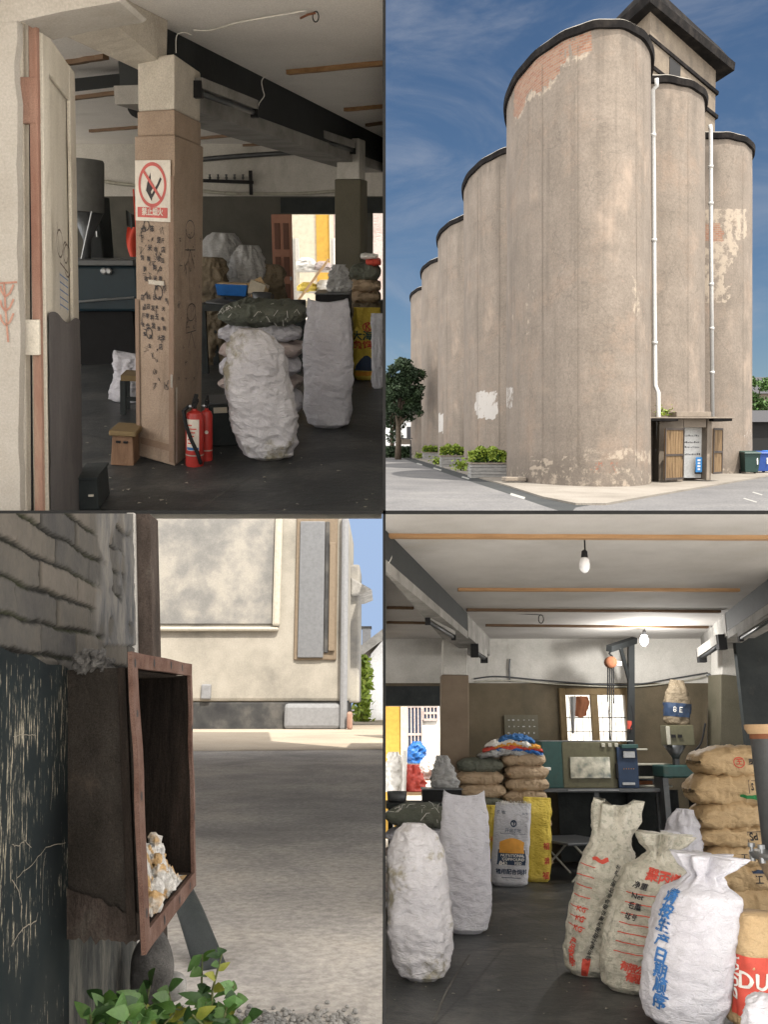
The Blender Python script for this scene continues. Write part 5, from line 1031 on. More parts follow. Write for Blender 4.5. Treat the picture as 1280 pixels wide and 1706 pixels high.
scraps(4, 90, (650, 1270, 1470, 1705), 3, 'small pale scraps scattered over the dark store floor')

o = at(4, 870, 1232, Yb4 - .03); k = Yb4 / F; T = thing(4, 'chalk_board', 'dark olive board with chalk marks on the brown wall left of the window', 'board', o, lean=False); B((0, 0, 19 * k), (54 * k, .03, 38 * k)).build('panel', MATS['pillar_green'], T); b = MB(); g = random.Random(14)
for r_ in range(3):
    for i in range(6): b.box(((-20 + i * 8 + g.uniform(-1, 1)) * k, -.018, (10 + r_ * 10) * k), (g.uniform(1, 4) * k, .004, g.uniform(1, 3) * k))
b.build('lettering', MATS['woven_grey'], T)
cable(4, [(1176, 1205), (1170, 1235), (1160, 1250), (1152, 1262)], 12.2, .012, 'black cable hanging from the conduit to the hopper base', 'void_black'); cable(4, [(1046, 1240), (1048, 1222), (1056, 1200), (1053, 1175)], 12.6, .008, 'thin black cable from the control box up the crane post', 'void_black')

grime('steel_dark', (.10, .06, .04), 7, .55, .75, .5); grime('teal_paint', (.05, .05, .04), 5, .55, .7, .6); grime('olive_paint', (.045, .04, .025), 5, .5, .72, .6); grime('cream_metal', (.14, .12, .09), 6, .5, .72, .6)
# ================================================================ PLACE 1: the store seen through its front door
Z1 = at(1, 297, 47, 5.5).z; Yb1 = rowY(1, 240, Z1); XL = -5.6
struct(MB().add([(XL, 2.2, Z1), (-.004, 2.2, Z1), (-.004, Yb1 + .2, Z1), (XL, Yb1 + .2, Z1)], [(3, 2, 1, 0)]).build('ceiling', M('ceiling_lime', [(.74, .71, .68), (.80, .77, .74), (.84, .81, .78)], 1.2, .95, .15, 30, speck=.07, sscale=120), p=1))
fy = rowY(1, 855); struct(MB().grid(4, 4, lambda x, y: (XL + (-.004 - XL) * x, fy + (Yb1 + .2 - fy) * y, -EYE[1])).build('floor', MATS['floor_dark'], p=1))
zs1 = at(1, 450, 327, Yb1).z; M('wall_dim', [(.06, .06, .052), (.085, .082, .07), (.11, .105, .09)], 1.8, .8, .2)
dd = oprect(1, Yb1, 488, 357, 562, 560); dd = (dd[0], -1.3, dd[2], dd[3]); d2 = oprect(1, Yb1, 622, 355, 639, 500); d2 = (d2[0], d2[1], -.004, d2[3])
xo = at(1, 96, 300, Yb1).x; wall_open(1, Yb1, XL, -.004, -EYE[1], Z1, [dd, d2, (XL, -.5, xo, Z1 - .15)], zs1, [MATS['wall_dim'], MATS['wall_upper']], 'back_wall')  # far left opening added out of sight to light the ceiling
M('ceiling_lime', [(.74, .71, .68), (.80, .77, .74), (.84, .81, .78)], 1.2, .95, .15, 30, speck=.07, sscale=120)
struct(B((XL - .1, 7.5, -.9), (.2, 9, .8)).build('side_wall', MATS['wall_dim'], p=1))
a, c = at(1, 468, 355, Yb1 - .03), at(1, 640, 329, Yb1 - .03); B(((a.x - .005) / 2, Yb1 - .03, (a.z + c.z) / 2), (-.005 - a.x, .04, c.z - a.z)).build('lintel', MATS['dark_paint'], p=1)['kind'] = 'structure'
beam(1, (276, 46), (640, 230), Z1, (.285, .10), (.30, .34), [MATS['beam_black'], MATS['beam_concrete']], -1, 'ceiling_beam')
# plastered cross beam running from the pillar to the door side
A_, B_, C_ = at(1, 60, 38, 4.6), at(1, 236, 119, 5.45), at(1, 277, 112, 5.3); D_ = fl(1, 275, 44, Z1 - .01); E_ = fl(1, 205, -2, Z1 - .01)
k = Vector((0, 0, 1)); P_ = [A_, B_, C_]
b = MB(); n_ = 10
lo1 = [at(1, 40 + (236 - 40) * i / n_, 29 + 90 * i / n_, 4.5 + .95 * i / n_) for i in range(n_ + 1)]; lo2 = [at(1, 130 + (277 - 130) * i / n_, -12 + 124 * i / n_, 4.35 + .95 * i / n_) for i in range(n_ + 1)]
hi2 = [Vector((q.x + .02, q.y, Z1 - .002)) for q in lo2]; hi1 = [Vector((q.x - .02, q.y, Z1 - .002)) for q in lo1]
for i in range(n_):
    b.add([lo1[i], lo1[i + 1], lo2[i + 1], lo2[i]], [(0, 1, 2, 3)]); b.add([lo2[i], lo2[i + 1], hi2[i + 1], hi2[i]], [(0, 1, 2, 3)]); b.add([hi1[i], hi1[i + 1], lo1[i + 1], lo1[i]], [(0, 1, 2, 3)])
b.add([lo1[-1], hi1[-1], hi2[-1], lo2[-1]], [(0, 1, 2, 3)]); M('plaster_cream', [(.38, .34, .29), (.48, .44, .38), (.56, .52, .45)], 2.2, .95, .35, speck=.10, sscale=120)
struct(b.build('ceiling_beam', MATS['plaster_cream'], p=1))
a, c = at(1, 60, 138, 6.6), at(1, 236, 120, 6.6); b = MB(); b.hexa([at(1, 60, 160, 6.6), at(1, 237, 140, 6.6), at(1, 237, 140, 6.9), at(1, 60, 160, 6.9), at(1, 60, 138, 6.6), at(1, 237, 118, 6.6), at(1, 237, 118, 6.9), at(1, 60, 138, 6.9)]); struct(b.build('ceiling_beam', MATS['beam_black'], p=1))
for a, c, w_, lb, mm in (((480, 117), (639, 101), .05, 'pale batten nearest the photographer, right of the dark beam', 'batten_wood'), ((576, 180), (639, 174), .05, 'batten right of the dark beam close to the back pillar', 'batten_wood'), ((611, 206), (639, 202), .045, 'shortest batten at the right, above the back pillar', 'batten_dark'), ((322, 201), (432, 193), .05, 'dark batten left of the dark beam, nearest of three', 'batten_dark'), ((322, 229), (492, 214), .05, 'dark batten left of the dark beam, middle of three', 'batten_dark'), ((322, 246), (524, 232), .05, 'dark batten left of the dark beam, nearest the back wall', 'batten_dark'), ((104, 102), (176, 90), .05, 'short batten over the open door', 'batten_dark'), ((118, 161), (235, 146), .05, 'batten behind the dark cross beam', 'batten_dark'), ((150, 216), (236, 209), .045, 'batten near the back wall left of the pillar', 'batten_dark')):
    batten(1, a, c, Z1, w_, 'wooden ceiling ' + lb, MATS[mm], 'ceiling battens of the door view')
tubelight(1, (330, 154), (424, 188), 5.5, 6.5, 'long tube light under the dark beam beside the pillar', .05); tubelight(1, (530, 232), (588, 250), 8.7, 9.6, 'short tube light under the dark beam before the back pillar', .06)
# front wall and door
M('wall_lime', [(0.247, 0.224, 0.192), (0.294, 0.271, 0.239), (0.324, 0.300, 0.270)], 3, .95, .4, speck=.06, sscale=120); M('door_cream', [(.40, .36, .30), (.50, .46, .39), (.56, .52, .46)], 3, .7, .2, stretch=(1, 1, .3), speck=.08, sscale=120)
M('frame_red', [(0.128, 0.056, 0.038), (0.203, 0.105, 0.075), (0.255, 0.150, 0.112), (0.345, 0.255, 0.188)], 7, .85, .4, stretch=(1, 1, .18)); M('door_cover', [(.055, .05, .05), (.085, .078, .078), (.12, .11, .11)], 3.2, .7, .35, stretch=(1, 1, .4), speck=.1, sscale=120)
Yd = 3.35
def cl(u, v, Y): return at(1, u, v, Y)
g = random.Random(2); b = MB(); N = 24
def jag(i): return 25 + 9 * i / N + g.uniform(-3, 3)
L_ = [cl(-30, 30 + 826 * i / N, Yd - .1) for i in range(N + 1)]; R_ = [cl(jag(i), 34 + 821 * i / N, Yd - .1) for i in range(N + 1)]
for i in range(N): b.add([L_[i], R_[i], R_[i] + Vector((0, .05, 0)), L_[i + 1], R_[i + 1], R_[i + 1] + Vector((0, .05, 0))], [(3, 4, 1, 0), (4, 5, 2, 1)])
T_ = [(-30, -30), (240, -30), (205, -3), (198, 3), (150, 11), (100, 20), (34, 35), (-30, 40)]; q = [cl(u, v, Yd - .102) for u, v in T_]; b.add(q, [tuple(range(len(q)))[::-1]])
for i in range(2, 6): b.add([q[i], q[i + 1], q[i + 1] + Vector((0, .3, 0)), q[i] + Vector((0, .3, 0))], [(0, 1, 2, 3)])
struct(b.build('wall', MATS['wall_lime'], p=1))
o = cl(15, 520, Yd - .11); b = MB(); M('chalk_red', [(.26, .12, .09), (.33, .19, .14)], 30, .9, 0)
def cs(pts): b.ribbon([cl(u, v, Yd - .104) - o for u, v in pts], .007, (0, -1, 0))
cs([(-4, 472), (28, 470)]); cs([(6, 470), (9, 520), (13, 570)])
for v in (488, 512, 536): cs([(8, v + 6), (2, v - 2), (0, v - 12)]); cs([(9, v + 6), (16, v), (22, v - 14)])
tag(b.build('chalk_drawing', MATS['chalk_red'], p=1, loc=o), 'red chalk branch drawing on the white door wall', 'drawing')
o = cl(45, 450, Yd); T = thing(1, 'door_frame', 'worn reddish wooden door frame with a dark slit beside the white wall', 'door frame', o, lean=False)
def fr(u0, u1, v0, v1, y, D, name, m, skew=10):
    b = MB(); q = [cl(u0 + skew, v1, Yd + y) - o, cl(u1 + skew, v1, Yd + y) - o, cl(u1, v0, Yd + y) - o, cl(u0, v0, Yd + y) - o]; b.slab(q, (0, D, 0)); return b.build(name, m, T, bevel=.004)
fr(28, 38, 36, 856, .02, .05, 'outer_jamb', MATS['door_cream'], 6); fr(37, 48, 36, 856, .07, .02, 'dark_slit', MATS['void_black'], 7); fr(46, 60, 36, 856, .0, .03, 'inner_jamb', MATS['frame_red'], 11); fr(30, 58, 128, 205, -.005, .05, 'jamb_block', MATS['frame_red'], 1); fr(40, 64, 533, 592, -.02, .02, 'hinge_plate', MATS['door_cream'], 1)
h0, h1 = cl(62, 42, Yd + .08), cl(118, 121, 4.32); hb0, hb1 = cl(73, 856, Yd + .08), cl(131, 856, 4.32); o = hb0.copy()
T = thing(1, 'open_door', 'tall open panelled door, pale above and dark grey below', 'door', o, lean=False)
ud = (h1 - h0); ud.z = 0; ud.normalize(); nd = Vector((ud.y, -ud.x, 0))
def dp_(s, t_, off=0.0):
    a = hb0.lerp(hb1, s); c = h0.lerp(h1, s); return a.lerp(c, t_) - o + nd * off
def dslab(s0, s1, t0, t1, off, D, name, m, bev=.004):
    b = MB(); b.slab([dp_(s0, t0, off), dp_(s1, t0, off), dp_(s1, t1, off), dp_(s0, t1, off)], -nd * D); return b.build(name, m, T, bevel=bev)
dslab(0, 1, 0, 1, 0, .04, 'door_leaf', MATS['door_cream'])
dslab(0, .16, 0, 1, .016, .015, 'stile', MATS['door_cream']); dslab(.80, 1, 0, 1, .016, .015, 'stile', MATS['door_cream']); dslab(.161, .799, .93, 1, .014, .013, 'rail', MATS['door_cream'])
b = MB(); b.grid(16, 40, lambda x, y: dp_(.02 + .97 * x, y * (.445 + .02 * x + .008 * math.sin(x * 9)), .022 + .004 * noise.noise(Vector((x * 5, y * 9, 1)))) ); b.build('lower_cover', MATS['door_cover'], T, smooth=True)
b = MB(); g = random.Random(12); flat('ink_brown', (.09, .065, .05), .8); flat('pen_blue', (.10, .16, .30), .8)
for cx_, cz_, r_ in ((.38, .61, .09), (.6, .585, .11), (.55, .60, .07)):
    b.ribbon([dp_(cx_ + r_ * math.cos(a_), cz_ + r_ * .32 * math.sin(a_), .018) for a_ in [i * .5 for i in range(13)]], .008, nd)
b.ribbon([dp_(.3, .65, .018), dp_(.38, .57, .018), dp_(.62, .56, .018)], .008, nd); b.build('scribble', MATS['ink_brown'], T); b = MB()
for i in range(5): b.ribbon([dp_(.36, .545 - i * .016, .018), dp_(.62, .543 - i * .016, .018)], .006, nd)
b.ribbon([dp_(.37, .55, .018), dp_(.37, .47, .018)], .006, nd); b.ribbon([dp_(.58, .55, .018), dp_(.58, .47, .018)], .006, nd); b.build('scribble', MATS['pen_blue'], T)
# the pillar with writing
Aq, Bq, Cq = fl(1, 229.5, 763), fl(1, 291, 777), fl(1, 335, 741); Dq = Aq + Cq - Bq; o = Bq.copy(); T = thing(1, 'pillar', 'brown front pillar covered in handwriting, with a pale head', 'pillar', o)
fa, fb_ = (Aq - o), (Cq - o); Hs, Ht = ht(1, 199, 777), ht(1, 118, 777); M('pillar_tan', [(0.236, 0.171, 0.124), (0.295, 0.221, 0.165), (0.336, 0.260, 0.198)], 2.5, .75, .2, speck=.11, sscale=150)
def pq(k_, z): return [Vector((q.x, q.y, z)) for q in ((fa + fb_) / 2 + (c - (fa + fb_) / 2) * k_ for c in (Vector((0, 0, 0)), fb_, fa + fb_, fa))]
MB().hexa(pq(1, 0) + pq(1, ht(1, 238, 777))).build('shaft', MATS['pillar_tan'], T, bevel=.008); MB().hexa(pq(.92, ht(1, 238, 777)) + pq(.92, Hs)).build('upper_shaft', MATS['pillar_tan'], T, bevel=.008); MB().hexa(pq(.90, Hs) + pq(.90, Ht)).build('pillar_head', MATS['plaster_cream'], T, bevel=.012)
n1 = Vector((fa.y, -fa.x, 0)).normalized(); n1 = n1 if n1.y < 0 else -n1; n2 = Vector((fb_.y, -fb_.x, 0)).normalized(); n2 = n2 if n2.x > 0 else -n2
def F1(s, z, off=.004): return fa * (1 - s) + Vector((0, 0, z)) + n1 * off
def F2(s, z, off=.004): return fb_ * s + Vector((0, 0, z)) + n2 * off
zz = lambda v: ht(1, v, 777)
def strip(Fn, s0, s1, z0, z1, name, m, off=.009): return MB().add([Fn(s0, z0, off), Fn(s1, z0, off), Fn(s1, z1, off), Fn(s0, z1, off)], [(0, 1, 2, 3)]).build(name, m, T)
M('pillar_edge', [(.19, .125, .085), (.24, .165, .12)], 4, .7, .2); strip(F1, .0, .10, .02, zz(500), 'edge_strip', MATS['pillar_edge']); strip(F1, .88, 1.0, .02, zz(300), 'edge_strip', MATS['pillar_edge']); strip(F1, .1, .88, zz(752), zz(740), 'edge_strip', MATS['pillar_edge'], .007); strip(F1, .35, .75, zz(473), zz(466), 'paint_patch', MATS['plaster_cream'], .006)
strip(F1, .93, .99, zz(640), zz(618), 'paint_patch', MATS['wall_lime'], .012); strip(F2, .0, .05, .02, zz(640), 'paint_patch', MATS['plaster_cream'], .006)
g = random.Random(77); b = MB(); flat('pen_ink', (.045, .04, .042), .8)
def scrib(Fn, s, z, sz, n, wd=.0035):
    p_ = [(s, z)]
    for _ in range(n): p_.append((s + g.uniform(-1, 1) * sz, z + g.uniform(-1, 1) * sz * .42))
    b.ribbon([Fn(a_, c_) for a_, c_ in p_], wd, n1 if Fn is F1 else n2)
chars = '王店粮仓收发货电话今天玉米大豆饲料斤两张李陈'
W1 = fa.length; W2 = fb_.length
for r_ in range(13):
    z = zz(384 + r_ * 16); s = .16 + g.uniform(0, .1)
    while s < .8:
        if g.random() < .8:
            c_ = F1(s, z + g.uniform(-.006, .006), .0045); text_flat(b, g.choice(chars), c_, -fa, (g.uniform(-.1, .1), 0, 1), g.uniform(.022, .04), bold=.0015)
        s += g.uniform(.09, .2)
for i in range(46): scrib(F1, g.uniform(.15, .85), zz(g.uniform(375, 650)), g.uniform(.02, .075), g.randint(3, 8))
for i in range(26): scrib(F2, g.uniform(.12, .88), zz(g.uniform(375, 650)), g.uniform(.02, .08), g.randint(3, 8))
for (s, v, r_) in ((.30, 378, .07), (.6, 485, .10), (.35, 555, .08)): b.ribbon([F1(s + r_ * math.cos(a_), zz(v) + r_ * .38 * math.sin(a_)) for a_ in [i * .5 for i in range(14)]], .006, n1)
def fig(s, v): b.ribbon([F2(s + .16 * math.cos(a_), zz(v) + .05 * math.sin(a_)) for a_ in [i * .45 for i in range(15)]], .005, n2); b.ribbon([F2(s - .14, zz(v)), F2(s - .18, zz(v + 34)), F2(s + .18, zz(v + 34)), F2(s + .15, zz(v))], .006, n2); b.ribbon([F2(s, zz(v + 34)), F2(s - .1, zz(v + 60))], .005, n2); b.ribbon([F2(s, zz(v + 34)), F2(s + .16, zz(v + 66))], .005, n2)
fig(.5, 380); fig(.55, 520)
b.build('handwriting', MATS['pen_ink'], T)
# sign
o2 = o + Vector(); T = thing(1, 'no_smoking_sign', 'white no open fire sign with a red barred circle on the pillar', 'sign', o)
flat('sign_paper', (.62, .57, .50), .6); flat('sign_red', (.48, .09, .075), .6)
def SQ(x, y, off): return F1(.05 + .88 * x, zz(371) + (zz(276) - zz(371)) * y, off)
MB().slab([SQ(0, 0, .012), SQ(1, 0, .012), SQ(1, 1, .012), SQ(0, 1, .012)], n1 * -.004).build('sign_panel', MATS['sign_paper'], T)
wS = W1 * .88; hS = zz(276) - zz(371); cxs, cys, rs = .5, .60, .40 * wS
def SC2(dx, dy, off=.0135): return SQ(.5, .60, off) + (-fa).normalized() * dx + Vector((0, 0, dy))
b = MB(); n = 40
for i in range(n + 1): a_ = 2 * math.pi * i / n; b.v += [SC2(rs * math.cos(a_), rs * math.sin(a_)), SC2(rs * .84 * math.cos(a_), rs * .84 * math.sin(a_))]
for i in range(n): b.f.append((2 * i, 2 * i + 1, 2 * i + 3, 2 * i + 2)); b.mi.append(0)
b.ribbon([SC2(-rs * .62, rs * .62, .0145), SC2(rs * .62, -rs * .62, .0145)], rs * .15, n1); b.add([SQ(.07, .06, .0135), SQ(.93, .06, .0135), SQ(.93, .23, .0135), SQ(.07, .23, .0135)], [(0, 1, 2, 3)]); b.build('red_marks', MATS['sign_red'], T)
b = MB(); b.add([SC2(x * rs, y * rs) for x, y in ((-.05, -.72), (-.45, -.25), (-.35, .1), (-.12, .55), (-.1, .1), (.1, -.1), (-.1, -.3), (.02, -.55))], [tuple(range(8))]); b.ribbon([SC2(-.02 * rs, -.5 * rs), SC2(.45 * rs, .05 * rs), SC2(.62 * rs, .30 * rs)], rs * .14, n1); b.build('match_and_flame', MATS['pen_ink'], T)
b = MB(); text_flat(b, '禁止烟火', SQ(.5, .145, .0142), -fa, (0, 0, 1), hS * .135, bold=.002, wscale=1.05); b.build('lettering', MATS['sign_paper'], T)
# fire extinguishers
def ext(u, vb, vt, wpx, label, full, yaw=0):
    o = fl(1, u, vb); k = dep(1, o) / F; H = ht(1, vt, vb) * .82; r = wpx * k / 2; T = thing(1, 'fire_extinguisher', label, 'fire extinguisher', o + Vector((0, r, 0)), yaw, 'fire extinguishers by the pillar')
    MB().lathe([(r * .96, 0), (r, .008), (r, H * .88), (r * .8, H * .96), (r * .3, H), (r * .28, H * 1.03)], 28).build('cylinder', MATS['red_ext'], T, auto=35)
    MB().lathe([(r * 1.01, H * .20), (r * 1.02, H * .205), (r * 1.02, H * .215), (r * 1.01, H * .22)], 28).build('ring', MATS['cream_metal'], T, smooth=True)
    b = MB(); b.tube([(0, 0, H * 1.03), (0, 0, H * 1.12)], r * .22, 8); b.box((r * .1, -r * .2, H * 1.14), (r * .5, r * 1.5, .018), Matrix.Rotation(R(14), 3, 'X')); b.box((r * .1, -r * .2, H * 1.21), (r * .4, r * 1.5, .014), Matrix.Rotation(R(24), 3, 'X')); b.build('valve', MATS['void_black'], T)
    MB().lathe([(.014, -.006), (.018, 0), (.014, .008)], 12, (-r * .3, -r * .5, H * 1.08)).build('gauge', MATS['steel'], T)
    b = MB(); n = 12
    if full: b.grid(n, 2, lambda x, y: (r * 1.012 * math.cos(R(225 + 85 * x)), r * 1.012 * math.sin(R(225 + 85 * x)), H * (.30 + .56 * y))); b.build('label', MATS['sign_paper'], T, smooth=True); b = MB(); b.grid(n, 1, lambda x, y: (r * 1.02 * math.cos(R(228 + 79 * x)), r * 1.02 * math.sin(R(228 + 79 * x)), H * (.31 + .05 * y))); b.build('label_band', MATS['print_blue'], T, smooth=True); b = MB(); g = random.Random(3)
    if full:
        for j in range(6): b.grid(6, 1, lambda x, y, j=j: (r * 1.02 * math.cos(R(234 + (30 + j * 7 % 35) * x)), r * 1.02 * math.sin(R(234 + (30 + j * 7 % 35) * x)), H * (.42 + j * .065 + .022 * y)))
        b.build('label_print', MATS['print_red'], T, smooth=True)
        MB().tube([(-r * .4, -r * .5, H * 1.1), (-r * 1.05, -r * .75, H * 1.0), (-r * .75, -r * 1.0, H * .75), (-r * .1, -r * 1.25, H * .5), (r * .55, -r * 1.2, H * .28), (r * .9, -r * 1.0, H * .08)], .011, 8).build('hose', MATS['void_black'], T, smooth=True)
    else: MB().lathe([(r * .3, 0), (r * .3, .004)], 16).build('sticker', MATS['sign_paper'], T).matrix_local = Matrix.Translation((r * .2, -r * 1.02, H * .58)) @ Matrix.Rotation(R(90), 4, 'X')
M('red_ext', [(.30, .018, .014), (.36, .026, .02), (.40, .036, .028)], 9, .45, .03, 40, speck=.03, spec=.5)
ext(321, 779, 660, 30, 'red fire extinguisher with a white label and black hose, in front', True); ext(342, 769, 660, 20, 'narrower red fire extinguisher half hidden behind the front one', False)
# back pillar
pillar(1, 563, 606, 596, 303, 240, -14, 'olive back pillar with white head beside the yard door', MATS['pillar_green'], MATS['wall_upper'], .86)
# sacks
front_sack(1, 443, 771, 547, 110, -28, 303, 'crumpled stained white sack standing in front of the stacked sacks', LUMP, MATS['woven_stained'])
front_sack(1, 546, 715, 502, 83, -2, 305, 'tall white sack with a frayed folded top right of the stained sack', SEAM, MATS['woven_white'], .012, 10, SEAMY, 2.5, .03)
o = fl(1, 430, 704); k = dep(1, o) / F; zb = 0
for i, (va, vb, u) in enumerate(((680, 655, 432), (655, 634, 430), (634, 602, 428), (602, 575, 432), (575, 547, 428))):
    z0, z1 = at(1, u, va, o.y).z, at(1, u, vb, o.y).z; x = at(1, u, va, o.y).x
    if i == 0: z0 = -EYE[1]
    lying(1, Vector((x, o.y + .22, z0)), 138 * k, .42, (z1 - z0) * 1.12, (4, -5, 6, -3, 3)[i], 320 + i, MATS['woven_pink' if i % 2 else 'woven_white'], 'pale filled sack %s behind the stained sack' % ('lowest in the stack', 'second up in the stack', 'third up in the stack', 'fourth up in the stack', 'just under the green sack')[i], 'sacks stacked behind the stained sack', lean=False)
z0, z1 = at(1, 430, 547, o.y).z, at(1, 430, 508, o.y).z
T, S = lying(1, Vector((at(1, 434, 547, o.y).x, o.y + .22, z0)), 142 * k, .46, (z1 - z0) * 1.08, -4, 330, MATS['woven_green'], 'frayed grey-green sack on top of the pale stack by the wok', 'sacks stacked behind the stained sack', lean=False)
frays(T, lambda g: (g.uniform(-.25, .3), -.2 + g.uniform(-.03, .05), g.uniform(.04, .12)), MATS['cloth_white'], .0018, .1, 34)
# table with clutter
a = fl(1, 420, 622); Yt = a.y; k = dep(1, a) / F; zt1 = at(1, 420, 507, Yt).z; T = thing(1, 'work_table', 'dark work table loaded with pans and bundles behind the stack', 'table', Vector((a.x, Yt, -EYE[1])), lean=False); H = zt1 + EYE[1]; W = 165 * k
B((0, .3, H - .03), (W, .7, .06)).build('table_top', MATS['dark_paint'], T)
for sx in (-1, 1):
    for sy in (0, .58): B((sx * W * .47, sy + .01, H / 2 - .03), (.06, .06, H - .06)).build('leg', MATS['dark_paint'], T)
def on(u, v, dy=.15): q = at(1, u, v, Yt + dy); return Vector((q.x, q.y, zt1))
T = thing(1, 'pot', 'dark steel pot with side handles on the work table', 'pot', on(436, 505, .1)); MB().lathe([(13 * k, 0), (15 * k, 2 * k), (16 * k, 18 * k), (15 * k, 18 * k), (13.5 * k, 3 * k)], 24).build('pot_body', MATS['steel_dark'], T, smooth=True)
for s in (-1, 1): MB().tube([(s * 16 * k, 0, 15 * k), (s * 19 * k, 0, 15 * k), (s * 19 * k, 0, 9 * k), (s * 16 * k, 0, 9 * k)], 1.0 * k, 6).build('handle', MATS['steel_dark'], T)
T = thing(1, 'wok_lid', 'dark round wok lid lying on the work table', 'lid', on(372, 506, .12)); MB().lathe([(30 * k, 0), (28 * k, 3 * k), (14 * k, 7 * k), (4 * k, 8 * k), (4 * k, 11 * k)], 28).build('lid_body', MATS['steel_dark'], T, smooth=True)
T = thing(1, 'tray', 'blue tray of scraps on the cluttered table', 'tray', on(389, 490, .42) + Vector((0, 0, 10 * k))); MB().hexa([(-24 * k, -.12, 0), (24 * k, -.12, 0), (24 * k, .15, 0), (-24 * k, .15, 0), (-27 * k, -.15, 19 * k), (27 * k, -.15, 19 * k), (27 * k, .18, 19 * k), (-27 * k, .18, 19 * k)]).build('tray_body', MATS['blue_plastic'], T, bevel=.006); MB().box((0, .02, 19.5 * k), (50 * k, .28, 1.5 * k)).build('rim', MATS['kraft'], T); B((0, .02, -5 * k), (40 * k, .2, 10 * k - .004)).build('foot', MATS['dark_paint'], T)
g = random.Random(5)
T = thing(1, 'paper_bundle', 'bundle of folded brown paper beside the blue tray', 'paper', on(428, 490, .35) + Vector((0, 0, 0)))
for i in range(7): B((g.uniform(-5, 5) * k, .03 * i - .1, 17 * k + g.uniform(-4, 9) * k), (26 * k, .012, 26 * k), Matrix.Rotation(R(g.uniform(-30, 30)), 3, 'Y') @ Matrix.Rotation(R(g.uniform(-30, 30)), 3, 'X')).build('sheet', MATS['kraft' if i % 2 else 'cream_wall'], T)
MB().box((0, 0, 3 * k), (30 * k, .3, 6 * k)).build('base', MATS['kraft_dull'], T)
heapz = [(372, 600, 388, 62, -8, 'woven_grey', 'large grey white plastic sack piled against the dark wall behind the table', 'plastic_sack'), (402, 604, 408, 44, 4, 'woven_grey', 'second pale sack slumped right of the big grey one', 'plastic_sack'), (345, 612, 428, 40, 0, 'kraft_dark', 'burlap sack leaning beside the front pillar', 'burlap_sack'), (440, 602, 440, 44, 4, 'kraft_dark', 'dark sack in the shade left of the panelled door', 'burlap_sack')]
for i, (u, vb, vt, wd, ln, mm, lb, nm_) in enumerate(heapz):
    o = fl(1, u, vb); k2 = dep(1, o) / F; S = sack_fn(ht(1, vt, vb), wd * k2 / 2, wd * k2 / 2.4, 340 + i, [(0, 1), (.5, 1.15), (.75, 1.12), (.9, .95), (.97, .7), (1, .45)], None, (ln * k2, 0), .035, 2.1, 8); upright(1, o + Vector((0, .25, 0)), S, MATS[mm], lb, 80, 70, nm_, 'sacks by the dark wall')
# right hand side group
o = fl(1, 610, 634); T, S, k = flatbag(1, 611, 634, 511, 44, 0, 350, MATS['woven_yellow'], 'yellow printed feed sack with a round emblem by the back pillar')
b = MB(); b.ribbon([surf(S, .76 + .05 * math.cos(a_), .74 + .06 * math.sin(a_), .007) for a_ in [i * .45 for i in range(15)]], .009, (0, -1, 0)); text_on(b, S, 'K', .76, .74, .09, off=.007, bold=.003); text_on(b, S, '鱼饲料', .76, .49, .085, off=.007, bold=.003); b.build('lettering', MATS['print_red'], T)
b = MB(); text_on(b, S, '大海牌', .76, .61, .09, off=.007, bold=.004); b.build('lettering', MATS['teal_paint'], T); b = MB(); b.grid(16, 8, lambda x, y: surf(S, .62 + .26 * x, .14 + y * (.05 + .16 * math.sin(x * 3.14)), .006)); b.build('fish_picture', MATS['print_navy'], T, smooth=True); b = MB(); patch_on(b, S, .62, .88, .07, .13, .008); b.build('orange_band', MATS['print_orange'], T)
T, S, k = flatbag(1, 629, 648, 520, 15, -1, 352, MATS['flour_white'], 'narrow white printed sack at the right edge of the door view')
o = fl(1, 608, 622); Yr = o.y + .1; k = dep(1, o) / F
for i, (va, vb, mm, lb) in enumerate(((622, 598, 'kraft_dark', 'lowest'), (598, 574, 'kraft_dark', 'second up'), (574, 550, 'woven_green', 'third up'), (550, 527, 'kraft_dark', 'fourth up'), (527, 506, 'kraft_dark', 'fifth up'), (506, 488, 'kraft_dull', 'sixth up, with dark print'), (488, 468, 'kraft_dull', 'plain and seventh up'), (468, 444, 'woven_green', 'dark green and eighth up'))):
    z0, z1 = at(1, 608, va, Yr).z, at(1, 608, vb, Yr).z; z0 = -EYE[1] if i == 0 else z0
    lying(1, Vector((at(1, 608.5, va, Yr).x, Yr + .2, z0)), 52 * k, .36, (z1 - z0) * 1.12, (2, -2)[i % 2], 360 + i, MATS[mm], 'sack in the stack at the right edge, ' + lb, 'sacks stacked by the back pillar', lean=False)
zt_ = at(1, 608, 444, Yr).z
lying(1, Vector((at(1, 622, 444, Yr).x, Yr + .2, zt_)), 26 * k, .3, 12 * k, 0, 371, MATS['print_red'], 'red bag on top of the stack by the back pillar', 'folded bags on the stack', 'folded_bag', lean=False, wr=.006); lying(1, Vector((at(1, 615, 432, Yr).x, Yr + .2, zt_ + 11 * k)), 30 * k, .3, 9 * k, 0, 372, MATS['cloth_white'], 'white bag on top of the red one by the back pillar', 'folded bags on the stack', 'folded_bag', lean=False, wr=.006)
o = fl(1, 556, 640); k = dep(1, o) / F; T = thing(1, 'crate', 'black crate standing between the tall white sack and the yellow one', 'crate', o, lean=False); H = ht(1, 488, 640); B((0, .25, H / 2), (56 * k, .5, H)).build('crate_body', MATS['void_black'], T, bevel=.01); B((0, .25, H + .006), (58 * k, .52, .012)).build('rim', MATS['steel_dark'], T)
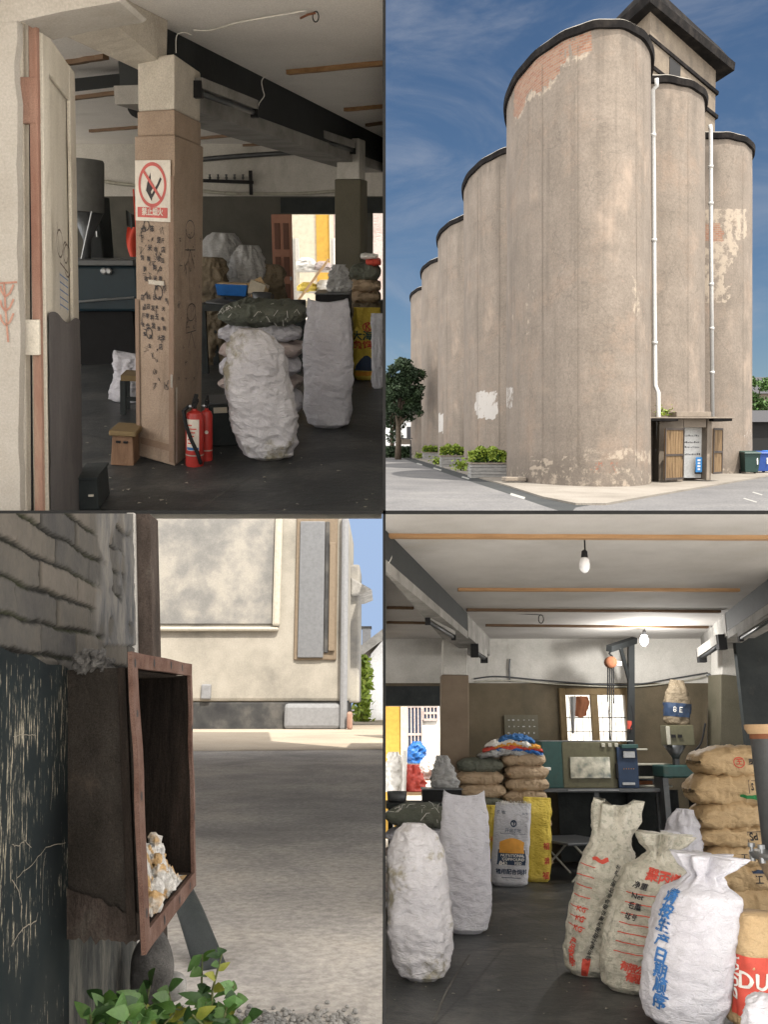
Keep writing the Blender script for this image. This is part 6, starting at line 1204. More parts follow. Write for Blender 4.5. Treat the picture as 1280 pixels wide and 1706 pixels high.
S = sack_fn(44 * k, 17 * k, 12 * k, 381, [(0, .9), (.2, 1), (.5, .75), (.8, .4), (1, .12)], None, (2 * k, 0), .03, 2, 4); upright(1, o + Vector((8 * k, .2, H + .012)), S, MATS['woven_grey'], 'crumpled grey plastic bag on the black crate', 70, 50, 'plastic_bag', 'plastic bags in the door view', 'bag')
o = fl(1, 374, 745); k = dep(1, o) / F; T = thing(1, 'wooden_crate', 'dark box with a torn paper label beside the extinguishers', 'crate', o, 12, lean=False); H = ht(1, 672, 745); B((0, .2, H / 2), (46 * k, .36, H)).build('crate_body', MATS['dark_paint'], T, bevel=.012); B((-4 * k, .014, H * .88), (22 * k, .012, 9 * k)).build('paper_label', MATS['cream_wall'], T); B((0, .2, H + .004), (40 * k, .3, .012)).build('lid', MATS['steel_dark'], T)
# panelled door and yard
o = at(1, 475, 565, Yb1 - .25); o.z = -EYE[1]; k = dep(1, o) / F; T = thing(1, 'panelled_door', 'reddish brown panelled wooden door standing open before the yard', 'door', o, lean=False); M('door_red', [(.22, .09, .055), (.32, .145, .09), (.38, .19, .12)], 4, .5, .2, stretch=(1, 1, .2)); M('door_red_dark', [(.10, .04, .025), (.15, .065, .04)], 4, .6, .1, stretch=(1, 1, .2))
zt_ = at(1, 475, 357, Yb1 - .25).z - o.z; W = 33 * k; rz = Matrix.Rotation(R(-8), 3, 'Z'); B((0, 0, zt_ / 2), (W, .05, zt_), rz).build('door_leaf', MATS['door_red'], T, bevel=.006)
for c_ in (-1, 1):
    for r_, (z0, z1) in enumerate(((.06, .22), (.28, .44), (.50, .66), (.72, .93))): B(rz @ Vector((c_ * W * .22, -.027, zt_ * (z0 + z1) / 2)), (W * .28, .012, zt_ * (z1 - z0)), rz).build('panel', MATS['door_red_dark'], T, bevel=.004)
MB().tube([(W * .4, -.06, zt_ * .47), (W * .4, -.06, zt_ * .5)], .015, 6).build('handle', MATS['steel'], T)
struct(MB().grid(2, 2, lambda x, y: (-9 + 8.996 * x, Yb1 + .2 + 3.2 * y, -EYE[1] + .01)).build('yard', MATS['yard_concrete'], p=1)); Yw = Yb1 + 2.6
o = at(1, 540, 500, Yw); o.z = -EYE[1]; T = thing(1, 'yard_wall', 'bright cream yard wall with a yellow strip, seen through the back door', 'wall', o, lean=False)
def zx(u): return at(1, u, 400, Yw).x - o.x
B(((zx(440) + zx(527)) / 2, .1, 1.3), (zx(527) - zx(440), .2, 2.6)).build('cream_wall', MATS['cream_wall'], T); B(((zx(527.3) + zx(549)) / 2, .09, 1.3), (zx(549) - zx(527.3), .22, 2.6)).build('yellow_strip', MATS['yellow_wall'], T); B(((zx(549.3) + zx(556)) / 2, .08, 1.3), (zx(556) - zx(549.3), .24, 2.6)).build('pilaster', MATS['cream_wall'], T); B(((zx(556.3) + (-.006 - o.x)) / 2, .1, 1.3), (-.006 - o.x - zx(556.3), .2, 2.6)).build('side_panel', MATS['woven_pink'], T)
Yk1 = Yb1 + 1.3; o = at(1, 525, 560, Yk1); o.z = -EYE[1]; k = Yk1 / F * .96; T = thing(1, 'metal_rack', 'white metal rack heaped with junk in the bright yard', 'rack', o, lean=False)
for sx in (-32, 32):
    for sy in (0, .5): B((sx * k, sy, .62), (.04, .04, 1.24)).build('post', MATS['cloth_white'], T)
for v in (452, 487, 520): z = at(1, 525, v, Yk1).z - o.z; B((0, .25, z), (66 * k, .54, .03)).build('shelf', MATS['cloth_white'], T)
MB().tube([(-28 * k, -.03, .35), (26 * k, -.03, .95)], .02, 6).build('diagonal_rod', MATS['wood_pale'], T)
for i, (u, v, wd, hh, mm, lb) in enumerate(((510, 451, 36, 22, 'cloth_white', 'white bundle at the left of the top rack shelf'), (538, 451, 30, 16, 'woven_pink', 'pinkish bundle at the right of the top rack shelf'), (512, 486, 34, 16, 'woven_yellow', 'yellow bundle on the middle rack shelf'), (540, 486, 26, 20, 'cloth_white', 'white bundle on the middle rack shelf'), (516, 519, 36, 18, 'cream_wall', 'cream bundle on the low rack shelf'))):
    q = at(1, u, v, Yk1 + .2); S = sack_fn(hh * k, wd * k / 2, .2, 390 + i, [(0, 1), (.4, .95), (.8, .6), (1, .2)], None, (0, 0), .03, 2, 4); upright(1, q, S, MATS[mm], lb, 40, 26, 'bundle', 'bundles on the yard rack', 'bundle')
# left recess: tank, machine, cabinet, rag, sack, stool, block, box
flat('tank_grey', (.12, .12, .115), .7); o = at(1, 138, 520, 9.6); o.z = -EYE[1]; k = dep(1, o) / F; T = thing(1, 'grain_tank', 'grey grain tank with a tapering spout in the dim left recess', 'tank', o); z = lambda v: at(1, 138, v, 9.6).z + EYE[1]
MB().lathe([(26 * k, z(352)), (26 * k, z(268)), (24 * k, z(264))], 24).build('tank_body', MATS['tank_grey'], T, auto=30); MB().lathe([(6 * k, z(440)), (6 * k, z(400)), (25 * k, z(353))], 20).build('spout', MATS['steel_dark'], T, smooth=True); MB().tube([(22 * k, -.3, z(352)), (12 * k, -.3, z(400)), (6 * k, -.3, z(430))], 1.6 * k, 6).build('rod', MATS['steel'], T); MB().tube([(0, 0, 0), (0, 0, z(441))], .06, 8).build('stand', MATS['steel_dark'], T)
o = at(1, 168, 560, 9.2); o.z = -EYE[1]; k = dep(1, o) / F; T = thing(1, 'mill_machine', 'dark blue milling machine on a bench in the left recess', 'machine', o, lean=False); z = lambda v: at(1, 168, v, 9.2).z + EYE[1]; flat('blue_dark', (.008, .024, .036), .5)
B((0, .4, (z(520) + z(443)) / 2), (130 * k, .7, z(443) - z(520))).build('machine_body', MATS['blue_dark'], T, bevel=.03); B((-8 * k, .4, z(438)), (140 * k, .8, .06)).build('top_plate', MATS['steel_dark'], T, bevel=.01); B((-10 * k, .4, z(520) / 2), (120 * k, .6, z(521))).build('base', MATS['void_black'], T)
for i, u in enumerate((12, 20)): MB().lathe([(.03, 0), (.035, .02), (.02, .03)], 12).build('dial', MATS['steel'], T).matrix_local = Matrix.Translation((u * k, .04, z(452))) @ Matrix.Rotation(R(90), 4, 'X')
MB().tube([(-55 * k, .02, z(505)), (0, 0, z(500)), (58 * k, .02, z(496))], .012, 6).build('rail', MATS['steel'], T)
o = at(1, 167, 560, 10.6); o.z = -EYE[1]; k = dep(1, o) / F; z = lambda v: at(1, 167, v, 10.6).z + EYE[1]; T = thing(1, 'cabinet', 'dark grey upright cabinet behind the blue machine', 'cabinet', o, lean=False); B((0, .2, z(327) / 2), (32 * k, .4, z(327))).build('cabinet_body', MATS['dark_paint'], T, bevel=.01); B((0, -.008, z(390)), (28 * k, .015, z(340) - z(440))).build('door', MATS['beam_black'], T); MB().tube([(9 * k, -.03, z(385)), (9 * k, -.03, z(395))], .012, 6).build('handle', MATS['steel'], T)
Yq = 6.9; k = Yq / F; o = at(1, 222, 315, Yq); T = thing(1, 'red_apron', 'red apron and cord hanging behind the left edge of the pillar', 'apron', o, lean=False); flat('cloth_red', (.50, .06, .035), .8); MB().tube([(0, 0, 0), (.0, 0, -62 * k), (-.01, 0, -145 * k)], 1.5 * k, 6).build('cord', MATS['cloth_red'], T)
MB().grid(8, 12, lambda x, y: ((-14 + 22 * x - 5 * math.sin(y * 3)) * k, .03 * math.sin(x * 8 + y * 2), (-58 - 46 * y) * k)).build('apron_cloth', MATS['cloth_red'], T, smooth=True); MB().grid(8, 8, lambda x, y: ((-16 + 14 * x) * k, .02 + .02 * math.sin(x * 7), (-32 - 24 * y - 8 * x) * k)).build('apron_top', MATS['dark_paint'], T, smooth=True)
o = at(1, 231, 178, 6.6); T = thing(1, 'wall_fan', 'dark round fan behind the pale pillar head', 'fan', o, lean=False); MB().lathe([(.05, -.03), (.075, -.02), (.075, .02), (.05, .03)], 20).build('fan_housing', MATS['void_black'], T).matrix_local = Matrix.Rotation(R(90), 4, 'X'); MB().tube([(0, 0, .06), (.0, .02, .19)], .012, 6).build('bracket', MATS['steel_dark'], T)
o = fl(1, 200, 676); k = dep(1, o) / F; S = sack_fn(ht(1, 600, 676), 24 * k, 16 * k, 401, [(0, 1), (.2, 1.08), (.5, .85), (.8, .95), (1, .8)], [(0, 1), (.3, 1), (.7, .6), (1, .15)], (2 * k, 0), .02, 2.2, 6, ears=.06); upright(1, o + Vector((0, .2, 0)), S, MATS['woven_white'], 'small open white bag on the dark floor left of the pillar', 80, 70)
o = fl(1, 222, 690); k = dep(1, o) / F; T = thing(1, 'stool', 'dark wooden stool in front of the small white bag', 'stool', o, 8); H = ht(1, 622, 690); B((4 * k, .1, H - .02), (46 * k, .3, .04)).build('seat', MATS['wood_frame'], T)
for sx in (-16, 24):
    for sy in (-.02, .2): B((sx * k, sy, H / 2 - .02), (.04, .04, H - .042)).build('leg', MATS['dark_paint'], T)
B((4 * k, -.02, H * .4), (36 * k, .025, .03)).build('stretcher', MATS['dark_paint'], T)
o = fl(1, 203, 776); k = dep(1, o) / F; T = thing(1, 'wooden_stool', 'small brown wooden block stool at the foot of the pillar', 'stool', o, 4); H = ht(1, 714, 776); M('wood_brown', [(.11, .06, .035), (.19, .11, .065), (.25, .155, .10)], 5, .75, .3, stretch=(4, 4, .6)); MB().hexa([(-19 * k, .0, 0), (19 * k, 0, 0), (19 * k, .2, 0), (-19 * k, .2, 0), (-16 * k, 0, H - .03), (17 * k, 0, H - .03), (17 * k, .2, H - .03), (-16 * k, .2, H - .03)]).build('stool_body', MATS['wood_brown'], T, bevel=.006); B((2 * k, .1, H - .013), (44 * k, .26, .03)).build('seat', MATS['wood_frame'], T, bevel=.006)
for sx in (-6, 6): B((sx * k, -.004, H * .68), (7 * k, .012, 3.5 * k)).build('slot', MATS['void_black'], T)
o = fl(1, 147, 852); k = dep(1, o) / F; T = thing(1, 'box', 'low dark box by the foot of the open door', 'box', o, 6, lean=False); H = ht(1, 796, 852); B((0, .15, H / 2), (34 * k, .28, H)).build('box_body', MATS['dark_paint'], T, bevel=.008); B((6 * k, .005, H * .5), (8 * k, .012, 3 * k)).build('label', MATS['sign_paper'], T); B((0, .15, H + .006), (37 * k, .3, .012)).build('lid', MATS['dark_paint'], T)
# cables and bracket
cable(1, [(120, 213), (170, 225), (225, 234)], Yb1 - .1, .012, 'dark cable along the top of the dim back wall', 'void_black'); cable(1, [(332, 318), (380, 322), (450, 323), (510, 322), (563, 318)], Yb1 - .05, .02, 'pale cable running along the back wall above the door', 'cream_metal'); cable(1, [(150, 298), (190, 305), (228, 309)], Yb1 - .05, .022, 'pale pipe on the dim wall left of the pillar', 'cream_metal', 'pipe')
cable(1, [(332, 266), (400, 260), (480, 255), (566, 250)], Yb1 - .12, .03, 'dark conduit under the ceiling on the back wall', 'steel_dark', 'conduit'); cable(1, [(322, 50), (352, 50), (395, 38), (450, 28), (510, 18)], [rowY(1, v, Z1 - .02) for v in (50, 50, 38, 28, 18)], .004, 'thin white wire crossing the ceiling to the ring', 'cloth_white', 'wire')
cable(1, [(443, 125), (436, 135), (438, 150), (440, 160), (432, 172), (428, 186)], 6.9, .004, 'white wire looping down over the dark beam', 'cloth_white', 'wire'); cable(1, [(293, 88), (294, 60), (306, 54), (318, 58)], 5.42, .003, 'white wire hooked on the front of the dark beam', 'cloth_white', 'wire')
oo = fl(1, 526, 18, Z1); T = thing(1, 'wire_ring', 'ring of black wire hanging from the ceiling', 'wire', oo); k = dep(1, oo) / F; MB().tube([(5 * k * math.sin(a_), 0, -9 * k + 8 * k * math.cos(a_)) for a_ in [i * .42 for i in range(17)]], 1.0 * k, 6).build('ring', MATS['void_black'], T); MB().tube([(0, 0, -.01), (-14 * k, 0, -.02), (-28 * k, .1, -.015)], .006, 5).build('wire_end', MATS['rust'], T)
o = at(1, 376, 300, Yb1 - .15); k = Yb1 / F; T = thing(1, 'wall_bracket', 'dark iron bracket with insulators on the back wall', 'bracket', o, lean=False); B((0, 0, -2 * k), (86 * k, .05, 5 * k), Matrix.Rotation(R(2), 3, 'Y')).build('bar', MATS['void_black'], T); B((39 * k, 0, -4 * k), (5 * k, .05, 36 * k)).build('post', MATS['void_black'], T)
for i in range(6): MB().lathe([(1.2 * k, 0), (2.4 * k, 3 * k), (1.2 * k, 5 * k), (2 * k, 8 * k)], 8, ((-38 + i * 13) * k, 0, .5 * k)).build('insulator', MATS['steel_dark'], T)

floorline(1, [(330, 850), (350, 836), (386, 812), (410, 800), (440, 780)], .008); scraps(1, 60, (130, 630, 640, 852), 5, 'small pale scraps scattered over the floor by the door')
# added to bounce light: unseen floor beside the store, white sheet beneath its floor
struct(MB().add([(-15, 1.0, -EYE[1] - .02), (XL - .05, 1.0, -EYE[1] - .02), (XL - .05, Yb1 + 3, -EYE[1] - .02), (-15, Yb1 + 3, -EYE[1] - .02)], [(0, 1, 2, 3)]).build('yard', MATS['yard_concrete'], p=1))
struct(MB().add([(XL, fy + .1, -EYE[1] - .06), (-.01, fy + .1, -EYE[1] - .06), (-.01, Yb1 + 3, -EYE[1] - .06), (XL, Yb1 + 3, -EYE[1] - .06)], [(3, 2, 1, 0)]).build('bounce_sheet', MATS['bounce_white'], p=1))

grime('pillar_tan', (.11, .08, .055), 3.2, .47, .7, .55, (1, 1, .35)); grime('ceiling_lime', (.36, .33, .29), .9, .52, .8, .4); grime('door_cream', (.20, .165, .12), 4, .5, .72, .6, (1, 1, .3)); grime('plaster_cream', (.25, .21, .16), 2.5, .5, .72, .5); grime('wall_lime', (.22, .185, .14), 3, .52, .75, .45); grime('door_cover', (.14, .13, .125), 4, .52, .7, .5, (1, 1, .3)); grime('dark_paint', (.055, .05, .045), 6, .55, .72, .6)

grime('red_ext', (.12, .02, .015), 22, .56, .72, .5)
# ================================================================ PLACE 3: the rusty duct on the brick wall
H3 = EYE[3]
vp = ray(3, 545, 1163); vp.z = 0; vp.normalize()
P0 = at(3, 100, 1340, 1.52); U3 = Vector(leanrot(3, P0).col[2][:3]); N3 = Vector((vp.y, -vp.x, 0)).normalized()      # N3 points to the right, off the wall
def WP(s, t_, off=0.0): return P0 + vp * s + U3 * t_ + N3 * off
def pj(q): return proj(3, q)
def s_at(u, v=1163):
    lo, hi = -.6, 6.0
    for _ in range(50):
        m_ = (lo + hi) / 2
        if pj(WP(m_, 0))[0] < u: lo = m_
        else: hi = m_
    return lo
def t_at(s, v, off=0.0):
    lo, hi = -3.0, 3.0
    for _ in range(50):
        m_ = (lo + hi) / 2
        if pj(WP(s, m_, off))[1] > v: lo = m_
        else: hi = m_
    return lo
s0, s1 = s_at(-25), s_at(226); RH, BL = .050, .205
NX, NY = 330, 300; g = random.Random(9); btone = {}
mb = MB(); AT = {k: [] for k in ('mortar', 'tone', 'plaster', 'low', 'moss')}
tb = {}
for j in range(NY + 1):
    for i in range(NX + 1):
        s = s0 + (s1 - s0) * (i / NX) ** 1.25; bot, topp = t_at(s, 1760) if False else -.62, None
        if i not in tb: tb[i] = t_at(s, 855.5)
        t_ = bot + (tb[i] - bot) * j / NY
        w1, w2 = noise.noise(Vector((s * 9, t_ * 9, 1))) * .006, noise.noise(Vector((s * 9, t_ * 9, 5))) * .006
        r_ = (t_ + w1 + .02) / RH; ri = math.floor(r_); fr_ = r_ - ri; c_ = (s + w2) / BL + (.5 if ri % 2 else .08); ci = math.floor(c_); fc = c_ - ci
        jz = min(fr_, 1 - fr_) * RH; jx = min(fc, 1 - fc) * BL; e = min(jz, jx * 1.0); mort = 1 - sstep(.0022, .0048, e + .003 * noise.noise(Vector((s * 60, t_ * 60, 3))))
        key = (ri, ci)
        if key not in btone: btone[key] = (g.uniform(0, 1), g.uniform(-.002, .0025))
        n1 = noise.fractal(Vector((s * 14, t_ * 14, 2)), .6, 2.1, 4); n2 = noise.fractal(Vector((s * 5, t_ * 3, 7)), .6, 2.1, 3)
        u_, v_ = pj(WP(s, t_))
        pl = sstep(-.05, .2, n2 * .8 + (u_ - 165) / 90.0 + (960 - v_) / 1500.0) * (1 if v_ < 1075 else 0) * sstep(60, 100, u_)
        pl *= sstep(-.42, -.3, noise.noise(Vector((s * 10, t_ * 22, 4))))
        low = sstep(-.008, .008, (P0 + U3 * t_).z * 0 + (t_at_low if False else 0) + (-.0 + (1100 + (u_ - 50) * .3 - v_) * -1) / 900.0)
        d = -.008 * mort + btone[key][1] + .0022 * n1; d = d * (1 - pl) + (.004 + .003 * n1) * pl; d = d * (1 - low) + (.002 * n1 - .004) * low
        mb.v.append(WP(s, t_, d))
        AT['mortar'].append(mort * (1 - pl) * (1 - low)); AT['tone'].append(btone[key][0]); AT['plaster'].append(pl * (1 - low)); AT['low'].append(low)
        AT['moss'].append((sstep(.55, .1, fr_) * 0 + mort * sstep(-.1, .5, noise.noise(Vector((s * 7, ri * 1.7, 9)))) * (1 if jz < jx else 0)) * (1 - pl) * (1 - low))
for j in range(NY):
    for i in range(NX): a = j * (NX + 1) + i; mb.f.append((a, a + 1, a + NX + 2, a + NX + 1)); mb.mi.append(0)
mb.at = AT
m, t, b = nt('old_brick'); A = lambda n: node(t, 'ShaderNodeAttribute', attribute_name=n).outputs['Fac']
co = node(t, 'ShaderNodeTexCoord').outputs['Object']; n1 = node(t, 'ShaderNodeTexNoise', {'Vector': co, 'Scale': 14, 'Detail': 9, 'Roughness': .7}); n2 = node(t, 'ShaderNodeTexNoise', {'Vector': node(t, 'ShaderNodeMapping', {0: co, 'Scale': (1, 1, .22)}).outputs[0], 'Scale': 22, 'Detail': 8, 'Roughness': .7})
ad = node(t, 'ShaderNodeMath', {0: node(t, 'ShaderNodeMath', {0: A('tone'), 1: .45}, operation='MULTIPLY').outputs[0], 1: node(t, 'ShaderNodeMath', {0: n1.outputs[0], 1: .75}, operation='MULTIPLY').outputs[0]}, operation='ADD').outputs[0]
c_ = ramp(t, ad, [(0.030, 0.029, 0.030), (0.050, 0.047, 0.043), (0.068, 0.061, 0.052), (0.095, 0.083, 0.071)], [.25, .5, .7, .95]).outputs[0]
c_ = mixc(t, A('mortar'), c_, (.012, .0115, .010)); c_ = mixc(t, node(t, 'ShaderNodeMath', {0: A('moss'), 1: .55}, operation='MULTIPLY').outputs[0], c_, (.03, .034, .012)); pc = ramp(t, n2.outputs[0], [(0.040, 0.041, 0.045), (0.082, 0.079, 0.076), (0.127, 0.117, 0.103)], [.35, .5, .66]).outputs[0]; c_ = mixc(t, A('plaster'), c_, pc)
lc = ramp(t, n2.outputs[0], [(0.017, 0.020, 0.020), (0.042, 0.043, 0.041), (0.090, 0.087, 0.075), (0.144, 0.138, 0.120)], [.34, .48, .6, .75]).outputs[0]; c_ = mixc(t, A('low'), c_, lc); t.links.new(c_, b.inputs['Base Color']); b.inputs['Roughness'].default_value = .93; b.inputs['Specular IOR Level'].default_value = .2
n3 = node(t, 'ShaderNodeTexNoise', {'Vector': co, 'Scale': 90, 'Detail': 6, 'Roughness': .75}); bp = node(t, 'ShaderNodeBump', {'Height': n3.outputs[0], 'Strength': .5, 'Distance': .006}); t.links.new(bp.outputs[0], b.inputs['Normal'])
tag(mb.build('brick_wall', m, p=3, smooth=True), 'old grey brick wall with patches of pale plaster running away at the left', 'wall')
# wall end and body behind
# peeling dark board
m, t, b = nt('peeling_paint'); co = node(t, 'ShaderNodeTexCoord').outputs['Object']
n1 = node(t, 'ShaderNodeTexNoise', {'Vector': node(t, 'ShaderNodeMapping', {0: co, 'Scale': (13, 13, 1.1)}).outputs[0], 'Scale': 16, 'Detail': 6, 'Roughness': .62}); n2 = node(t, 'ShaderNodeTexNoise', {'Vector': co, 'Scale': 5, 'Detail': 5}); n4 = node(t, 'ShaderNodeTexNoise', {'Vector': co, 'Scale': 150, 'Detail': 3, 'Roughness': .8})
sm = node(t, 'ShaderNodeMath', {0: n1.outputs[0], 1: node(t, 'ShaderNodeMath', {0: n2.outputs[0], 1: .42}, operation='MULTIPLY').outputs[0]}, operation='ADD').outputs[0]
sm = node(t, 'ShaderNodeMath', {0: sm, 1: node(t, 'ShaderNodeMath', {0: n4.outputs[0], 1: .10}, operation='MULTIPLY').outputs[0]}, operation='ADD').outputs[0]
sx_ = node(t, 'ShaderNodeSeparateXYZ', {0: co}).outputs[2]; hz_ = node(t, 'ShaderNodeMapRange', {0: sx_, 1: .05, 2: .22, 3: 0, 4: .10}, interpolation_type='SMOOTHSTEP').outputs[0]; sm = node(t, 'ShaderNodeMath', {0: sm, 1: hz_}, operation='ADD').outputs[0]
pf = node(t, 'ShaderNodeMapRange', {0: sm, 1: .93, 2: 1.0}, interpolation_type='SMOOTHSTEP').outputs[0]
dk_ = ramp(t, n2.outputs[0], [(.006, .008, .009), (.010, .0135, .0145), (.018, .021, .021)]).outputs[0]; lt_ = ramp(t, n4.outputs[0], [(.11, .10, .075), (.19, .17, .13), (.27, .245, .20)]).outputs[0]
t.links.new(mixc(t, pf, dk_, lt_), b.inputs['Base Color']); b.inputs['Roughness'].default_value = .95; b.inputs['Specular IOR Level'].default_value = .08; bp = node(t, 'ShaderNodeBump', {'Height': pf, 'Strength': -.4, 'Distance': .003}); t.links.new(bp.outputs[0], b.inputs['Normal'])
sB0, sB1 = s_at(-25), s_at(99); o = WP(sB1, -.3); bd = MB(); N = 30
def tbd(s): 
    return t_at(s, 1085 + (pj(WP(s, 0))[0]) * .30 + 3 * math.sin(s * 40), .014)
bd.grid(N, 40, lambda x, y: WP(sB0 + (sB1 - sB0) * x, -.62 + (tbd(sB0 + (sB1 - sB0) * x) + .62) * y, .014) - o); e0 = len(bd.v)
for x in range(N): a, c = WP(sB0 + (sB1 - sB0) * x / N, tbd(sB0 + (sB1 - sB0) * x / N), .014) - o, WP(sB0 + (sB1 - sB0) * (x + 1) / N, tbd(sB0 + (sB1 - sB0) * (x + 1) / N), .014) - o; bd.add([a, c, c - N3 * .02, a - N3 * .02], [(0, 1, 2, 3)])
a, c = WP(sB1, -.62, .014) - o, WP(sB1, tbd(sB1), .014) - o; bd.add([a, c, c - N3 * .02, a - N3 * .02], [(0, 1, 2, 3)])
BD = tag(bd.build('painted_board', m, p=3, loc=o), 'dark teal painted board with peeling pale scratches left of the duct', 'board')
b = MB(); flat('scratch_pale', (.14, .125, .10), .9); g = random.Random(31)
for pts in (((0, 1575), (20, 1545), (42, 1535), (45, 1520)), ((8, 1462), (35, 1440), (58, 1412), (92, 1404)), ((0, 1408), (10, 1410), (22, 1400), (33, 1412)), ((0, 1466), (12, 1486), (17, 1505)), ((0, 1226), (28, 1224), (40, 1226)), ((52, 1505), (54, 1440), (58, 1420)), ((66, 1350), (70, 1300), (72, 1290))):
    q = []
    for u, v in pts:
        s = s_at(u); q.append(WP(s, t_at(s, v, .0155), .0155) - o)
    q2 = []
    for i in range(len(q) - 1):
        for j in range(5): q2.append(q[i].lerp(q[i + 1], j / 5) + U3 * g.uniform(-.0012, .0012))
    b.ribbon(q2 + [q[-1]], g.uniform(.0008, .0017), N3)
b.build('scratch', MATS['scratch_pale'], BD)
M('mortar_grey', [(0.033, 0.032, 0.030), (0.066, 0.063, 0.061), (0.110, 0.105, 0.099)], 30, .95, .5)
# rusty post at the end of the wall
M('rust_dark', [(0.018, 0.015, 0.013), (0.034, 0.027, 0.023), (0.054, 0.042, 0.036), (0.084, 0.075, 0.065)], 9, .9, .5, stretch=(1, 1, .5), speck=.14, sscale=240, spec=.1); M('rust_red', [(0.061, 0.032, 0.024), (0.094, 0.056, 0.044), (0.124, 0.082, 0.068)], 18, .88, .4, speck=.16, sscale=500, spec=.1); M('rust_brown', [(0.022, 0.019, 0.016), (0.035, 0.030, 0.026), (0.049, 0.045, 0.039)], 7, .85, .45, 60, speck=.22, sscale=420, spec=.08); M('duct_inside', [(.012, .010, .009), (.024, .019, .016), (.04, .03, .025)], 8, .9, .4, stretch=(3, 3, .5), speck=.15, sscale=300, spec=.05)
sp = s_at(232); o = WP(sp, -.62); T = thing(3, 'post', 'rusty brown post at the far end of the brick wall', 'post', o, lean=False); q = []; 
kp = dep(3, o) / F
for zz_ in (0, 1):
    tt = [t_at(sp, 855.5) + .62 if zz_ else 0][0]
    for dx_, dy_ in ((-8, 0), (29, 0), (29, .08), (-8, .08)): q.append(U3 * tt + Vector((dx_ * kp, dy_, 0)))
tt2 = t_at(sp, 855.5) + .62
MB().hexa(q).build('post_body', MATS['rust_dark'], T, bevel=.004); MB().hexa([a + Vector((-6 * kp, -.012, 0)) if i in (0, 3, 4, 7) else Vector(q[i - 1 if i in (1, 5) else i + 1]) + Vector((10 * kp, -.012, 0)) for i, a in enumerate(q)]).build('batten', MATS['beam_concrete'], T, bevel=.003)
# duct
Yl, Yr_ = 1.43, 1.97
TL, BLq, TR, BR = at(3, 212, 1086, Yl), at(3, 235, 1592, Yl), at(3, 314.5, 1107, Yr_), at(3, 321, 1476, Yr_)
o = BLq.copy(); T = thing(3, 'duct', 'square rusty steel duct opening with a flanged frame bolted on the brick wall', 'duct', o, lean=False)
def FQ(x, y): return (BLq.lerp(BR, x)).lerp(TL.lerp(TR, x), y) - o
nF = (BR - BLq).cross(TL - BLq).normalized(); nF = nF if nF.x > 0 else -nF
def wob(x, y): return FQ(x, y) + nF * .004 * noise.noise(Vector((x * 3, y * 4, 1)))
def bar(x0, x1, y0, y1, th=.007):
    b = MB(); n = 12; ver = (y1 - y0) > (x1 - x0)
    for i in range(n):
        a0, a1 = i / n, (i + 1) / n
        q = [(x0, y0 + (y1 - y0) * a0), (x1, y0 + (y1 - y0) * a0), (x1, y0 + (y1 - y0) * a1), (x0, y0 + (y1 - y0) * a1)] if ver else [(x0 + (x1 - x0) * a0, y0), (x0 + (x1 - x0) * a1, y0), (x0 + (x1 - x0) * a1, y1), (x0 + (x1 - x0) * a0, y1)]
        b.slab([wob(*p_) + nF * th for p_ in q], -nF * th)
    return b.build('flange', MATS['rust_red'], T)
fl_, fr2 = .075, .965
bar(0, fl_, .0, 1.0); bar(fl_, 1, .945, 1.0, .0068); bar(fl_, 1, 0, .062, .0068); bar(fr2, 1, .0622, .9448)
b = MB()
for x, y in ((.035, .12), (.035, .5), (.035, .78), (.035, .96), (.3, .972), (.55, .974), (.8, .974), (.3, .03), (.6, .03), (.85, .03), (.98, .3), (.98, .7)):
    c = wob(x, y) + nF * .0075; b.add([c + (FQ(1, y) - FQ(0, y)).normalized() * .006 * math.cos(a_) + U3 * .0075 * math.sin(a_) for a_ in [k_ * .785 for k_ in range(8)]], [tuple(range(8))])
b.build('bolt', MATS['void_black'], T)  # black discs drawn as the flange's bolt holes
back = WP(s_at(100), t_at(s_at(100), 1118)) - o - FQ(fl_ * .6, .945); dv = back
ring_ = [(fl_ * .55, .055), (fr2 + .01, .055), (fr2 + .01, .948), (fl_ * .55, .948)]
fro = [FQ(*p_) for p_ in ring_]; bko = [a + dv for a in fro]; bko[0] = WP(s_at(100), t_at(s_at(100), 1551)) - o; bko[3] = WP(s_at(100), t_at(s_at(100), 1117)) - o
names = ('bottom_plate', 'far_side', 'top_plate', 'near_side'); cen = sum(fro + bko, Vector()) / 8
for i in range(4):
    a, c = fro[i], fro[(i + 1) % 4]; a2, c2 = bko[i], bko[(i + 1) % 4]; b = MB(); inn = (cen - (a + c + a2 + c2) / 4).normalized() * .004; n = 16
    def G(x, y): return (a.lerp(c, x)).lerp(a2.lerp(c2, x), y)
    b.grid(n, n, lambda x, y: G(x, y) + inn * (.3 * noise.noise(Vector((x * 4, y * 4, i))))); e0 = len(b.f); b.grid(n, n, lambda x, y: G(x, y) + inn, 1); o_ = b.build(names[i], [MATS['rust_brown'], MATS['duct_inside']], T, smooth=True)
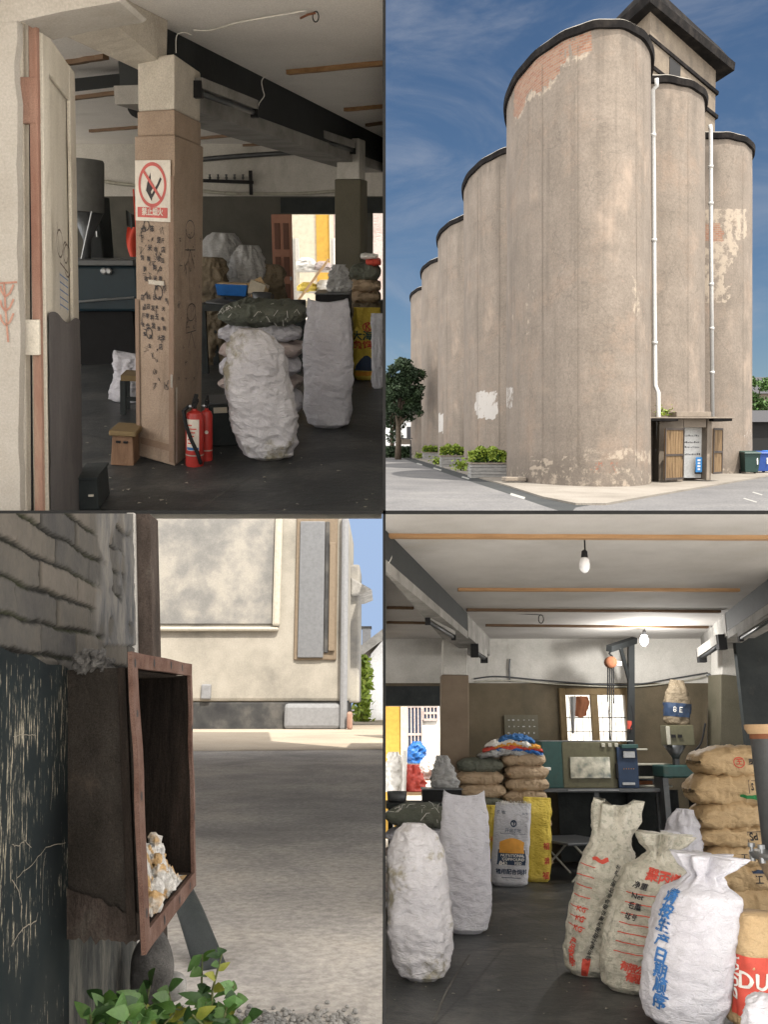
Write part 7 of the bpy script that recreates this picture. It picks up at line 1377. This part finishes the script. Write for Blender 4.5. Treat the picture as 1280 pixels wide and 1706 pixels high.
# seam rib and torn lower edge on the near side
b = MB(); b.slab([fro[0].lerp(bko[0], .06), fro[0].lerp(bko[0], .17), fro[3].lerp(bko[3], .17), fro[3].lerp(bko[3], .06)], Vector((-.0, -.012, 0))); b.build('side_rib', MATS['duct_inside'], T, bevel=.002)
b = MB(); g = random.Random(6); n = 28
for i in range(n):
    x0, x1 = i / n, (i + 1) / n; y0_ = .17 - .10 * x0 + .035 * noise.noise(Vector((x0 * 7, 2, 1))); y1_ = .17 - .10 * x1 + .035 * noise.noise(Vector((x1 * 7, 2, 1)))
    A0, A1 = bko[0].lerp(fro[0], x0), bko[0].lerp(fro[0], x1); B0, B1 = bko[3].lerp(fro[3], x0), bko[3].lerp(fro[3], x1); b.add([A0 + Vector((0, -.006, -.010 + .009 * noise.noise(Vector((i * .5, 8, 1))))), A1 + Vector((0, -.006, -.010 + .009 * noise.noise(Vector(((i + 1) * .5, 8, 1))))), A1.lerp(B1, y1_) + Vector((0, -.007, 0)), A0.lerp(B0, y0_) + Vector((0, -.007, 0))], [(0, 1, 2, 3)])
b.build('corroded_edge', MATS['rust_dark'], T, smooth=True)
# heap inside the duct
m, t, b = nt('lime_rubble'); co = node(t, 'ShaderNodeTexCoord').outputs['Object']; n1 = node(t, 'ShaderNodeTexNoise', {'Vector': co, 'Scale': 16, 'Detail': 3}); n2 = node(t, 'ShaderNodeTexNoise', {'Vector': co, 'Scale': 120, 'Detail': 6, 'Roughness': .8}); c_ = ramp(t, n1.outputs[0], [(.52, .51, .50), (.55, .53, .5), (.46, .30, .14), (.50, .34, .17)], [.3, .5, .56, .75]).outputs[0]; t.links.new(node(t, 'ShaderNodeVectorMath', {0: c_, 'Scale': node(t, 'ShaderNodeMapRange', {0: n2.outputs[0], 1: .3, 2: .7, 3: .6, 4: 1.35}).outputs[0]}, operation='SCALE').outputs[0], b.inputs['Base Color']); b.inputs['Roughness'].default_value = .95; bp = node(t, 'ShaderNodeBump', {'Height': n2.outputs[0], 'Strength': .9, 'Distance': .012}); t.links.new(bp.outputs[0], b.inputs['Normal'])
hb = (fro[0] + fro[1] + bko[0] + bko[1]) / 4; T2 = thing(3, 'rubble_heap', 'crumbly white and tan lime rubble lying inside the duct', 'rubble', o + fro[0], lean=False)
ex_, ey_ = fro[1] - fro[0], bko[0] - fro[0]; b = MB()
def HB(x, y):
    base = ex_ * (.03 + .88 * x) + ey_ * (.02 + .9 * y); h = (.125 * (1 - .55 * x) * (.03 + .97 * sstep(-.06, .38, y)) + .014 * noise.fractal(Vector((x * 9, y * 8, 3)), .55, 2.3, 6)) * sstep(1.0, .8, x); return base + U3 * max(.006, h)
b.grid(130, 90, HB); b.build('heap', m, T2, smooth=False)
g = random.Random(21)
for i in range(16):
    x, y = g.uniform(.05, .9), g.uniform(.0, .55); c = HB(x, y); r_ = g.uniform(.006, .017); b = MB()
    b.grid(9, 6, lambda a, e, c=c, r_=r_, i=i: (lambda d_: c + Vector((0, 0, r_ * .6)) + d_ * r_ * (1 + .6 * noise.noise(d_ * 1.7 + Vector((i * 2.3, 0, 0)))))(Vector((math.cos(6.283 * a) * math.cos(math.pi * (e - .5)), math.sin(6.283 * a) * math.cos(math.pi * (e - .5)), math.sin(math.pi * (e - .5))))), wrap=True); b.build('crumb', m, T2)


# mortar lumps on top of the duct
for i, (u, v, r_, lb) in enumerate(((140, 1100, .017, 'larger dark mortar lump on top of the duct'), (160, 1098, .015, 'pale edged broken brick piece on top of the duct'), (178, 1106, .012, 'small mortar lump on the duct top by the flange'))):
    c = at(3, u, v + 14, 1.49); T2 = thing(3, 'mortar_lump', lb, 'rubble', c, lean=False, group='mortar lumps on the duct'); b = MB()
    def LP(x, y):
        a_, e_ = 2 * math.pi * x, math.pi * (y - .5); d_ = Vector((math.cos(a_) * math.cos(e_), math.sin(a_) * math.cos(e_), math.sin(e_))); q = r_ * (1 + .7 * noise.noise(d_ * 1.8 + Vector((i * 3, 0, 0))) + .3 * noise.noise(d_ * 5 + Vector((i * 3, 0, 0)))); return d_ * q + Vector((0, 0, r_ * .75))
    b.grid(28, 18, LP, wrap=True); b.build('lump', MATS['mortar_grey'], T2)
# ---- ground
M('court_ground', [(0.248, 0.237, 0.232), (0.326, 0.309, 0.297), (0.394, 0.370, 0.346), (0.462, 0.420, 0.378)], .8, .95, .5, 18, stretch=(1, 1.1, 1), pos=[.32, .46, .56, .7], speck=.12, sscale=34)
struct(MB().grid(20, 40, lambda x, y: (-34 + 33.996 * x, 1.05 + 60 * y ** 2, -H3)).build('courtyard', MATS['court_ground'], p=3))
M('sunlit_ground', [(.26, .215, .17), (.32, .27, .21), (.36, .31, .25)], .6, .95, .4, 18, speck=.1, sscale=60)
yb3 = rowY(3, 1215); ys_ = rowY(3, 1249)
q = []; 
for i in range(25): x = -24 + (23.996) * i / 24; q.append((Vector((x, ys_ + .35 * noise.noise(Vector((x, 2, 0))) + .5 * math.sin(x * .4), -H3 + .005)), Vector((x, yb3 + 16, -H3 + .005))))
b = MB()
for i in range(24): b.add([q[i][0], q[i + 1][0], q[i + 1][1], q[i][1]], [(0, 1, 2, 3)])
struct(b.build('sunlit_strip', MATS['sunlit_ground'], p=3))  # warm colour paints the sunlit part of the court
# ---- house across the court
o = Vector((0, yb3, -H3)); xr = at(3, 578, 1200, yb3).x; o.x = xr; T = thing(3, 'house', 'large cream rendered house with a tall grey window across the courtyard', 'house', o, lean=False)
M('house_cream', [(.13, .122, .11), (.215, .20, .172), (.27, .25, .215), (.31, .288, .25)], .62, .95, .2, detail=5, speck=.05, sscale=30, pos=[.28, .42, .54, .68]); M('house_stain', [(.115, .115, .112), (.165, .16, .152), (.25, .235, .21), (.30, .28, .24)], .7, .95, .2, detail=5, speck=.05, sscale=30, pos=[.3, .45, .56, .7]); M('plinth_dark', [(0.020, 0.020, 0.022), (0.038, 0.038, 0.038), (0.084, 0.079, 0.073)], 1.6, .95, .2, detail=4, speck=.03, sscale=30); flat('cream_strip', (0.341, 0.316, 0.264), .9); flat('window_grey', (.12, .123, .13), .5); flat('brown_frame', (.15, .115, .08), .8); flat('pipe_grey', (.17, .172, .178), .7)
def hx(u, v=1150): return at(3, u, v, yb3).x - o.x
def hz(v, u=480): return at(3, u, v, yb3).z + H3
zt3 = hz(855.5) - .02
def hbx(u0, u1, v0, v1, y0_, y1_, m_, name, bev=.05): x0, x1, z1_, z0_ = hx(u0), hx(u1), hz(v0) if v0 > 857 else zt3, hz(v1); return B(((x0 + x1) / 2, (y0_ + y1_) / 2, (z0_ + z1_) / 2), (x1 - x0, y1_ - y0_, z1_ - z0_)).build(name, m_, T, bevel=bev)
hbx(150, 578, 856, 1169, 0, 4, MATS['house_cream'], 'wall', .08); hbx(150, 576, 1169.5, 1218, .03, 3.9, MATS['plinth_dark'], 'plinth', .04); hbx(475, 568, 1172, 1215, -.16, .02, MATS['pipe_grey'], 'block', .1)
hbx(150, 450.5, 856, 1040, -.04, .02, MATS['house_stain'], 'wall_panel', .02); hbx(451, 464, 856, 1044, -.16, .02, MATS['cream_strip'], 'moulding', .06); hbx(150, 462, 1045, 1052, -.14, .02, MATS['cream_strip'], 'moulding', .05)
f = hbx(488, 560, 856, 1100, -.06, .02, MATS['brown_frame'], 'window_frame', .03)
f.parent = T; g1 = hbx(495, 538, 870, 1096, -.12, -.065, MATS['window_grey'], 'window_pane', .02); hbx(538.5, 546, 870, 1088, -.1, -.062, MATS['plinth_dark'], 'dark_strip', .02); hbx(546.5, 557, 905, 1085, -.14, -.062, MATS['brown_frame'], 'shutter', .02)  # dark strip set between the pane and the shutter
hbx(567, 579, 856, 1217, -.22, -.06, MATS['pipe_grey'], 'corner_pipe', .07); hbx(336, 352, 1140, 1165, -.1, .02, MATS['pipe_grey'], 'vent', .03)
B((hx(590) * .5 + .0, 3.0, zt3 / 2 * .93), (hx(599) - hx(578.2), 2.0, hz(960)), None).build('side_wing', MATS['house_stain'], T, bevel=.06); b = MB(); x0, x1 = hx(578), hx(619); b.hexa([(x0, 1.8, hz(978)), (x1 - .25, 1.8, hz(975)), (x1 - .25, 4.4, hz(975)), (x0, 4.4, hz(978)), (x0, 1.8, hz(945)), (x1, 1.8, hz(968)), (x1, 4.4, hz(968)), (x0, 4.4, hz(945))]); b.build('eave', MATS['beam_concrete'], T, bevel=.05)
B((hx(584), -.3, .2), (.13, .15, .4)).build('red_box', MATS['frame_red'], T, bevel=.05)
# white gabled house, bush, tank
Yg = yb3 + 9; xw = at(3, 613, 1150, Yg).x; o = Vector((xw, Yg, -H3)); T = thing(3, 'gabled_house', 'white gabled house with a dark roof at the right edge of the courtyard', 'house', o, lean=False); zg1, zg2 = at(3, 613, 1090, Yg).z + H3, at(3, 640, 1066, Yg).z + H3; W = -.03 - xw
MB().hexa([(0, 0, 0), (W, 0, 0), (W, 4, 0), (0, 4, 0), (0.1, 0, zg1), (W, 0, zg2), (W, 4, zg2), (0.1, 4, zg1)]).build('wall', MATS['wall_white'], T); MB().hexa([(-.3, -.3, zg1 - .1), (W, -.3, zg2), (W, 4, zg2), (-.3, 4, zg1 - .1), (-.3, -.3, zg1 + .22), (W, -.3, zg2 + .35), (W, 4, zg2 + .35), (-.3, 4, zg1 + .22)]).build('roof', MATS['beam_concrete'], T)
o = Vector((at(3, 604, 1180, yb3 + 7).x, yb3 + 7, -H3)); T = thing(3, 'bush', 'bright green bush between the cream house and the white gabled one', 'bush', o, lean=False); hh = at(3, 606, 1092, yb3 + 7).z + H3; leaf_cloud(MB(), 900, lambda g: (g.gauss(0, .12), g.gauss(0, .3), g.random() * hh), .12, 8).build('foliage', MATS['leaf_bright'], T)
o = Vector((at(3, 610, 1090, yb3 + 15).x, yb3 + 15, -H3)); T = thing(3, 'far_tower', 'bluish tower block far behind the courtyard', 'building', o, lean=False); zz2 = at(3, 610, 1045, yb3 + 15).z + H3; B((0, 1, zz2 / 2), (.35, .5, zz2)).build('wall', MATS['pipe_grey'], T); B((0, 1, zz2 + .05), (.42, .56, .1)).build('roof', MATS['plinth_dark'], T)
m, t, b = nt('sky_blue'); t.nodes.remove(b); e = node(t, 'ShaderNodeEmission', {'Strength': .36}); e.inputs[0].default_value = (.50, .68, 1.0, 1); t.links.new(e.outputs[0], t.nodes['Material Output'].inputs[0])
Ysk = 90; struct(MB().add([Vector((-60, Ysk, -5)), Vector((-.004, Ysk, -5)), Vector((-.004, Ysk, at(3, 640, 856, Ysk).z)), Vector((-60, Ysk, at(3, 0, 856, Ysk).z))], [(0, 1, 2, 3)]).build('sky', m, p=3))
# ---- stones, pole, weeds
o = fl(3, 318, 1612); T = thing(3, 'pole', 'dark pole leaning on the ground behind the duct', 'pole', o, lean=False); a = at(3, 296, 1470, o.y + .3) - o; MB().tube([(0.06, 0, -.02), a * .5 + Vector((.02, 0, .02)), a], [.042, .036, .032], 12).build('pole_body', MATS['dark_paint'], T, smooth=True)
def stone(u, v, Y, rx, rz, label, m_, sd):
    c = at(3, u, v, Y); T2 = thing(3, 'stone', label, 'stone', c, lean=False, group='stones below the duct'); b = MB()
    def LP(x, y): a_, e_ = 2 * math.pi * x, math.pi * (y - .5); d_ = Vector((math.cos(a_) * math.cos(e_) * rx, math.sin(a_) * math.cos(e_) * rx, math.sin(e_) * rz)); return d_ * (1 + .3 * noise.noise(d_ * 14 + Vector((sd, 0, 0))))
    b.grid(28, 18, LP, wrap=True); b.build('rock', m_, T2, smooth=True)
stone(252, 1610, 1.95, .04, .065, 'dark grey stone standing under the lower corner of the duct', MATS['mortar_grey'], 3); stone(285, 1640, 2.0, .03, .03, 'pale stone beside the dark one under the duct', MATS['planter_stone'], 8)
g = random.Random(44); gb = MB()
for i in range(260):
    u, v = g.uniform(380, 600), 1712 - abs(g.gauss(0, 14)); q = fl(3, u, v); r_ = g.uniform(.003, .009); e0 = len(gb.v)
    if q.x > -.02: continue
    gb.lathe([(r_ * .6, 0), (r_, r_ * .5), (r_ * .5, r_ * 1.1)], 6, q)
go = gb.build('gravel', MATS['planter_stone'], p=3); go['kind'] = 'stuff'; go['label'] = 'loose pale gravel at the bottom of the courtyard'
def leaf_mesh(mb, base, d, L, W, nrm, curl, mi):
    d = d.normalized(); s_ = d.cross(nrm).normalized(); n = s_.cross(d).normalized(); pr = [(0, .0), (.12, .5), (.35, 1.0), (.6, .85), (.85, .4), (1, 0)]; b0 = len(mb.v)
    for t_, w_ in pr:
        c = base + d * L * t_ + n * (-curl * L * t_ * t_); jag_ = 1 + .12 * math.sin(t_ * 37); mb.v += [c - s_ * W / 2 * w_ * jag_ + n * W * .12 * w_, c, c + s_ * W / 2 * w_ * jag_ + n * W * .12 * w_]
    for i in range(len(pr) - 1):
        for k_ in (0, 1): mb.f.append((b0 + i * 3 + k_, b0 + i * 3 + k_ + 1, b0 + i * 3 + k_ + 4, b0 + i * 3 + k_ + 3)); mb.mi.append(mi)
M('weed_leaf', [(0.028, 0.066, 0.014), (0.047, 0.105, 0.019), (0.072, 0.143, 0.028)], 12, .45, .15, 60, speck=.05, spec=.4); M('weed_leaf_yellow', [(0.096, 0.132, 0.018), (0.180, 0.192, 0.030), (0.204, 0.180, 0.036)], 14, .5, .1, speck=.05); M('weed_leaf_dark', [(.012, .035, .008), (.024, .06, .013)], 14, .5, .15, 60, speck=.08); M('weed_leaf_pale', [(.06, .14, .035), (.10, .19, .06)], 14, .45, .15, 60, speck=.08); M('weed_stem', [(.05, .07, .02), (.10, .10, .04)], 9, .7, .1)
def weed(u, v, Y, tips, label, sd, LL=.04):
    g = random.Random(sd); o = at(3, u, v, Y); T = thing(3, 'weed', label, 'plant', o, lean=False, group='weeds below the duct'); st = MB(); lf = MB()
    for (tu, tv, dy) in tips:
        tip = at(3, tu, tv, Y + dy) - o; mid = tip * .5 + Vector((g.uniform(-.02, .02), 0, .02)); st.tube([(0, 0, -.03), mid, tip], [.0035, .0025, .0015], 6)
        for k_ in range(8):
            f_ = .35 + .65 * k_ / 7; c = mid.lerp(tip, (f_ - .5) * 2) if f_ > .5 else mid * (f_ * 2); d = Vector((g.uniform(-1, 1), g.uniform(-1, .5), g.uniform(-.1, .7))); nr = Vector((g.uniform(-.4, .4), -.75, g.uniform(.3, 1)))
            leaf_mesh(lf, c, d, LL * g.uniform(.55, 1.3), LL * g.uniform(.38, .7), nr, g.uniform(0, .5), g.choice((0, 0, 0, 2, 2, 3)) if g.random() > .08 else 1)
    st.build('stem', MATS['weed_stem'], T, smooth=True); lf.build('leaves', [MATS['weed_leaf'], MATS['weed_leaf_yellow'], MATS['weed_leaf_dark'], MATS['weed_leaf_pale']], T, smooth=True)
weed(175, 1775, 1.5, [(150, 1690, 0), (195, 1672, .05), (215, 1690, -.05), (170, 1660, .05), (240, 1695, 0)], 'leafy green weed at the foot of the dark board', 3, .032); weed(265, 1785, 1.62, [(235, 1665, 0), (280, 1648, .1), (300, 1680, 0), (225, 1695, 0), (262, 1690, .05), (320, 1690, .05), (250, 1640, .1)], 'dense green weed right under the duct corner', 5, .036)
weed(345, 1760, 1.85, [(337, 1590, 0), (372, 1580, 0), (330, 1650, .05), (390, 1640, .05)], 'tall weed with yellowing leaf tips beside the dark pole', 7, .032); weed(360, 1795, 1.6, [(380, 1672, 0), (340, 1660, 0), (412, 1695, 0), (320, 1690, -.05), (360, 1690, 0), (395, 1660, .05)], 'low weed at the edge of the gravel', 9, .036); weed(225, 1765, 1.7, [(200, 1685, 0), (250, 1690, .05)], 'small weed between the board and the duct corner', 11, .03)

grime('court_ground', (.16, .155, .15), .9, .46, .7, .6, (1, .5, 1)); grime('rust_red', (.07, .04, .032), 14, .5, .68, .7); grime('rust_brown', (.09, .07, .055), 10, .54, .7, .5)
